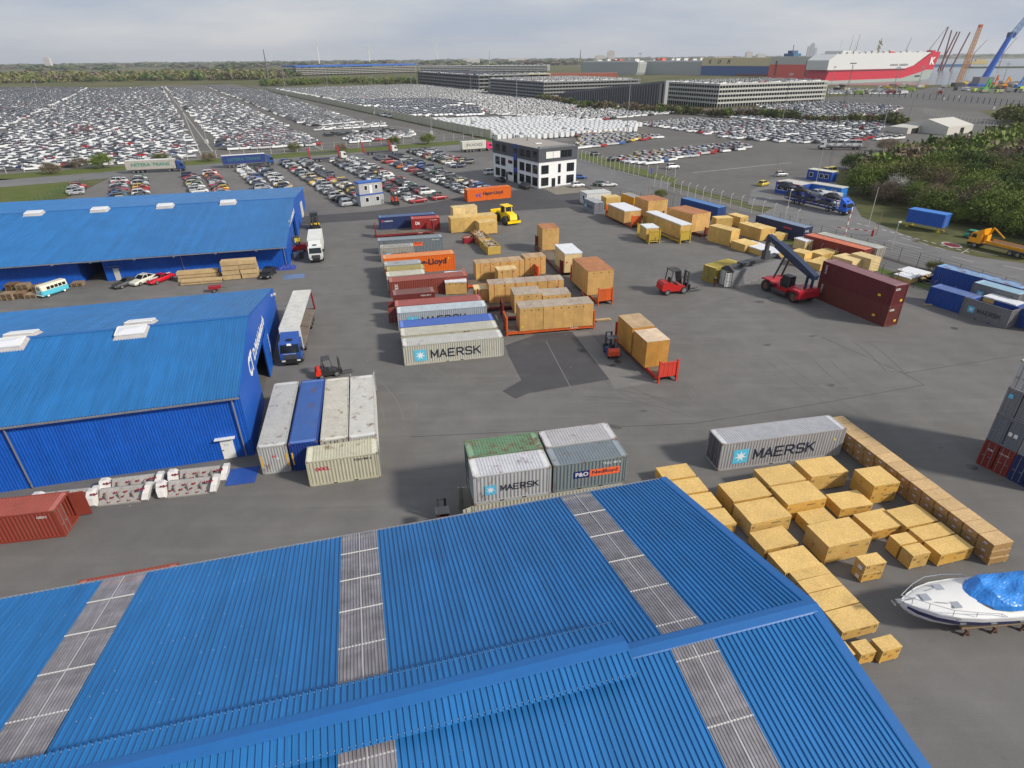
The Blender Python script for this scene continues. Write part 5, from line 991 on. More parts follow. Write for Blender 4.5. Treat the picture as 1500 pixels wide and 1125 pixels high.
p = cabin('grey two-storey container office with blue roof bands', -37.4, 153.9, 34, 6.3, 2.6, 2.9, (.36, .37, .38), srgb(50, 90, 160), wins=((1.4, 2.2), (4.2, 5.0)), trim=srgb(40, 80, 160)); cabin('', 0, 0, 0, 6.1, 2.6, 2.9, (.36, .37, .38), srgb(60, 100, 170), wins=((1.4, 2.1), (4.2, 4.9)), z0=2.9, par=p, doors=((2.7, 3.4),), trim=srgb(40, 80, 160))
cabin('white double cabin at the corner of the crate yard', 19.04, 153.11, 17.6, 6.6, 4.1, 2.8, (.6, .6, .59), (.5, .5, .49), ends=((1.4, 2.2),))
HB = srgb(30, 75, 160)
cabin('blue flat-roofed gate hut nearest the barrier', 71.2, 166.5, -57, 7.0, 5, 3.0, HB, (.5, .47, .43), wins=((.6, 1.8), (2.4, 3.6)), ends=((1.2, 3.2),), trim=srgb(150, 40, 50), doors=((4.4, 5.3),), name='gate_hut'); cabin('light blue long hut joined behind the gate hut', 78.8, 164.0, -56, 9.0, 3, 2.9, srgb(35, 110, 190), (.5, .48, .44), wins=((6.5, 7.6), (3.5, 4.6)), name='gate_hut')
cabin('blue hut with pale roof farthest behind the gate', 88.2, 186.0, -56, 7.5, 3, 2.9, HB, (.55, .54, .45), wins=((.8, 1.8), (4, 5), (5.6, 6.6)), name='gate_hut'); cabin('grey tent-like shelter before the light blue hut', 76.2, 156.4, -58, 6.5, 3.2, 2.4, (.4, .4, .41), (.5, .5, .5), name='shelter')
p = cabin('blue cabin raised on yellow legs beside the road', 84.6, 129.3, -57, 7.2, 2.6, 2.7, srgb(30, 85, 175), srgb(60, 120, 195), ends=((.7, 1.7),), z0=1.0)
for xx in (.5, 6.7):
    for yy in (.2, 2.4): m = MB(); m.beam((xx, yy, -1.0), (xx, yy, 0), .12); m.cbox((xx, yy, -.95), (.5, .5, .1)); m.build('leg', paint(srgb(210, 180, 30)), p)
m = MB(); m.box(7.2, 7.26, .4, 1.5, .1, 2.2); m.build('door', plain((.05, .12, .35)), p)
for k in range(4): m = MB(); m.box(7.3 + k * .28, 7.58 + k * .28, .4, 1.4, -.22 - .22 * k, -.17 - .22 * k); m.build('step', DARKSTEEL, p)
tent = thing('tent_hall', 'pale storage tent hall with a lower annex by the far fence', 'tent', (193.9, 289.5, 0), R(28)); m = MB(); m.prism([(-10, 0), (10, 0), (10, 3.4), (0, 6.0), (-10, 3.4)], 0, 20, 'x', M=Matrix.Translation((4, 10, 0))); m.build('roof_skin', paint((.52, .5, .45), 0, .08, .6), tent)
m = MB(); m.prism([(-16, 0), (-6.4, 0), (-6, 3.2), (-16, 2.6)], 0, 9, 'y', M=Matrix.Translation((10, 12, 0))); m.build('annex', paint((.5, .48, .43), 0, .08, .6), tent); m = MB(); m.box(14, 17, -.04, .0, 0, 2.6); m.build('doorway', HOLE, tent); m = MB(); m.box(-3, 2, 11.9, 12.02, 0, 2.2); m.build('doorway', HOLE, tent)
# ---------------------------------------------------------------- boat
bo = Vector(G(1318, 884, 2.1)); BT = thing('motor_boat', 'white motor boat with navy stripe under a blue tarpaulin', 'boat', (bo.x, bo.y, 0), R(5)); GEL = paint((.68, .67, .65), 0, .04, .25, name='white_gelcoat')
XS = [0, .35, .9, 1.8, 3, 4.5, 6.5, 9, 10.5]; HB_ = [.04, .26, .6, 1.05, 1.42, 1.6, 1.66, 1.62, 1.55]; SH = [2.3, 2.27, 2.22, 2.15, 2.08, 2.02, 1.98, 1.95, 1.95]; KE = [2.0, 1.6, 1.15, .85, .68, .6, .58, .58, .6]
def hull_ring(i, zs): return
def sec(i, f):   # f 0 keel .. 1 gunwale
    hb, z0, z1 = HB_[i], KE[i], SH[i]; w_ = hb * (0, .72, .92, .965, .985, 1.0)[f]; z = z0 + (z1 - z0) * (0, .22, .5, .63, .78, 1.0)[f]; return w_, z
for s in (-1, 1):
    m = MB(); n = 6; vs = [(XS[i] + (0 if i else -.0), s * sec(i, f)[0], sec(i, f)[1]) for i in range(9) for f in range(n)]; m.add(vs, [(i * n + f, (i + 1) * n + f, (i + 1) * n + f + 1, i * n + f + 1) for i in range(8) for f in range(n - 1)]); m.build('hull_side', GEL, BT, smooth=True)
    m = MB(); vs = [(XS[i], s * (sec(i, f)[0] + .014), sec(i, f)[1]) for i in range(1, 9) for f in (2, 3, 4)]; m.add(vs, [(i * 3 + f, (i + 1) * 3 + f, (i + 1) * 3 + f + 1, i * 3 + f + 1) for i in range(7) for f in range(2)]); m.build('navy_stripe', plain((.015, .02, .09), .3), BT, smooth=True)
    for k in range(4): m = MB(); x = 3.3 + k * 1.9; hb = np.interp(x, XS, HB_); m.cbox((x, s * (hb - .0), 1.58), (.4, .08, .08)); m.build('portlight', STEEL, BT)
    pts = [(-.15, 0, 2.85), (.4, .33, 2.88), (1.2, .8, 2.85), (2.4, 1.35, 2.75), (3.8, 1.55, 2.62), (5.4, 1.62, 2.4), (5.9, 1.62, 2.1)]
    m = MB()
    for a, b in zip(pts, pts[1:]): m.tube((a[0], s * a[1], a[2]), (b[0], s * b[1], b[2]), .025, n=6)
    rl = m.build('bow_rail', paint((.6, .6, .6), 0, .05, .2, .8), BT)
    for a in pts[1:6]: m = MB(); m.tube((a[0], s * a[1], a[2]), (a[0] + .15, s * a[1] * .95, 2.15), .018, n=5); m.build('stanchion', STEEL, rl)
m = MB(); CR = [2.34, 2.36, 2.42, 2.46, 2.48, 2.48, 2.45, 2.4, 2.4]; vs = []
for i in range(9):
    for t_ in (-1, -.82, -.5, 0, .5, .82, 1): vs.append((XS[i], HB_[i] * t_, SH[i] + .02 + (0 if abs(t_) == 1 else (CR[i] - SH[i]) * (.35 if abs(t_) > .7 else .85 if abs(t_) > .3 else 1))))
m.add(vs, [(i * 7 + j, (i + 1) * 7 + j, (i + 1) * 7 + j + 1, i * 7 + j + 1) for i in range(8) for j in range(6)]); m.build('deck', GEL, BT, smooth=True)
for s in (-1, 1): m = MB(); m.loft([[(XS[i], s * (HB_[i] + .03), SH[i] - .06), (XS[i], s * (HB_[i] + .03), SH[i] + .05), (XS[i], s * (HB_[i] - .05), SH[i] + .05), (XS[i], s * (HB_[i] - .05), SH[i] - .06)] for i in range(9)]); m.build('rub_rail', GEL, BT)
for (x, y, a) in ((1.55, 0, 10), (3.0, .72, 12), (3.1, -.68, -12)): m = MB(); m.cbox((x, y, 2.5 if y == 0 else 2.43), (.55, .5, .06)); m.build('deck_hatch', plain((.3, .32, .35), .15), BT)
for s in (-1, 1): m = MB(); m.tube((1.9, s * .45, 2.52), (2.7, s * .62, 2.52), .02, n=5); m.build('grab_rail', STEEL, BT)
m = MB(); m.tube((-.35, 0, 2.2), (.9, 0, 2.5), .05, n=6); m.beam((-.45, -.2, 2.2), (-.45, .2, 2.2), .08, .06); m.build('anchor', STEEL, BT)
m = MB(); m.box(-.3, .15, -.16, .16, 2.3, 2.36); m.build('bow_plate', STEEL, BT)
random.seed(5); m = MB(); n1, n2 = 40, 34; vs = []
for i in range(n1 + 1):
    u = i / n1; x = 4.3 + u * 5.7
    for j in range(n2 + 1):
        v = -1 + 2 * j / n2; hw = 1.42 * min(1, .84 + u * .6); xx = x + 1.0 * v * v * (1 - u) ** 2; rim = max(0, 1 - abs(v) ** 3)
        z = 2.44 + .6 * min(1, u * 5) * rim ** .6 - .3 * math.exp(-((u - .45) / .17) ** 2) * rim + .045 * math.sin(7 * v + 9 * u + 2 * math.sin(6 * u)) * rim + .03 * math.sin(23 * u - 9 * v) * rim + random.uniform(-.018, .018); vs.append((xx, hw * v, z - .16 * (abs(v) > .97)))
m.add(vs, [(i * (n2 + 1) + j, (i + 1) * (n2 + 1) + j, (i + 1) * (n2 + 1) + j + 1, i * (n2 + 1) + j + 1) for i in range(n1) for j in range(n2)]); tag(m.build('tarpaulin', paint(srgb(50, 130, 210), 0, .15, .35, name='blue_tarpaulin'), None, (bo.x, bo.y, 0), R(5), smooth=False), 'crumpled bright blue tarpaulin covering the boat cockpit', 'tarpaulin')
letter(BT, 'BB 284', (2.2, -1.5, 1.98), .8, '-y', INK, .1)
cr = thing('boat_cradle', 'rusty cradle of timbers and steel under the white boat', 'cradle', (bo.x, bo.y, 0), R(5))
for s in (-1, 1): m = MB(); m.box(3.9, 10, s * .95 - .12, s * .95 + .12, .5, .66); m.build('timber', PLANK, cr)
for x in (4.3, 6.2, 8.2):
    m = MB(); m.box(x - .08, x + .08, -1.2, 1.2, .36, .5); m.build('cross_beam', RUSTY, cr)
    for s in (-1, 1): m = MB(); m.beam((x, s * 1.1, .4), (x + .2, s * 1.15, 0), .12); m.beam((x, s * 1.1, .4), (x - .2, s * 1.15, 0), .12); m.build('leg', RUSTY, cr)
# ---------------------------------------------------------------- white steel pieces, plate, timber, pallets
STW = paint((.62, .6, .57), .15, .12, .6, name='white_steel'); STG = paint((.32, .305, .285), .2, .2, .7, name='grey_steel'); RING = plain((.28, .025, .05), .6, name='red_mark')
def steel_piece(label, x, y, rz, L=4.3):
    p = thing('steel_bracket', label, 'steel bracket', (x, y, 0), rz); m = MB(); m.prism([(0, 0), (1.35, 0), (1.35, .12), (1.0, .2), (.45, .85), (.25, 1.0), (0, .9)], .5, L - .5, 'x'); m.build('trough', STG, p)
    for x0, sd in ((.45, -1), (L - .45, 1)):
        pl = [(-.1, 0), (1.3, 0), (1.5, .3), (1.25, .8), (.65, 1.15), (.1, 1.1), (-.2, .65)]; m = MB(); m.loft([[(x0 + sd * (k * .5 + .28 * z), y, z) for y, z in pl] for k in (0, 1)]); m.build('cheek', STW, p)
    for k in range(3): m = MB(); m.cbox((1.1 + k * 1.05, .62, .55), (.1, .75, .55)); m.build('rib', STG, p)
    random.seed(hash(label) % 99)
    for k in range(16):
        u = .2 + k * (L - .4) / 15; v = .6 + .25 * (k % 3); z = (.2 + (1.0 - v) * 1.18 + .03) if .5 < u < L - .5 else 1.3; m = MB(); c_ = Vector((u, v if .5 < u < L - .5 else .95, z + .04 if .5 < u < L - .5 else 1.06))
        for q in range(6): a = math.pi * q / 4.5; m.cbox((c_.x + .1 * math.cos(a), c_.y + .1 * math.sin(a), c_.z + .0), (.085, .085, .07))
        struct(m.build('red_mark', RING, p), 'stuff')
    return p
for lab, a in (('white steel bracket at the front of the left pair', (-35.4, 40.75, R(190))), ('white steel bracket at the back of the left pair', (-30.3, 43.4, R(191))), ('white steel bracket at the front of the right pair', (-25.8, 42.3, R(190))), ('white steel bracket at the back of the right pair', (-25.6, 43.9, R(190))), ('white steel bracket partly hidden behind the red container', (-36.2, 41.9, R(190)))):
    x, y, rz = a
    if 'front of the left' in lab: x = -31.1; y = 41.3
    if 'back of the left' in lab: x = -30.9; y = 42.8
    if 'hidden' in lab: x = -35.4; y = 40.9
    steel_piece(lab, x, y, rz)
m = MB(); m.box(0, 2.45, 0, 2.45, 0, .05); m.tube((2.0, .6, .04), (2.0, .6, .056), .16, n=10); tag(m.build('steel_plate', paint(srgb(34, 74, 150), .25, .15, .6), None, (-25.1, 41.9, .01), R(11)), 'blue steel plate lying flat near the white door', 'plate')
random.seed(8)
def timber_stack(label, px, L, W, H, n, rz, mat=PALE_WOOD, nx=1):
    q = G(*px); p = thing('timber_stack', label, 'timber', (q[0], q[1], 0), rz); h = H / n
    for k in range(n):
        for i in range(nx):
            l = L / nx; o = random.uniform(-.12, .12); m = MB()
            for b in range(4): m.box(i * l + o + .03, (i + 1) * l + o - .03, W * b / 4 + .01, W * (b + 1) / 4 - .01, k * h + .08, k * h + h - .02)
            struct(m.build('plank_bundle', mat, p), 'stuff')
        for xx in np.linspace(.4, L - .4, 3): m = MB(); m.box(xx - .05, xx + .05, 0, W, k * h, k * h + .075); m.build('bearer', PLANK, p)
    return p
timber_stack('low stack of long planks by the far shed', (265, 419), 6.3, 1.2, .7, 2, R(14)); timber_stack('higher stack of long planks behind the low one', (262, 414), 6.5, 1.3, 1.7, 3, R(14)); timber_stack('tall block of board packs by the far shed', (328, 411), 5.6, 1.6, 3.2, 4, R(14), nx=2)
timber_stack('short pile of planks on the ground near the dark asphalt', (873, 472), 2.3, .5, .3, 2, R(13)); m = MB(); m.box(0, 3.4, 0, .25, 0, .12); tag(m.build('timber_beam', PALE_WOOD, None, G(1353, 447), R(-3)), 'single pale beam lying on the yard near the blue containers', 'beam')
def pallet_stack(label, px, n, rz, s=1.2, mat=PLANK):
    q = G(*px); p = thing('pallet_stack', label, 'pallets', (q[0], q[1], 0), rz)
    for k in range(n):
        m = MB(); o = random.uniform(-.06, .06), random.uniform(-.06, .06)
        for i in range(5): m.box(o[0], o[0] + s, o[1] + i * s / 5 + .02, o[1] + (i + 1) * s / 5 - .02, k * .145 + .12, k * .145 + .143)
        for i in range(3): m.box(o[0] + i * (s - .1) / 2, o[0] + i * (s - .1) / 2 + .1, o[1], o[1] + s * .8, k * .145, k * .145 + .12)
        struct(m.build('pallet', mat, p), 'stuff')
    return p
BROWNP = wood((.22, .14, .08), 'brown_pallet')
for i, (px, n, lab) in enumerate((((2, 441), 7, 'pallet stack cut by the left frame edge'), ((18, 439), 6, 'pallet stack second from the left frame edge'), ((36, 438), 4, 'low pallet stack before the camper van'), ((48, 430), 7, 'pallet stack right beside the camper van'), ((26, 430), 9, 'tall pallet stack behind the front ones'), ((10, 428), 8, 'pallet stack behind, with a crate on top'), ((104, 421), 4, 'small pallet stack right of the camper van'))): pallet_stack(lab, px, n, R(random.uniform(5, 25)), 1.7, BROWNP if i % 2 else PLANK)
m = MB(); m.box(0, 1.7, 0, 1.2, 0, 1.0); m.box(.05, 1.65, -.03, 0, .1, .2); m.box(.05, 1.65, -.03, 0, .7, .8); q = G(8, 421); tag(m.build('wooden_box', wood((.3, .17, .09), 'brown_box'), None, (q[0], q[1], 1.2), R(14)), 'brown wooden box on top of the pallets at the left', 'box')
q = G(58, 420); m = MB()
for k in range(9): m.box(k * .25, k * .25 + .21, 0, .08, 0, 2.9)
m.box(0, 2.2, .08, .16, .5, .65); m.box(0, 2.2, .08, .16, 2.2, 2.35); o = tag(m.build('pallet_board', BROWNP, None, (q[0], q[1], 0), R(14)), 'tall slatted board leaning on the far shed wall', 'board'); o.rotation_euler = (R(-8), 0, R(14))
# old cars before the far shed
def camper():
    x, y = -73.2, 91.8; p = thing('camper_van', 'old turquoise and cream camper bus parked before the far shed', 'van', (x, y, 0), R(-112)); TQ, CRM = carpaint(srgb(85, 185, 205)), carpaint(srgb(222, 215, 190)); st = [(2.1, .62), (2.0, .8), (1.6, .86), (-1.9, .86), (-2.1, .8)]
    m = MB(); m.loft([[(xx, -h * .9, .3), (xx, -h, .5), (xx, -h, 1.15), (xx, h, 1.15), (xx, h, .5), (xx, h * .9, .3)] for xx, h in st]); m.build('lower_body', TQ, p)
    m = MB(); m.loft([[(xx, -h * k, z) for z, k in ((1.15, 1.0),)] + [(xx - .0, -h * .9, 1.72), (xx - .06, -h * .7, 1.92), (xx - .06, h * .7, 1.92), (xx, h * .9, 1.72), (xx, h, 1.15)] for xx, h in [(2.02, .62), (1.9, .78), (1.55, .84), (-1.9, .84), (-2.05, .78)]]); m.build('upper_body', CRM, p)
    for s in (-1, 1):
        for k in range(5): xx = 1.2 - k * .62; m = MB(); m.add([(xx, s * .865, 1.22), (xx - .5, s * .865, 1.22), (xx - .5, s * .80, 1.66), (xx, s * .80, 1.66)], [(0, 1, 2, 3)]); m.build('side_window', GLASS, p)
        m = MB(); m.add([(2.04, s * .06, 1.2), (2.0, s * .66, 1.2), (1.97, s * .62, 1.64), (2.035, s * .06, 1.64)], [(0, 1, 2, 3)]); m.build('windscreen', GLASS, p); m = MB(); m.tube((2.0, s * .52, .78), (2.12, s * .52, .78), .12, n=10); m.build('headlight', LAMPG, p)
        for xx in (1.3, -1.3): wheel(p, xx, s * .74, .33, .2, WHITE)
    m = MB(); m.add([(2.115, -.5, 1.15), (2.115, .5, 1.15), (2.125, 0, .6)], [(0, 1, 2)]); m.build('front_emblem_panel', CRM, p); m = MB(); m.box(2.05, 2.2, -.8, .8, .35, .48); m.build('bumper', WHITE, p)
camper()
car('old white saloon car between wreck and red sports car', *G(211, 414)[:2], R(-110), 'sedan', srgb(205, 205, 190)); c = car('red sports car with white stripe before the far shed', *G(236, 412)[:2], R(-112), 'coupe', srgb(190, 20, 40)); m = MB(); m.box(-2.1, 2.2, -.18, .18, .95, .97); m.box(.6, 2.2, -.18, .18, .86, .89); m.build('white_stripe', plain((.7, .7, .7)), c)
car('dark grey wrecked car beside the old white saloon', *G(187, 418)[:2], R(-118), 'coupe', (.06, .06, .06)); car('black car at the corner of the far shed', *G(394, 404)[:2], R(-88), 'sedan', (.012, .012, .014)); car('green car on the road ahead of the yellow lorry', *G(1428, 349)[:2], R(-50), 'hatch', srgb(60, 160, 130))
q = G(316, 427); p = thing('hand_trailer', 'small red hand trailer between the two sheds', 'trailer', (q[0], q[1], 0), R(20)); m = MB(); m.box(-.9, .9, -.5, .5, .55, .95); m.build('tub', paint(srgb(150, 30, 40), .1), p); m = MB(); m.beam((.9, 0, .6), (1.8, 0, .35), .08); m.build('drawbar', DARKSTEEL, p)
for s in (-1, 1): wheel(p, -.1, s * .58, .28, .14)
def heap(label, px, r, h, mat, name, cat, seed, n=14, z=0):
    random.seed(seed); m = MB(); q = G(*px)
    vs = []; k = 14
    for i in range(k):
        for j in range(k):
            u, v = -1 + 2 * i / (k - 1), -1 + 2 * j / (k - 1); d = max(abs(u), abs(v)); vs.append((u * r[0], v * r[1], max(.01, h * (1 - d ** 2.2) * random.uniform(.45, 1))))
    m.add(vs, [(i * k + j, (i + 1) * k + j, (i + 1) * k + j + 1, i * k + j + 1) for i in range(k - 1) for j in range(k - 1)]); return tag(m.build(name, mat, None, (q[0], q[1], z), R(14)), label, cat)
heap('crumpled dark blue tarpaulin at the far shed corner', (418, 393), (1.8, 1.1), .7, paint(srgb(40, 60, 140), 0, .2, .5), 'tarpaulin', 'tarpaulin', 1); heap('flat blue-grey tarpaulin on the ground before the shed corner', (431, 405), (1.7, 1.3), .12, paint(srgb(95, 115, 150), 0, .2, .6), 'tarpaulin', 'tarpaulin', 2)
for i, (px, c_) in enumerate((((436, 380), srgb(60, 80, 120)), ((441, 378), srgb(70, 70, 72)))): q = G(*px); m = MB(); m.prism([(-.45, 0), (.45, 0), (.55, 1.2), (-.55, 1.2)], -.4, .4); b = thing('waste_bin', ['blue-lidded waste bin at the far shed gable', 'grey waste bin behind the blue-lidded one'][i], 'bin', q, R(14)); m.build('tub', paint((.08, .085, .09)), b); m = MB(); m.box(-.58, .58, -.45, .45, 1.2, 1.3); m.build('lid', paint(c_), b)
# open crates full of dunnage, skip, black parts
def open_box(label, x, y, th, L, W, H, mat, name, cat, junk, mesh_mat=PALE_WOOD, flare=0.):
    a = Vector((math.cos(R(th)), math.sin(R(th)))); b = Vector((-a.y, a.x)); c = Vector((x, y)) + a * L / 2 + b * W / 2; p = thing(name, label, cat, (c.x, c.y, 0), R(th)); l, w_ = L / 2, W / 2
    for s in (-1, 1):
        m = MB(); m.box(-l, l, s * w_ - .05, s * w_ + .05, .1, H); m.build('side_panel', mat, p); m = MB(); m.box(s * l - .05, s * l + .05, -w_ + .05, w_ - .05, .1, H); m.build('end_panel', mat, p)
        for k in range(max(2, int(W / 1.2))): yy = -w_ + .3 + (W - .6) * k / max(1, int(W / 1.2) - 1); m = MB(); m.cbox((s * (l + .08), yy, H / 2), (.08, .12, H - .1)); m.build('batten', mat, p)
    m = MB(); m.box(-l, l, -w_, w_, 0, .1); m.build('floor', PLANK, p)
    m = MB()
    for k in range(junk):
        c_ = Vector((random.uniform(-l * .7, l * .7), random.uniform(-w_ * .8, w_ * .8), random.uniform(H * .6, H * 1.05))); d = Vector((random.uniform(-1, 1), random.uniform(-1, 1), random.uniform(-.25, .25))).normalized() * random.uniform(.3, .9); m.beam(tuple(c_ - d), tuple(c_ + d), .12, .05)
    struct(m.build('scrap_wood', mesh_mat, p), 'stuff'); return p
SCR = wood((.5, .42, .32), 'scrap_timber'); open_box('yellow open crate of scrap wood, the nearer one', -4.27, 110.74, 18, 2.45, 5.8, 1.55, wood(srgb(190, 160, 80), 'old_yellow_wood'), 'scrap_crate', 'crate', 60, SCR); open_box('brown open crate of scrap wood, the farther one', -6.29, 117.0, 18, 2.4, 5.8, 1.5, wood(srgb(160, 115, 65), 'old_brown_wood'), 'scrap_crate', 'crate', 60, SCR)
open_box('red steel skip left of the scrap crates', -9.3, 118.7, 9, 1.8, 2.0, 1.15, paint(srgb(150, 28, 45), .2), 'skip', 'skip', 14, SCR)
random.seed(21); q = G(1362, 412); bp_ = thing('black_parts', 'heap of shiny black moulded parts by the fence', 'parts', (q[0], q[1], 0), R(-25))
for k in range(46):
    m = MB(); x, y, z = random.uniform(-3, 3), random.uniform(-1.3, 1.3), random.uniform(.15, .9) * (1); m.loft([[(x + u, y + .16 * c_ * math.cos(a), z + .16 * c_ * math.sin(a) + .25 * math.sin(3 * u + k)) for a in np.linspace(0, 2 * math.pi, 6, endpoint=False)] for u, c_ in ((-.6, .5), (-.2, 1.2), (.2, 1), (.6, .4))]); m.build('moulded_part', plain((.012, .012, .014), .2, name='shiny_black') if k % 7 else paint(srgb(190, 160, 90)), bp_)
# worker
def person(label, x, y, rz, suit):
    me = bpy.data.meshes.new('person'); V = [(0, 0, .95), (0, 0, 1.15), (0, .0, 1.38), (0, .0, 1.5), (.02, 0, 1.64), (0, .1, .9), (.03, .12, .5), (0, .12, .08), (.16, .13, .04), (0, -.1, .9), (-.05, -.13, .5), (-.12, -.13, .08), (.04, -.14, .04), (0, .2, 1.4), (.03, .26, 1.12), (.16, .24, .92), (.22, .23, .86), (0, -.2, 1.4), (.05, -.27, 1.14), (.2, -.22, .98), (.27, -.2, .95), (.02, 0, 1.74)]
    Ed = [(0, 1), (1, 2), (2, 3), (3, 4), (0, 5), (5, 6), (6, 7), (7, 8), (0, 9), (9, 10), (10, 11), (11, 12), (2, 13), (13, 14), (14, 15), (15, 16), (2, 17), (17, 18), (18, 19), (19, 20), (4, 21)]; me.from_pydata(V, Ed, [])
    o = obj('person', me, None, (x, y, 0), rz); o.modifiers.new('skin', 'SKIN'); o.modifiers.new('subdivision', 'SUBSURF').levels = 2; o.modifiers['subdivision'].render_levels = 2; rad = [.15, .15, .16, .06, .1, .1, .075, .05, .045, .1, .075, .05, .045, .07, .05, .035, .035, .07, .05, .035, .035, .085]
    for i, r in enumerate(rad): me.skin_vertices[0].data[i].radius = (r, r)
    me.skin_vertices[0].data[0].use_root = True; m, t, b = nodemat('work_clothes'); sp_ = N(t, 'ShaderNodeSeparateXYZ', {0: coords(t, rnd=False)}); r_ = N(t, 'ShaderNodeValToRGB', {0: N(t, 'ShaderNodeMath', {0: sp_.outputs[2], 1: 2.0}, operation='DIVIDE').outputs[0]}); r_.color_ramp.interpolation = 'CONSTANT'; e = r_.color_ramp.elements
    e[0].color = (.01, .01, .01, 1); e[1].position = .05; e[1].color = (*suit, 1)
    for ps_, c_ in ((.57, (.02, .02, .03)), (.75, (.4, .25, .18)), (.86, (.03, .02, .015))): n_ = e.new(ps_); n_.color = (*c_, 1)
    t.links.new(r_.outputs[0], b.inputs['Base Color']); me.materials.append(m); return tag(o, label, 'person')
q = G(1046, 421); person('person in dark red work trousers standing by the open container door', q[0], q[1], R(60), (.12, .015, .03))
# ---------------------------------------------------------------- parked cars
random.seed(42)
PAL = [('white', (.62, .62, .61), 20), ('silver', (.34, .35, .37), 22), ('black', (.012, .013, .015), 20), ('dark grey', (.06, .063, .07), 16), ('navy', (.015, .025, .07), 8), ('red', (.32, .012, .016), 9), ('blue', (.02, .08, .3), 4), ('beige', (.45, .38, .24), 4), ('yellow', (.65, .42, .02), 3), ('green', (.03, .1, .06), 2), ('orange', (.5, .14, .02), 1)]
def pick(pal=PAL): return random.choices(pal, [p[2] for p in pal])[0]
VDIR = math.atan2(V_.y, V_.x)
STRIPS = [('leftmost', 127, -30, -84), ('leftmost', 121, -30, -84), ('second', 110.5, -25, -88), ('second', 104.5, -25, -84), ('third', 95.2, -21, -103), ('third', 89.2, -21, -104), ('fourth', 79, -27, -108), ('fourth', 73, -26, -108), ('fifth', 62.7, -27, -110), ('fifth', 56.8, -26, -108), ('sixth', 46.3, -18, -64), ('sixth', 40.4, -16, -60), ('fence-side', 146.5, -30, -76), ('fence-side', 141, -28, -70), ('fence-side', 157, -34, -84)]
ncar = 0
for nm, v, u0, u1 in STRIPS:
    u = u0
    while u > u1 and ncar < 335:
        u -= random.uniform(2.35, 2.9)
        if random.random() < .07: continue
        cn, cc, _ = pick(); kd = random.choices(['sedan', 'hatch', 'suv', 'coupe'], [42, 22, 22, 14])[0]; x, y = UV(u, v + random.uniform(-.35, .35))
        if abs(x + 34.5) < 5.5 and abs(y - 156) < 4.5: continue
        car(f'{cn} {dict(sedan="saloon car", hatch="hatchback", suv="SUV", coupe="low coupe")[kd]} in the {nm} column of the near car lot', x, y, VDIR + math.pi * (random.random() < .6) + random.uniform(-.06, .06), kd, cc, f'{cn} cars of the {nm} near lot column', lights=False); ncar += 1
for lab, px, rz, kd, cl in (('white SUV parked at the far end of the near lot by the fence', (176, 268), R(12), 'suv', (.6, .6, .6)), ('black estate car parked along the office wall', (768, 276), R(120), 'suv', (.012, .013, .015)), ('black car behind the estate along the office wall', (733, 266), R(118), 'sedan', (.02, .02, .025)), ('white hatchback right of the office corner', (846, 274), R(20), 'hatch', (.6, .6, .6)), ('white SUV left of the office', (719, 255), R(30), 'suv', (.6, .6, .6)), ('blue car behind the office corner', (849, 262), R(10), 'sedan', (.02, .06, .22)), ('dark green car by the lane fence behind the white cabin', (880, 272), R(15), 'sedan', (.02, .05, .045)), ('white car behind the dark green one', (892, 273), R(12), 'coupe', (.55, .55, .54)), ('silver car leaving on the far lot lane', (1144, 258), R(15), 'hatch', (.4, .41, .43)), ('yellow car beside the gate hut', (1118, 272), R(40), 'hatch', (.6, .45, .03)), ('white car crossing the lot beside the fence posts', (985, 247), R(22), 'suv', (.6, .6, .6)), ('black car crossing the lot behind the office', (872, 228), R(18), 'hatch', (.02, .02, .02)), ('yellow van behind the farthest blue hut', (1215, 256), R(30), 'van', (.5, .42, .05))):
    q = G(*px); car(lab, q[0], q[1], rz, kd, cl)
# vans on the lot right of the concrete wall: one mesh each
def van_mesh():
    m = MB(); st, cb = CARS['van']; m.loft([[(x, -h, .35), (x, -h, z), (x, h, z), (x, h, .35)] for x, z, h in st]); m.prism([(2.1, 1.42), (1.5, 2.35), (-2.85, 2.4), (-2.88, 1.42)], -.95, .95)
    m.add([(2.13, -.85, 1.46), (2.13, .85, 1.46), (1.57, .8, 2.28), (1.57, -.8, 2.28)], [(0, 1, 2, 3)], 1)
    for s in (-1, 1):
        m.add([(1.75, s * .975, 1.5), (.6, s * .975, 1.5), (.6, s * .975, 2.1), (1.4, s * .975, 2.1)], [(0, 1, 2, 3)], 1)
        for x in (1.9, -1.9): m.tube((x, s * .75, .36), (x, s * 1.0, .36), .36, n=8, m=2)
    return m
VM = cached(('parked_van',), van_mesh); VW_ = carpaint((.66, .665, .67))
def poly_fill(poly, du, dv, jit=.2, gap=.05, rowgap=None, aisle=None):
    us, vs = zip(*[toUV(*G(*p)[:2]) for p in poly]); out = []; i = 0; u = min(us)
    while u < max(us):
        i += 1; v = min(vs) - random.random() * dv; f_ = random.uniform(.94, 1.1)
        if not (aisle and i % aisle == 0):
            while v < max(vs):
                x, y = UV(u, v)
                if inpoly(PX(x, y), poly) and random.random() > gap: out.append((x + random.uniform(-jit, jit), y + random.uniform(-jit, jit)))
                v += dv * f_ * random.uniform(.97, 1.05) + (random.random() < .02) * dv
        u += du
    return out
nv = 0
FARVANS = [q for poly in ([(492, 148), (640, 146), (690, 153), (630, 160), (520, 156)], [(552, 160), (700, 158), (712, 170), (560, 172)]) for q in poly_fill(poly, 9.2, 3.0, .15, .05)]
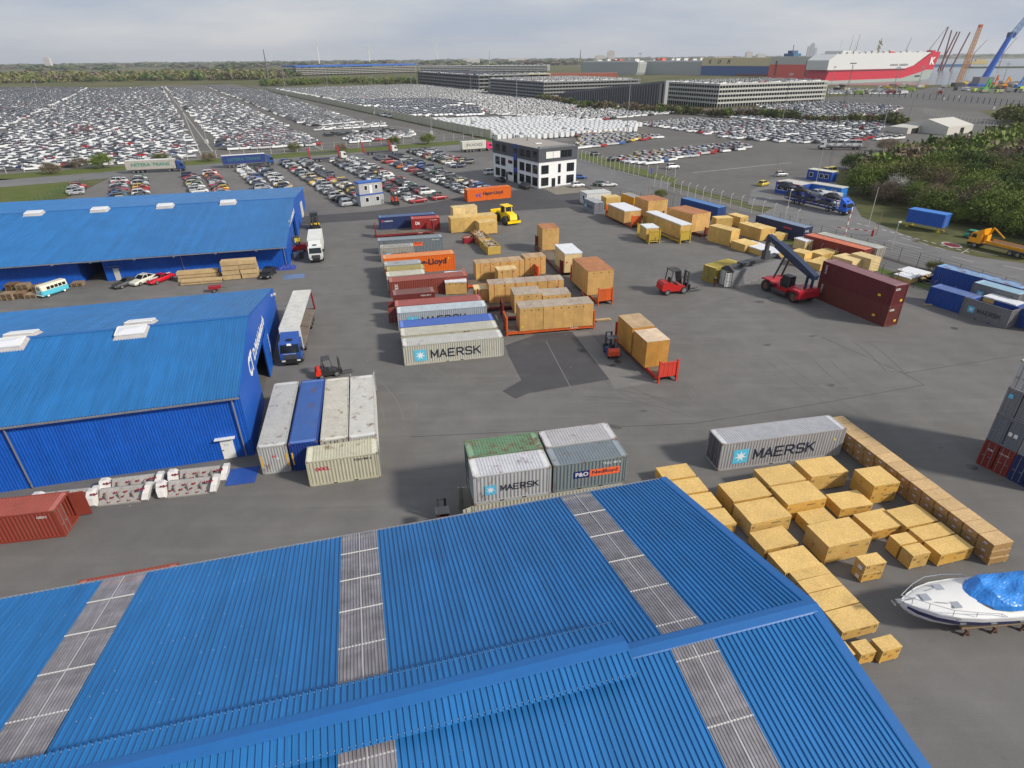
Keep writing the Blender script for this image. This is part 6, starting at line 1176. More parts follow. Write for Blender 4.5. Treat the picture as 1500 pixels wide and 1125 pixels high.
for lab, poly, du, dv in (('big block of vans behind the office', [(622, 176), (700, 172), (935, 184), (930, 194), (880, 200), (790, 206), (730, 206)], 8.0, 2.9),):
    for x, y in sorted(poly_fill(poly, du, dv, .15, .04), key=lambda q: math.hypot(*q))[:290]:
        o = obj('van', VM, None, (x, y, 0), VDIR + math.pi / 2 + math.pi + random.uniform(-.04, .04), mat=[VW_, GLASS, RUBBER]); tag(o, f'white panel van in the {lab}', 'van', lab); nv += 1
# the thousands of cars farther off: one object
def far_car():
    V = [(2.2, .8, .3), (2.2, -.8, .3), (-2.2, -.8, .3), (-2.2, .8, .3), (2.15, .78, .72), (2.15, -.78, .72), (-2.15, -.78, .92), (-2.15, .78, .92), (.9, .8, .93), (.9, -.8, .93), (-1.7, .78, .95), (-1.7, -.78, .95), (.15, .6, 1.45), (.15, -.6, 1.45), (-1.1, .6, 1.46), (-1.1, -.6, 1.46)]
    F = [(0, 1, 5, 4), (2, 3, 7, 6), (0, 4, 8, 10, 7, 3), (1, 2, 6, 11, 9, 5), (4, 5, 9, 8), (10, 11, 6, 7), (12, 13, 15, 14), (8, 9, 13, 12), (8, 12, 14, 10), (9, 11, 15, 13), (10, 14, 15, 11)]
    return np.array(V), F, [0, 0, 0, 0, 0, 0, 0, 1, 1, 1, 1]
FARPAL = [('w', 0, 60), ('s', 1, 26), ('k', 2, 9), ('g', 3, 7), ('n', 4, 3), ('r', 5, 4)]; WHITEPAL = [('w', 0, 72), ('s', 1, 18), ('k', 2, 6), ('r', 5, 2)]; MIXPAL = [('w', 0, 30), ('s', 1, 20), ('k', 2, 12), ('r', 5, 14), ('y', 6, 10), ('b', 7, 10)]; REDPAL = [('r', 5, 30), ('w', 0, 30), ('s', 1, 30), ('k', 2, 12)]
LOTS = [([(0, 200), (128, 131), (236, 127.5), (291, 230), (250, 237), (0, 252)], 2.75, 5.3, FARPAL, 8), ([(0, 129), (128, 128.5), (112, 138), (0, 190)], 2.5, 5.0, FARPAL, 7), ([(243, 127.5), (300, 134), (339, 148), (380, 167), (474, 214), (330, 221)], 2.75, 5.3, FARPAL, 8), ([(400, 185), (440, 200), (474, 214), (330, 221), (316, 207)], 2.4, 5.0, REDPAL, 5), ([(300, 126.5), (385, 133), (530, 180), (452, 186), (345, 143)], 2.4, 5.0, [('s', 1, 50), ('w', 0, 20), ('k', 2, 20), ('g', 3, 20)], 30), ([(463, 188), (560, 181), (563, 186), (466, 193)], 5, 5.2, WHITEPAL, 0), ([(478, 196), (575, 190), (577, 195), (480, 200)], 5, 5.2, [('k', 2, 60), ('g', 3, 20), ('w', 0, 20)], 0), ([(503, 202), (600, 194), (612, 200), (515, 211)], 2.5, 5.0, FARPAL, 0), ([(405, 130.5), (600, 124.5), (740, 132), (992, 166), (870, 177), (720, 168), (690, 152), (640, 145), (492, 147)], 2.6, 5.0, WHITEPAL, 7), ([(845, 199), (868, 194), (970, 202), (905, 212), (852, 219)], 2.3, 3.4, MIXPAL, 0), ([(897, 236), (935, 227), (1092, 212), (1096, 219), (1000, 232), (955, 243)], 2.6, 3.6, MIXPAL, 0), ([(935, 182), (1010, 176), (1160, 184), (1330, 204), (1180, 211), (1075, 204)], 2.5, 4.9, FARPAL, 0), ([(1060, 172), (1170, 168), (1290, 185), (1292, 196), (1160, 181)], 2.5, 4.9, FARPAL, 6), ([(1100, 154), (1212, 150), (1322, 158), (1300, 170), (1180, 172)], 2.6, 5.0, FARPAL, 5), ([(1215, 130), (1330, 132), (1330, 138), (1215, 138)], 4, 6, WHITEPAL, 0)]
bv, bf, bm = far_car(); VV, FF, MM = [], [], []; nfar = 0
def add_far(x, y, z, rz, ci, s=1.):
    global nfar
    c_, s_ = math.cos(rz), math.sin(rz); P = bv * s * [random.uniform(.92, 1.06), 1.08, random.uniform(.97, 1.2)]; Q = np.stack([P[:, 0] * c_ - P[:, 1] * s_ + x, P[:, 0] * s_ + P[:, 1] * c_ + y, P[:, 2] + z], 1); o = nfar * 16; VV.append(Q); FF.extend([tuple(i + o for i in f) for f in bf]); MM.extend([ci if k == 0 else 8 for k in bm]); nfar += 1
for poly, du, dv, pal, ai in LOTS:
    for x, y in poly_fill(poly, du, dv, .12, .05, aisle=ai): add_far(x, y, -.02, VDIR + math.pi * (random.random() < .5), pick(pal)[1])
for x, y in FARVANS: add_far(x, y, -.02, VDIR + math.pi / 2, 0, 1.38)
# multi-storey car parks -------------------------------------------------------
CONC = paint((.34, .33, .3), 0, .12, .8, name='concrete'); CONCD = paint((.22, .225, .23), 0, .12, .7, name='grey_steel_facade'); CONCL = paint((.62, .57, .44), 0, .1, .7, name='pale_facade')
def garage(label, x, y, rz, L, W, H, n, mat, posts, cars=True, name='car_park_building', roofmat=None, pal=WHITEPAL, rowgap=7.5):
    p = thing(name, label, 'car park', (x, y, 0), rz); h = H / n
    for k in range(1, n + 1): m = MB(); m.box(0, L, 0, W, k * h - .35, k * h); m.box(-.15, L + .15, -.15, 0, k * h - .5, k * h + .75); m.box(-.15, 0, 0, W, k * h - .5, k * h + .75); m.box(L, L + .15, 0, W, k * h - .5, k * h + .75); m.build('floor_slab', mat, p)
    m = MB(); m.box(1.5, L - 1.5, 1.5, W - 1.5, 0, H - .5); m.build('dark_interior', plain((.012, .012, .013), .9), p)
    m = MB()
    for u in np.arange(0, L + .1, posts): m.cbox((u, -.1, H / 2 + .3), (.3, .3, H + .6))
    for u in np.arange(0, W + .1, posts): m.cbox((-.1, u, H / 2 + .3), (.3, .3, H + .6)); m.cbox((L + .1, u, H / 2 + .3), (.3, .3, H + .6))
    struct(m.build('facade_posts', mat, p), 'stuff')
    if cars:
        c_, s_ = math.cos(rz), math.sin(rz)
        for v in np.arange(3, W - 2, 2.6):
            for u in np.arange(3, L - 2, rowgap):
                if random.random() < .9: add_far(x + u * c_ - v * s_, y + u * s_ + v * c_, H, rz + math.pi * (random.random() < .5), pick(pal)[1])
    return p
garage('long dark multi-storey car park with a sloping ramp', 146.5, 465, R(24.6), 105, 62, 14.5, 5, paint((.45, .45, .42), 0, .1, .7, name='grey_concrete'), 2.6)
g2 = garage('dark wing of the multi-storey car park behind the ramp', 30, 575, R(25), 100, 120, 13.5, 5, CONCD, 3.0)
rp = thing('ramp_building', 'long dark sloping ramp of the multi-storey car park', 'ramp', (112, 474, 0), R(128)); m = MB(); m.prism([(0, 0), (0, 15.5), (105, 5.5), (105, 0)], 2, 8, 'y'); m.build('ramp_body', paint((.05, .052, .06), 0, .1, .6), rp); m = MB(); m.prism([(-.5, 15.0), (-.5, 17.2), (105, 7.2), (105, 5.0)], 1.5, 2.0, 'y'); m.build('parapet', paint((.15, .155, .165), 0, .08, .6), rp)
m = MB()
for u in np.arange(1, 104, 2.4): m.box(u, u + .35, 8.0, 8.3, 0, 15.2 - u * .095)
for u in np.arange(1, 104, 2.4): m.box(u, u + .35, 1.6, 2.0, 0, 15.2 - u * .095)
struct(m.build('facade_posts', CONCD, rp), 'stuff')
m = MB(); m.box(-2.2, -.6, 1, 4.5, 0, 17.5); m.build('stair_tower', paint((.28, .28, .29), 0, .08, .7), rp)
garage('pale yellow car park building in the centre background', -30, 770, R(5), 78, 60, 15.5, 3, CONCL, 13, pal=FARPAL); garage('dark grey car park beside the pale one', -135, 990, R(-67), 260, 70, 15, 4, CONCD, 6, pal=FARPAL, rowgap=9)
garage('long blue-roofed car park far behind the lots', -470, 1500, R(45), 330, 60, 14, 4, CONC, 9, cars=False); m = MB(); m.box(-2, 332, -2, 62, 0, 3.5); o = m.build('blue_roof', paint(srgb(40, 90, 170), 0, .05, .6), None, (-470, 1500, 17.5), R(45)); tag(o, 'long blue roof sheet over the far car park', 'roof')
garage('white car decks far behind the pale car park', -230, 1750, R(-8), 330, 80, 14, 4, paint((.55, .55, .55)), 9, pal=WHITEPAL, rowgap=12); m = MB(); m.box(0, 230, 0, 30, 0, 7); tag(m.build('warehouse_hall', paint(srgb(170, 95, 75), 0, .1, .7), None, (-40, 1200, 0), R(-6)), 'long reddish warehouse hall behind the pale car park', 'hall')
m = MB(); m.box(0, 46, 0, 20, 0, 9); tag(m.build('warehouse_hall', paint(srgb(45, 105, 190), 0, .1, .7), None, (-5, 1060, 0), R(0)), 'small blue-roofed hall behind the pale car park', 'hall')
me = bpy.data.meshes.new('parked_cars'); me.from_pydata(np.concatenate(VV).tolist(), [], FF); print('far cars', nfar, 'near', ncar, 'vans', nv)
for c_ in ((.8, .805, .81), (.5, .51, .53), (.014, .015, .017), (.07, .073, .08), (.02, .035, .1), (.34, .015, .02), (.65, .45, .03), (.04, .12, .35)): me.materials.append(carpaint(c_))
me.materials.append(plain((.035, .04, .05), .4, name='sky_lit_car_glass', spec=.35)); me.polygons.foreach_set('material_index', MM); o = obj('parked_cars', me); o['kind'] = 'stuff'; o['label'] = 'thousands of new cars parked in dense rows on the far lots'; o['category'] = 'cars'
# ---------------------------------------------------------------- concrete wall and fences
wl = thing('concrete_wall', 'pale concrete panel wall dividing the far car lots', 'wall', (0, 0, 0)); WP = paint((.48, .46, .36), 0, .15, .9, name='mossy_concrete')
pm_ = cached(('wall_panel',), lambda: MB().box(0, 5.9, -.09, .09, 0, 3.7)); pp_ = cached(('wall_post',), lambda: MB().cbox((0, 0, 1.95), (.3, .34, 3.9)))
for k in range(102):
    x, y = UV(2 + k * 6, -.5); rz = math.atan2(U_.y, U_.x); obj('wall_panel', pm_, wl, (x, y, random.uniform(-.1, .05)), rz, WP); obj('post', pp_, wl, (x, y, 0), rz, CONC)
def fence(label, pts, sp, h, mat, wires=4, top=.4, r=.05, world=False, netmat=None):
    P = [Vector(p if world else G(*p)[:2]) for p in pts]; p = thing('fence', label, 'fence', (0, 0, 0)); pm = cached(('fence_post', h, top, r), lambda: MB().tube((0, 0, 0), (0, 0, h), r, n=6).tube((0, 0, h), (0, top, h + top * .7), r * .8, n=6)); mw = MB()
    for a, b in zip(P, P[1:]):
        d = b - a; n = max(1, round(d.length / sp)); rz = math.atan2(d.y, d.x)
        for i in range(n + (b is P[-1])): q = a + d * i / n; obj('post', pm, p, (q.x, q.y, 0), rz, mat)
        for k in range(wires): z = .1 + (h - .15) * k / max(1, wires - 1); mw.beam((a.x, a.y, z), (b.x, b.y, z), .03, .03)
    struct(mw.build('wire', netmat or mat, p), 'stuff'); return p
DGREY = paint((.07, .072, .075), 0, .15, .7); PALEP = paint((.45, .44, .4), 0, .12, .8, name='pale_concrete_post')
fence('dark wire fence along the right edge of the yard', [(880, 285), (985, 302), (1075, 331), (1200, 375), (1290, 405), (1390, 441), (1500, 485)], 3, 2.0, DGREY, 5); fence('tall dark fence between the lane and the road', [(1140, 330), (1200, 350), (1290, 377), (1400, 410), (1500, 441)], 3.2, 2.7, DGREY, 7, 0); fence('white post fence along the grass strip behind the office', [(846, 233), (900, 249), (935, 259), (988, 262)], 3, 3.0, PALEP, 6, .5, .09); fence('white curved post fence around the gate lane', [(958, 274), (1040, 297), (1100, 312), (1165, 330)], 3, 3.0, PALEP, 6, .6, .09)
fence('post fence along the front of the far lots', [UV(6, v) for v in (2, 40, 80, 110, 150, 200)], 5, 2.6, PALEP, 3, .4, .1, True); fence('green mesh fence left of the near lot', [(125, 271), (60, 298), (0, 327)], 2.5, 2.2, paint((.04, .1, .05), 0, .2, .7), 9, 0); fence('curved post fence beyond the storage tent', [(1352, 166), (1400, 178), (1440, 186), (1480, 198)], 4, 3, PALEP, 3, .5, .12)
def mast(label, px, h, r=.18, head=True, col=None, name='floodlight_mast', foot=True):
    q = G(*px); p = thing(name, label, 'lamp post', q); cm = col or paint((.25, .25, .26), 0, .15, .6); m = MB(); m.tube((0, 0, 0), (0, 0, h), r, r * .55, 8); m.build('pole', cm, p)
    if head: m = MB(); m.cbox((0, 0, h), (2.4, .5, .3)); m.cbox((0, 0, h + .5), (1.6, .4, .3)); m.build('lamp_head', cm, p)
    if foot: m = MB(); m.prism([(-.7, 0), (.7, 0), (.5, 1.6), (-.5, 1.6)], -.6, .6); m.build('foot', paint((.5, .49, .45)), p)
for i, (px, h) in enumerate((((757, 175), 30), ((932, 152), 34), ((632, 197), 20), ((549, 168), 22), ((606, 170), 22), ((420, 143), 24), ((1144, 187), 24), ((917, 208), 24), ((107, 231), 22), ((68, 172), 22), ((303, 210), 20), ((1290, 201), 27), ((1212, 150), 24), ((1330, 178), 26), ((1382, 146), 26), ((1404, 143), 27), ((1455, 160), 26), ((480, 128), 26), ((690, 140), 26))): mast(f'tall thin floodlight mast, {["first", "second", "third", "fourth", "fifth", "sixth", "seventh", "eighth", "ninth", "tenth", "eleventh", "twelfth", "thirteenth", "fourteenth", "fifteenth", "sixteenth", "seventeenth", "eighteenth", "nineteenth"][i]} of the harbour lots', px, h, .22)
for i, (px, h, lab) in enumerate((((1305, 366), 5.2, 'grey street lamp beside the road barrier'), ((1283, 345), 4.5, 'small pole beside the barrier'), ((1272, 330), 8, 'bare wooden pole before the thicket'), ((1135, 262), 8, 'thin pole beside the gate hut'), ((1195, 268), 9, 'thin pole between the blue huts'), ((948, 300), 9, 'flagpole by the lane fence'), ((1150, 322), 6.5, 'grey lamp pole before the transporter'))):
    q = G(*px); p = thing('pole', lab, 'pole', q, R(30)); m = MB(); m.tube((0, 0, 0), (0, 0, h), .08, .05, 6); m.build('shaft', PALEP if i % 2 == 0 else PLANK, p)
    if 'lamp' in lab: m = MB(); m.cbox((.3, 0, h), (.7, .25, .15)); m.build('lamp_head', WHITE, p)
    if 'flag' in lab: m = MB(); m.add([(0, 0, h - 1.6), (.7, .1, h - 1.9), (.8, .2, h - .6), (0, 0, h - .1)], [(0, 1, 2, 3)]); m.build('flag', plain((.02, .04, .35)), p)
q = G(1212, 258); p = thing('radio_mast', 'slim dark lattice mast rising at the edge of the thicket', 'mast', q); m = MB()
for a in range(3):
    x, y = .45 * math.cos(a * 2.09), .45 * math.sin(a * 2.09); m.tube((x, y, 0), (x * .4, y * .4, 30), .035, .025, 5)
for z in np.arange(0, 30, 1.2):
    k = 1 - .6 * z / 30
    for a in range(3): m.tube((.45 * k * math.cos(a * 2.09), .45 * k * math.sin(a * 2.09), z), (.45 * k * math.cos((a + 1) * 2.09), .45 * k * math.sin((a + 1) * 2.09), z + 1.2), .018, n=4)
struct(m.build('lattice', paint((.2, .2, .21)), p), 'stuff'); m = MB(); m.cbox((0, 0, 30.3), (1.6, .4, .3)); m.build('lamp_head', paint((.2, .2, .21)), p)
# road barrier
q = G(1277, 346); p = thing('road_barrier', 'red and white lifting barrier post on the road', 'barrier', q, R(150)); m = MB(); m.box(-.2, .2, -.2, .2, 0, 1.2); m.build('housing', plain((.5, .02, .02)), p); m = MB(); m.box(-.1, .1, -.05, .05, 1.2, 1.9); m.build('signal', plain((.65, .4, .02)), p)
for k in range(8): m = MB(); m.box(.2 + k * .8, 1.0 + k * .8, -.05, .05, .95, 1.1); m.build('arm_segment', plain((.5, .03, .03)) if k % 2 else WHITE, p)
q = G(1236, 350); p = thing('height_post', 'tall white and red post before the barrier', 'post', q, 0)
for k in range(9): m = MB(); m.cbox((.02 * k, 0, .35 + k * .7), (.2, .2, .69)); m.build('band', WHITE if k % 2 == 0 else paint(srgb(190, 120, 110)), p)
# ---------------------------------------------------------------- vegetation
GREENS = [leafmat('spring_leaves', (.125, .17, .036)), leafmat('dark_leaves', (.07, .105, .03)), leafmat('olive_leaves', (.14, .15, .045))]; TWIG = leafmat('bare_twigs', (.165, .13, .085)); BLOSSOM = leafmat('white_blossom', (.5, .49, .44)); BARK = plain((.08, .06, .045), .9, name='bark')
def crown(seed, rx, rz, n, leaf, twiggy=0.):
    rnd = random.Random(seed); m = MB(); vs = []; fs = []; cl = []
    for k in range(26):
        a = rnd.uniform(0, 2 * math.pi); e = rnd.uniform(-.25, 1); r = rnd.uniform(.55, 1.0); cl.append((rx * r * math.cos(a) * math.sqrt(max(.05, 1 - e * e * .8)), rx * r * math.sin(a) * math.sqrt(max(.05, 1 - e * e * .8)), rz * (.42 + .5 * e * r), rnd.uniform(.22, .42)))
    for i in range(n):
        c = rnd.choice(cl); q = Vector((rnd.gauss(0, 1), rnd.gauss(0, 1), rnd.gauss(0, .8))) * rx * c[3] * .6; p = Vector(c[:3]) + q
        if p.z < .2: p.z = rnd.uniform(.2, 1)
        d = Vector((rnd.gauss(0, 1), rnd.gauss(0, 1), rnd.gauss(0, 1))).normalized(); u = d.cross(Vector((rnd.gauss(0, 1), rnd.gauss(0, 1), rnd.gauss(0, 1)))).normalized(); s = leaf * rnd.uniform(.6, 1.3)
        if rnd.random() < twiggy: d = (d + Vector((p.x, p.y, 2.5)).normalized() * 1.5).normalized(); vs += [p - u * .03, p + u * .03, p + d * s * 3.2]
        else: vs += [p - d * s * .5 - u * s * .3, p + u * s * .55, p + d * s * .6 - u * s * .2]
        fs.append((3 * i, 3 * i + 1, 3 * i + 2))
    m.add(vs, fs); return m
def stem(seed, rx, rz):
    rnd = random.Random(seed); m = MB()
    for k in range(6): a = rnd.uniform(0, 6.28); t = (rx * .6 * math.cos(a), rx * .6 * math.sin(a), rz * rnd.uniform(.6, .9)); m.tube((0, 0, 0), (t[0] * .35, t[1] * .35, t[2] * .5), .1, .07, 5); m.tube((t[0] * .35, t[1] * .35, t[2] * .5), t, .07, .02, 5)
    return m
CROWNS = [cached(('crown', k), lambda k=k: crown(k, 4.4, 6.0, 6500, .31, (0, .15, .85, 0, .5, .1)[k])) for k in range(6)]; STEMS = [cached(('stem', k), lambda k=k: stem(k, 4.4, 6.0)) for k in range(3)]
def shrub(label, x, y, s, kind, mat, group=None, sz=1., name='shrub', cat='shrub', z0=0):
    p = thing(name, label, cat, (x, y, z0), random.uniform(0, 6.28), group); p.scale = (s, s, s * sz); obj('crown', CROWNS[kind], p, mat=mat); obj('trunk', STEMS[kind % 3], p, mat=BARK); return p
random.seed(77)
POLY = [(90, 157), (97, 130), (103, 113), (112, 102), (150, 100), (240, 150), (270, 230), (240, 268), (190, 252), (150, 228), (122, 208), (104, 184)]
KINDS = [('bright green spring shrub', 0, GREENS[0], 40), ('dark green dense shrub', 3, GREENS[1], 26), ('olive green shrub', 1, GREENS[2], 22), ('bare brown twiggy shrub', 2, TWIG, 11), ('brown shrub half in leaf', 4, TWIG, 9), ('white blossoming shrub', 5, BLOSSOM, 4)]
spots = []
tries = 0
while tries < 9000:
    tries += 1; x, y = random.uniform(88, 270), random.uniform(100, 270)
    if inpoly((x, y), POLY) and all((x - a) ** 2 + (y - b) ** 2 > 26 for a, b, _ in spots): spots.append((x, y, 0))
def edge_d(x, y): return min(math.hypot(x - (POLY[i][0] + (POLY[i + 1][0] - POLY[i][0]) * t / 8), y - (POLY[i][1] + (POLY[i + 1][1] - POLY[i][1]) * t / 8)) for i in list(range(0, 4)) + [8, 9, 10] for t in range(9))
hz = lambda x, y: min(3.2, .12 * max(0, edge_d(x, y) - 3))
struct(MB().add([(POLY[i][0], POLY[i][1], .03) for i in range(len(POLY))], [tuple(range(len(POLY)))]).build('thicket_floor', ground_mat('leaf_litter', (.05, .045, .025), (.07, .08, .03), .4)))
spots.sort(key=lambda q: math.hypot(q[0] * .6, q[1])); nsh = 0; rest = []
for x, y, _ in spots:
    k = random.choices(KINDS, [q[3] for q in KINDS])[0]; e = edge_d(x, y); s = random.uniform(.75, 1.15) * (.8 if e < 4 else 1.05)
    if nsh < 130: shrub(f'{k[0]} in the thicket along the {"road" if e < 9 else "slope"}', x, y, s, k[1], k[2], f'{k[0]}s of the thicket, {"road side" if e < 9 else "slope"}', random.uniform(.9, 1.25), z0=hz(x, y) - .2 * (hz(x, y) > 0)); nsh += 1
    else: rest.append((x, y, s, k))
def merged(name, items, label, cat):
    VV, FF, MM, n0, mats = [], [], [], 0, []
    for x, y, z, s, sz, me, mat in items:
        if mat not in mats: mats.append(mat)
        n = len(me.vertices); co = np.zeros(n * 3); me.vertices.foreach_get('co', co); co = co.reshape(-1, 3) * (s, s, s * sz); a = random.uniform(0, 6.28); c_, s_ = math.cos(a), math.sin(a)
        VV.append(np.stack([co[:, 0] * c_ - co[:, 1] * s_ + x, co[:, 0] * s_ + co[:, 1] * c_ + y, co[:, 2] + z], 1)); f = np.arange(n).reshape(-1, 3) + n0; FF.append(f); MM += [mats.index(mat)] * len(f); n0 += n
    V = np.concatenate(VV); F = np.concatenate(FF); me = bpy.data.meshes.new(name); me.vertices.add(len(V)); me.vertices.foreach_set('co', V.ravel().astype(np.float32)); me.loops.add(len(F) * 3); me.loops.foreach_set('vertex_index', F.ravel().astype(np.int32)); me.polygons.add(len(F)); me.polygons.foreach_set('loop_start', np.arange(0, len(F) * 3, 3, dtype=np.int32)); me.polygons.foreach_set('material_index', np.array(MM, dtype=np.int32)); me.update()
    for q in mats: me.materials.append(q)
    o = obj(name, me); o['kind'] = 'stuff'; o['label'] = label; o['category'] = cat; return o
MIDC = [cached(('mid_crown', k), lambda k=k: crown(50 + k, 4.4, 6.0, 420, 1.25)) for k in range(4)]; LOWC = [cached(('low_crown', k), lambda k=k: crown(70 + k, 4.4, 6.0, 110, 2.6)) for k in range(4)]
merged('thicket', [(x, y, hz(x, y), s, random.uniform(.9, 1.2), MIDC[i % 4], k[2]) for i, (x, y, s, k) in enumerate(rest)] + [(x, y, 1, random.uniform(.8, 1.2), 1, MIDC[i % 4], random.choice(GREENS + [GREENS[2]])) for i, (x, y) in enumerate([(random.uniform(255, 420), random.uniform(330, 420)) for _ in range(150)]) if y - 330 < (x - 225) * .6 and y > 300 + (x - 255) * .28], 'dense mixed scrub behind the roadside shrubs', 'scrub')
for lab, px, s, k, mt in (('leafy young tree on the verge before the lettered trailer', (152, 246), .75, 0, GREENS[0]), ('pale bush on the verge right of the young tree', (238, 238), .55, 1, GREENS[2]), ('brown bush beside the green mesh fence', (75, 255), .6, 4, TWIG), ('brown bush on the verge left of the lettered trailer', (118, 246), .55, 2, TWIG), ('round bush on the verge before the far lot lane', (306, 236), .5, 4, TWIG), ('small bush behind the red transporter frames', (432, 222), .55, 1, GREENS[2]), ('olive bush on the verge beside the right transporter frame', (576, 213), .6, 1, GREENS[2]), ('green bush at the end of the verge near the wall', (627, 211), .65, 0, GREENS[0]), ('brown bush between lot fence and near lot', (500, 222), .5, 4, TWIG), ('small shrub by the lane fence behind the crates', (968, 290), .35, 1, GREENS[2]), ('weedy shrub at the yard fence by the black parts', (1368, 398), .3, 1, GREENS[2]), ('bare bush beside the van transporter', (1300, 222), .75, 2, TWIG), ('dark evergreen bush at the thicket corner', (1248, 248), .8, 3, GREENS[1]), ('dense weeds below the green mesh fence', (20, 322), .5, 4, TWIG)):
    q = G(*px); shrub(lab, q[0], q[1], s, k, mt)
def line(pts, n): 
    P = [G(*p) for p in pts]; out = []
    for i in range(n):
        t = random.random() * (len(P) - 1); k = int(t); a, b = P[k], P[k + 1]; f = t - k; out.append((a[0] + (b[0] - a[0]) * f, a[1] + (b[1] - a[1]) * f))
    return out
merged('hedgerow', [(x, y, 0, random.uniform(.35, .8), random.uniform(.8, 1.2), MIDC[i % 4], random.choice(GREENS + [TWIG, TWIG])) for i, (x, y) in enumerate(line([(790, 146), (860, 158), (985, 165), (1060, 172), (1160, 172)], 130) + line([(1120, 174), (1200, 180), (1300, 178), (1320, 184)], 50) + line([(715, 135), (800, 142)], 30) + line([(850, 160), (1000, 168)], 20))], 'low scrub along the foot of the multi-storey car parks', 'scrub')
far_items = []
for i, (x, y) in enumerate(line([(375, 128), (470, 123), (610, 124)], 90)): far_items.append((x, y + random.uniform(0, 60), 0, random.uniform(.8, 1.5), 1, MIDC[i % 4], random.choice(GREENS)))
YTREE = [leafmat('yellow_spring_leaves', (.15, .145, .06)), leafmat('brown_wood', (.15, .12, .085)), GREENS[2], GREENS[1]]
for i in range(620):
    t = random.random(); x = -1150 + t * 690; y = 1130 + t * 130 + random.uniform(0, 330); far_items.append((x, y, 0, random.uniform(1.3, 2.1) * (.75 if y < 1250 else 1.2), random.uniform(.8, 1.05), LOWC[i % 4], random.choices(YTREE, [4 if x < -700 else 2, 3 if y > 1300 else 1, 2, 2 if x > -800 else .5])[0]))
merged('woodland', far_items, 'spring woodland closing the far left car lots', 'woodland')
merged('far_woods', [(x, y, 0, random.uniform(7, 12), random.uniform(.2, .32), LOWC[i % 4], random.choice([GREENS[1], YTREE[1], GREENS[2], GREENS[1]])) for i, (x, y) in enumerate([(random.uniform(-5500, 5200), random.uniform(2600, 9000)) for _ in range(1300)]) if not (x > .42 * y - 200 and y < 5200)], 'distant wooded plain along the horizon', 'woodland')
# ---------------------------------------------------------------- ships, cranes and skyline
def ship(label, pa, pb, D, profs, bow=0, name='car_carrier_ship'):
    a, b = Vector(G(*pa)), Vector(G(*pb)); d = b - a; L = d.length; p = thing(name, label, 'ship', tuple(a), math.atan2(d.y, d.x))
    for nm, poly, mat, e in profs: m = MB(); m.prism([(x * L, z) for x, z in poly], -e, D + e); m.build(nm, mat, p)
    return p, L
RH = paint(srgb(185, 30, 55), 0, .08, .5, name='red_hull'); WH = paint((.6, .6, .59), 0, .05, .5, name='white_hull'); GH = paint(srgb(150, 160, 155), 0, .08, .6, name='grey_boot')
S, L = ship('red and white car carrier ship moored at the quay', (1207, 123), (1362, 117.5), 32, [('hull', [(0, 3.24), (.02, 15.12), (.72, 15.12), (.8, 18.36), (.96, 34.02), (1.03, 34.02), (1.0, 12.96), (.93, 12.96), (.86, 9.72), (.7, 3.67)], RH, 0), ('upper_hull', [(0, 15.23), (0, 25.92), (.06, 32.4), (.93, 33.91), (.79, 18.58), (.715, 15.23)], WH, .3), ('boot_top', [(.02, -0.54), (0, 3.24), (.7, 3.67), (.86, 9.72), (.93, 12.96), (1.0, 12.96), (.985, 2.16), (.9, 0.54), (.85, -0.54)], GH, .2)])
letter(S, 'DRIVE GREEN', (.56 * L, -.4, 18.2), .17 * L, '-y', INK, 2.4); letter(S, 'K', (.945 * L, -.5, 19), .05 * L, '-y', WPRINT, 9, .05); m = MB(); m.beam((0, -.4, 14), (.72 * L, -.4, 14), .2, .8); m.build('navy_band', INK, S)
m = MB(); m.box(.08 * L, .9 * L, 4, 28, 30.3, 33); m.build('deckhouse', WH, S)
for k in range(14): m = MB(); m.box(L * (.1 + k * .055), L * (.14 + k * .055), 1, 5, 31, 34 + (k % 3)); m.build('deck_locker', paint((.5, .5, .5)), S)
m = MB(); m.box(.12 * L, .22 * L, 3, 29, 31, 36); m.build('bridge', WH, S); m = MB(); m.box(.985 * L, 1.02 * L, 6, 14, 31, 36); m.build('funnel', RH, S)
for x in (.17, .3, .5): m = MB(); m.tube((x * L, 16, 33), (x * L, 16, 52 - 20 * x), .5, .2, 5); m.build('mast', WH, S)
m = MB()
for k in range(8): m.beam((.5 * L + random.uniform(-3, 3), 10, 32 + k * 2), (.5 * L + random.uniform(-3, 3), 14, 34 + k * 2.2), 1.2)
struct(m.build('deck_gantry', paint((.35, .3, .2)), S), 'stuff'); m = MB(); m.box(.53 * L, .57 * L, 0, 4, 32, 35); m.build('lifeboat', paint(srgb(200, 60, 40)), S); m = MB(); m.box(.83 * L, .88 * L, -.5, 0, 4.8, 6.5); m.build('side_port', BLACK, S)
OR2 = paint(srgb(220, 85, 70), 0, .08, .6); G2 = paint(srgb(180, 180, 172), 0, .06, .6)
S, L = ship('orange-red and grey car carrier between the other ships', (1124, 114), (1215, 116), 30, [('hull', [(0, 0), (0, 19), (1, 19), (1, 0)], OR2, 0), ('upper_hull', [(0, 19), (.01, 29), (.98, 30), (1, 19)], G2, .2)]); letter(S, 'WAL', (.78 * L, -.4, 10), .17 * L, '-y', WPRINT, 4.5, .05)
for x in (.1, .6): m = MB(); m.box(x * L, (x + .03) * L, -.5, 0, 3, 24); m.build('ramp_slot', plain((.2, .06, .05)), S)
m = MB(); m.box(.18 * L, .34 * L, 5, 25, 30, 34); m.box(.22 * L, .3 * L, 8, 22, 34, 38); m.build('bridge', paint(srgb(50, 90, 120)), S); m = MB(); m.tube((.26 * L, 14, 38), (.26 * L, 14, 46), .5, n=5); m.build('mast', BLACK, S)
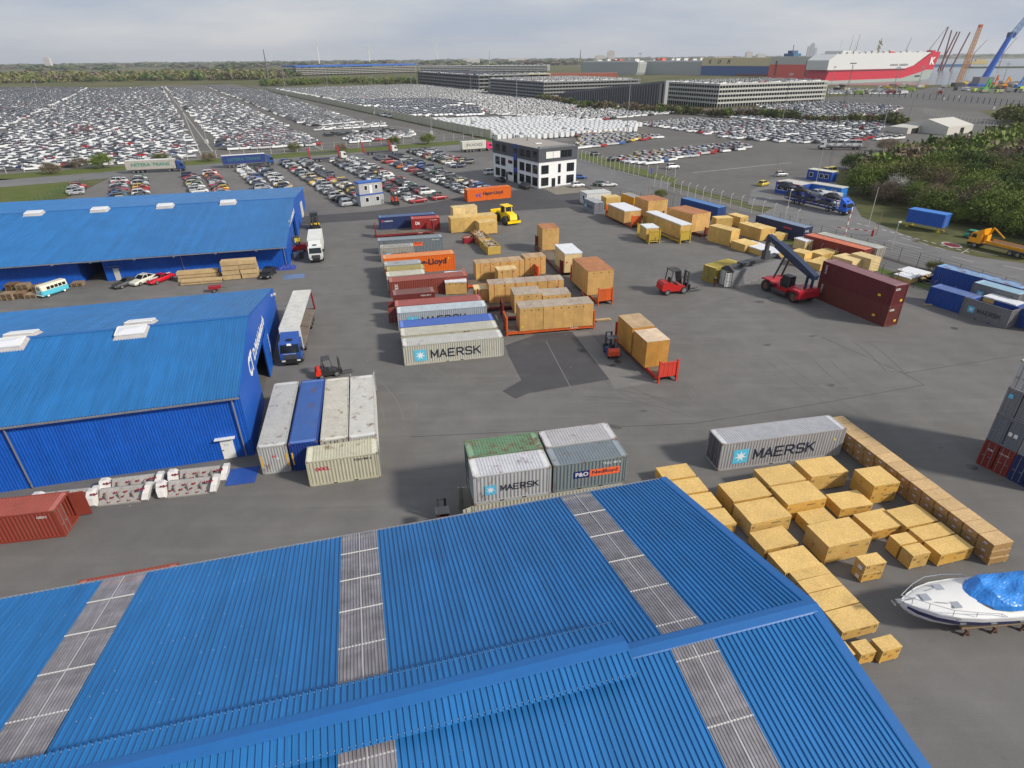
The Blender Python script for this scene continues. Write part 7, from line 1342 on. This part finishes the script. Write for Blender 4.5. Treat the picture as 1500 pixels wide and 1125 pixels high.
S, L = ship('beige and blue car carrier with large dark letters', (1026, 110), (1134, 112), 32, [('hull', [(0, 0), (0, 15.5), (1, 15.5), (1, 0)], paint(srgb(50, 90, 145), 0, .08, .6), 0), ('upper_hull', [(0, 15.5), (0, 28.5), (.95, 28.5), (.98, 26), (1, 15.5)], paint(srgb(205, 190, 150), 0, .05, .6), .2), ('boot_top', [(.5, 0), (.5, 3), (1, 3), (1, 0)], paint(srgb(120, 50, 55)), .3)])
for k, ch in enumerate('KOR'): letter(S, ch, ((.1 + .13 * k) * L, -.4, 19), .045 * L, '-y', INK, 6.5, .02, shear=.3)
for k, (xa, xb, lab) in enumerate(((851, 934, 'left'), (936, 1029, 'right'))):
    S, L = ship(f'plain grey car carrier behind the car park roof, the {lab} one', (xa, 109), (xb, 110), 30, [('hull', [(0, 0), (-.005, 19), (.03, 22.5), (.97 if k else 1, 22.5), (1.0, 19), (.985, 4), (.97, 0)], paint(srgb(158, 162, 160), 0, .05, .6), 0), ('deck_edge', [(.02, 22.5), (.02, 24.5), (.96, 24.5), (.96, 22.5)], WH, -2)])
    for j in range(10): m = MB(); x = L * random.uniform(.1, .9); m.box(x, x + random.uniform(3, 12), 4, 20, 24.5, random.uniform(25.5, 29)); m.build('deck_house', random.choice([WH, WH, WH, paint((.5, .5, .48)), paint(srgb(190, 90, 70))]), S)
    m = MB(); m.tube((L * .5, 12, 24), (L * .5, 12, 36), .5, n=5); m.build('mast', WH, S)
def lattice(m, p0, p1, w0, w1, n, r=.35):
    p0, p1 = Vector(p0), Vector(p1); d = (p1 - p0).normalized(); u = d.cross(Vector((0, 1, 0.01))).normalized(); v = d.cross(u)
    C = lambda t, k: p0 + (p1 - p0) * t + (u * (1, 1, -1, -1)[k] + v * (1, -1, -1, 1)[k]) * (w0 + (w1 - w0) * t) / 2
    for k in range(4): m.tube(C(0, k), C(1, k), r, r * .8, 5)
    for i in range(n):
        for k in range(4): m.tube(C(i / n, k), C((i + 1) / n, (k + 1) % 4), r * .6, n=4); m.tube(C(i / n, (k + 1) % 4), C(i / n, k), r * .5, n=4)
q = Vector(G(1436, 126)); p = thing('harbour_crane', 'tall blue mobile harbour crane with lattice jib', 'crane', q); BC = paint(srgb(35, 95, 190), 0, .08, .5, name='blue_crane_paint'); m = MB(); m.box(-7, 9, -6, 6, 2, 9); m.build('machine_house', paint((.2, .21, .23)), p); m = MB(); m.tube((2, 0, 8), (15, 0, 49), 3.4, 2.4, 10); m.build('tower', BC, p); m = MB(); m.cbox((15.5, 0, 49), (7, 4, 5)); m.build('tower_head', paint(srgb(30, 60, 110)), p)
m = MB(); lattice(m, (16, 0, 47), (52, 0, 110), 4.2, 1.6, 16, .4); struct(m.build('jib', paint(srgb(120, 155, 200), 0, .08, .5), p), 'stuff'); m = MB(); m.cbox((52, 0, 111), (4, 2, 4)); m.build('jib_head', DARKSTEEL, p); m = MB(); m.tube((15, 0, 52), (50, 0, 108), .12, n=4); m.build('cable', DARKSTEEL, p); m = MB(); m.box(-9, 10, -8, 8, 0, 2); m.build('undercarriage', BC, p)
q = Vector(G(1402, 127)); p = thing('lattice_crane', 'upright orange lattice crane mast on the quay', 'crane', q); m = MB(); lattice(m, (0, 0, 3), (5, 0, 56), 3.6, 2.8, 16, .38); struct(m.build('mast', paint(srgb(200, 140, 70), .1, .1, .6), p), 'stuff'); m = MB(); m.box(-5, 5, -4, 4, 0, 4); m.build('base', DARKSTEEL, p); m = MB(); m.cbox((5, 0, 57), (3, 3, 3)); m.build('head', paint(srgb(190, 90, 50)), p)
for i, (xa, ya, xb, yb) in enumerate(((1371, 70, 1380, 40), (1379, 86, 1390, 47), (1385, 86, 1394, 47), (1398, 82, 1410, 48), (1383, 84, 1382, 45))):
    a, b = Vector(ray(xa, ya)) * 1250, Vector(ray(xb, yb)) * 1250; b.y = a.y; m = MB(); m.tube((0, 0, -a.z - CAM_H), (b.x - a.x, 0, b.z - a.z), 1.5 if i else 1.0, 1.3, 6); tag(m.build('jack_up_leg', paint(srgb(125, 65, 70), .1, .1, .7), None, (a.x, a.y, a.z + CAM_H)), f'dark red slanting jack-up leg beyond the ship, {ORD[i]} from the left', 'leg', 'slanting jack-up legs')
for i, (xa, ya, xb, yb, cl) in enumerate(((1362, 72, 1378, 40, (.2, .18, .17)), (1427, 78, 1440, 58, (.3, .12, .12)), (1470, 78, 1482, 55, (.3, .2, .2)), (1253, 76, 1254, 50, (.4, .3, .3)), (1328, 72, 1331, 55, (.3, .3, .3)), (1245, 72, 1246, 52, (.5, .5, .5)))):
    a, b = Vector(ray(xa, ya)) * 1500, Vector(ray(xb, yb)) * 1500; m = MB(); m.tube((0, 0, -a.z - CAM_H), (0, 0, 0), 1.2, n=5); m.tube((0, 0, 0), (b.x - a.x, 0, b.z - a.z), .9, .5, 5); tag(m.build('dock_crane', paint(cl), None, (a.x, a.y, a.z + CAM_H)), f'thin distant dock crane on the skyline, {ORD[i]} listed', 'crane', 'distant dock cranes')
# coloured machines on the quay
def quay_truck():
    m = MB(); m.box(2, 4, -1.25, 1.25, .8, 3.0); m.box(-4, 1.8, -1.25, 1.25, 1.0, 3.2, 1); m.box(4.0, 4.02, -1.1, 1.1, 1.8, 2.7, 2)
    for x in (2.9, -1.5, -2.9):
        for s in (-1, 1): m.tube((x, s * .9, .5), (x, s * 1.25, .5), .5, n=8, m=2)
    return m
QT = cached(('quay_truck',), quay_truck); random.seed(9); QC = [('white', (.6, .6, .6)), ('yellow', (.6, .4, .02)), ('green', (.1, .3, .05)), ('red', (.35, .02, .03)), ('dark', (.03, .03, .035)), ('lime', (.35, .5, .05))]
for i in range(46):
    px = (random.uniform(1225, 1385), random.uniform(127, 139)) if i < 26 else (random.uniform(1395, 1500), random.uniform(122, 140)); q = G(*px); cn, cc = random.choice(QC); bc = random.choice([cc, (.5, .5, .5), (.3, .28, .2)]); tag(obj('work_truck', QT, None, q, random.uniform(0, 6.28), [carpaint(cc), paint(bc, 0, .1, .6), BLACK]), f'{cn} work lorry parked on the quay {"before the ship" if i < 26 else "below the cranes"}', 'truck', f'{cn} lorries on the quay {"before the ship" if i < 26 else "below the cranes"}')
for i, (px, cl, lab) in enumerate((((1440, 135), srgb(60, 160, 80), 'green'), ((1468, 130), srgb(225, 150, 20), 'orange'), ((1490, 130), srgb(50, 110, 190), 'blue'), ((1455, 127), srgb(200, 110, 50), 'rust orange'))): q = G(*px); p = thing('crawler_crane', f'{lab} excavator-like crane with raised arm on the quay', 'crane', q, random.uniform(0, 1)); cm = paint(cl, 0, .1, .5); m = MB(); m.box(-3, 3, -2, 2, 1, 4); m.build('house', cm, p); m = MB(); m.beam((1, 0, 3), (4, 0, 11), 1.2); m.beam((4, 0, 11), (7, 0, 6), 1.0); m.build('arm', cm, p); m = MB(); m.box(-3.5, 3.5, -2.2, 2.2, 0, 1); m.build('tracks', BLACK, p)
m = MB(); m.box(0, 95, 0, 3, 0, 6); tag(m.build('moored_barge', paint(srgb(50, 105, 150), 0, .1, .6), None, G(1366, 98), R(-5)), 'long blue barge moored beyond the ship', 'barge'); m = MB(); m.box(0, 400, 0, 40, 0, 3); tag(m.build('breakwater', paint(srgb(75, 85, 60), 0, .2, .9), None, G(1425, 100), R(-8)), 'low green breakwater in the harbour water', 'breakwater'); m = MB(); m.box(0, 60, 0, 12, 0, 8); m.box(20, 50, 2, 10, 8, 14); tag(m.build('quay_shed', paint(srgb(190, 170, 110), 0, .1, .6), None, G(1420, 94), 0), 'pale yellow shed on the far shore', 'shed'); q = G(1460, 91); p = thing('tug_boat', 'small dark red tug on the harbour water', 'boat', q, R(10)); m = MB(); m.prism([(-9, .1), (9, .1), (11, 3.5), (-10, 3)], -4, 4); m.build('hull', paint(srgb(120, 30, 40)), p); m = MB(); m.box(-3, 3, -2.5, 2.5, 3, 8); m.build('wheelhouse', WHITE, p)
fence('dark blue railing along the quay', [(1215, 141), (1300, 142), (1380, 147), (1440, 152), (1500, 158)], 6, 4, paint((.04, .045, .1)), 3, 0, .25)
for i, (px, h, w_, cl, lab) in enumerate(((70, 13, 9, (.5, .48, .45), 'grey silo-like tower above the far left wood'), (895, 15, 10, (.5, .45, .42), 'pair of tall flats on the skyline behind the grey ships'), (1097, 12, 9, (.5, .47, .44), 'tall flats on the skyline behind the beige ship'), (1183, 18, 4, (.35, .38, .42), 'left tower of the harbour high-rises'), (1188, 22, 5, (.33, .37, .42), 'middle tower of the harbour high-rises'), (1193, 16, 4, (.4, .42, .45), 'right tower of the harbour high-rises'), (850, 16, 2.2, (.2, .14, .12), 'dark church spire on the skyline'), (717, 16, 1.6, (.4, .36, .36), 'thin radio tower on the skyline'), (880, 9, 14, (.5, .46, .42), 'low flats on the skyline left of the tall pair'), (1115, 9, 12, (.5, .48, .46), 'low flats on the skyline right of the tall ones'), (760, 7, 30, (.55, .54, .52), 'long pale housing row on the skyline'), (690, 6, 24, (.55, .53, .5), 'low pale hall on the skyline left of the radio tower'), (1060, 6, 26, (.45, .4, .36), 'low brown hall on the skyline'), (389, 34, 2.6, (.12, .12, .13), 'slim dark tower above the wood'))):
    D = 3200 if px != 389 else 1100; hzn = 91.5 - px * .0101; a = Vector(ray(px, hzn + 4)) * D; k = D / F_PX; p = thing('skyline_building', lab, 'building', (a.x, a.y, 0)); m = MB(); W, H = w_ * k, (h) * k + CAM_H * .2
    if w_ < 3: m.tube((0, 0, 0), (0, 0, H), W / 2, W / 5, 8)
    else:
        m.box(-W / 2, W / 2, 0, W / 2, 0, H * .93); m.box(-W / 4, W / 4, W * .1, W * .4, H * .93, H)
    m.build('tower_body', paint(cl, 0, .08, .8), p)
for i, (px, h) in enumerate(((467, 33), (541, 28), (640, 30))):
    D = 3800; hzn = 91.5 - px * .0101; a = Vector(ray(px, hzn)) * D; k = D / F_PX; p = thing('wind_turbine', f'white wind turbine on the horizon, {("left", "middle", "right")[i]} of three', 'wind turbine', (a.x, a.y, 0)); H = h * k * .72 + 20; m = MB(); m.tube((0, 0, 0), (0, 0, H), 3.2, 1.8, 8); m.build('tower', WHITE, p); m = MB(); m.box(-2, 2, -5, 3, H - 1, H + 3); m.build('nacelle', WHITE, p)
    for b in range(3): a_ = R(20 + i * 33 + b * 120); m = MB(); m.prism([(0, -1.5), (8, -3), (52, -.5), (52, .4), (0, 1.5)], -.4, .4, 'y', M=Matrix.Translation((0, -5.5, H + 1)) @ Matrix.Rotation(a_, 4, 'Y')); m.build('blade', WHITE, p)
# ---------------------------------------------------------------- thin spring haze round the whole place
hm = bpy.data.materials.new('haze'); hm.use_nodes = True; ht = hm.node_tree; ht.nodes.clear()
pv = ht.nodes.new('ShaderNodeVolumePrincipled'); pv.inputs['Color'].default_value = (.93, .96, 1, 1); pv.inputs['Density'].default_value = 7.5e-5; pv.inputs['Anisotropy'].default_value = .2
ho = ht.nodes.new('ShaderNodeOutputMaterial'); ht.links.new(pv.outputs[0], ho.inputs['Volume'])
m = MB(); m.box(-12500, 12500, -450, 14500, -1.1, 190); o = m.build('haze', hm); o['kind'] = 'stuff'
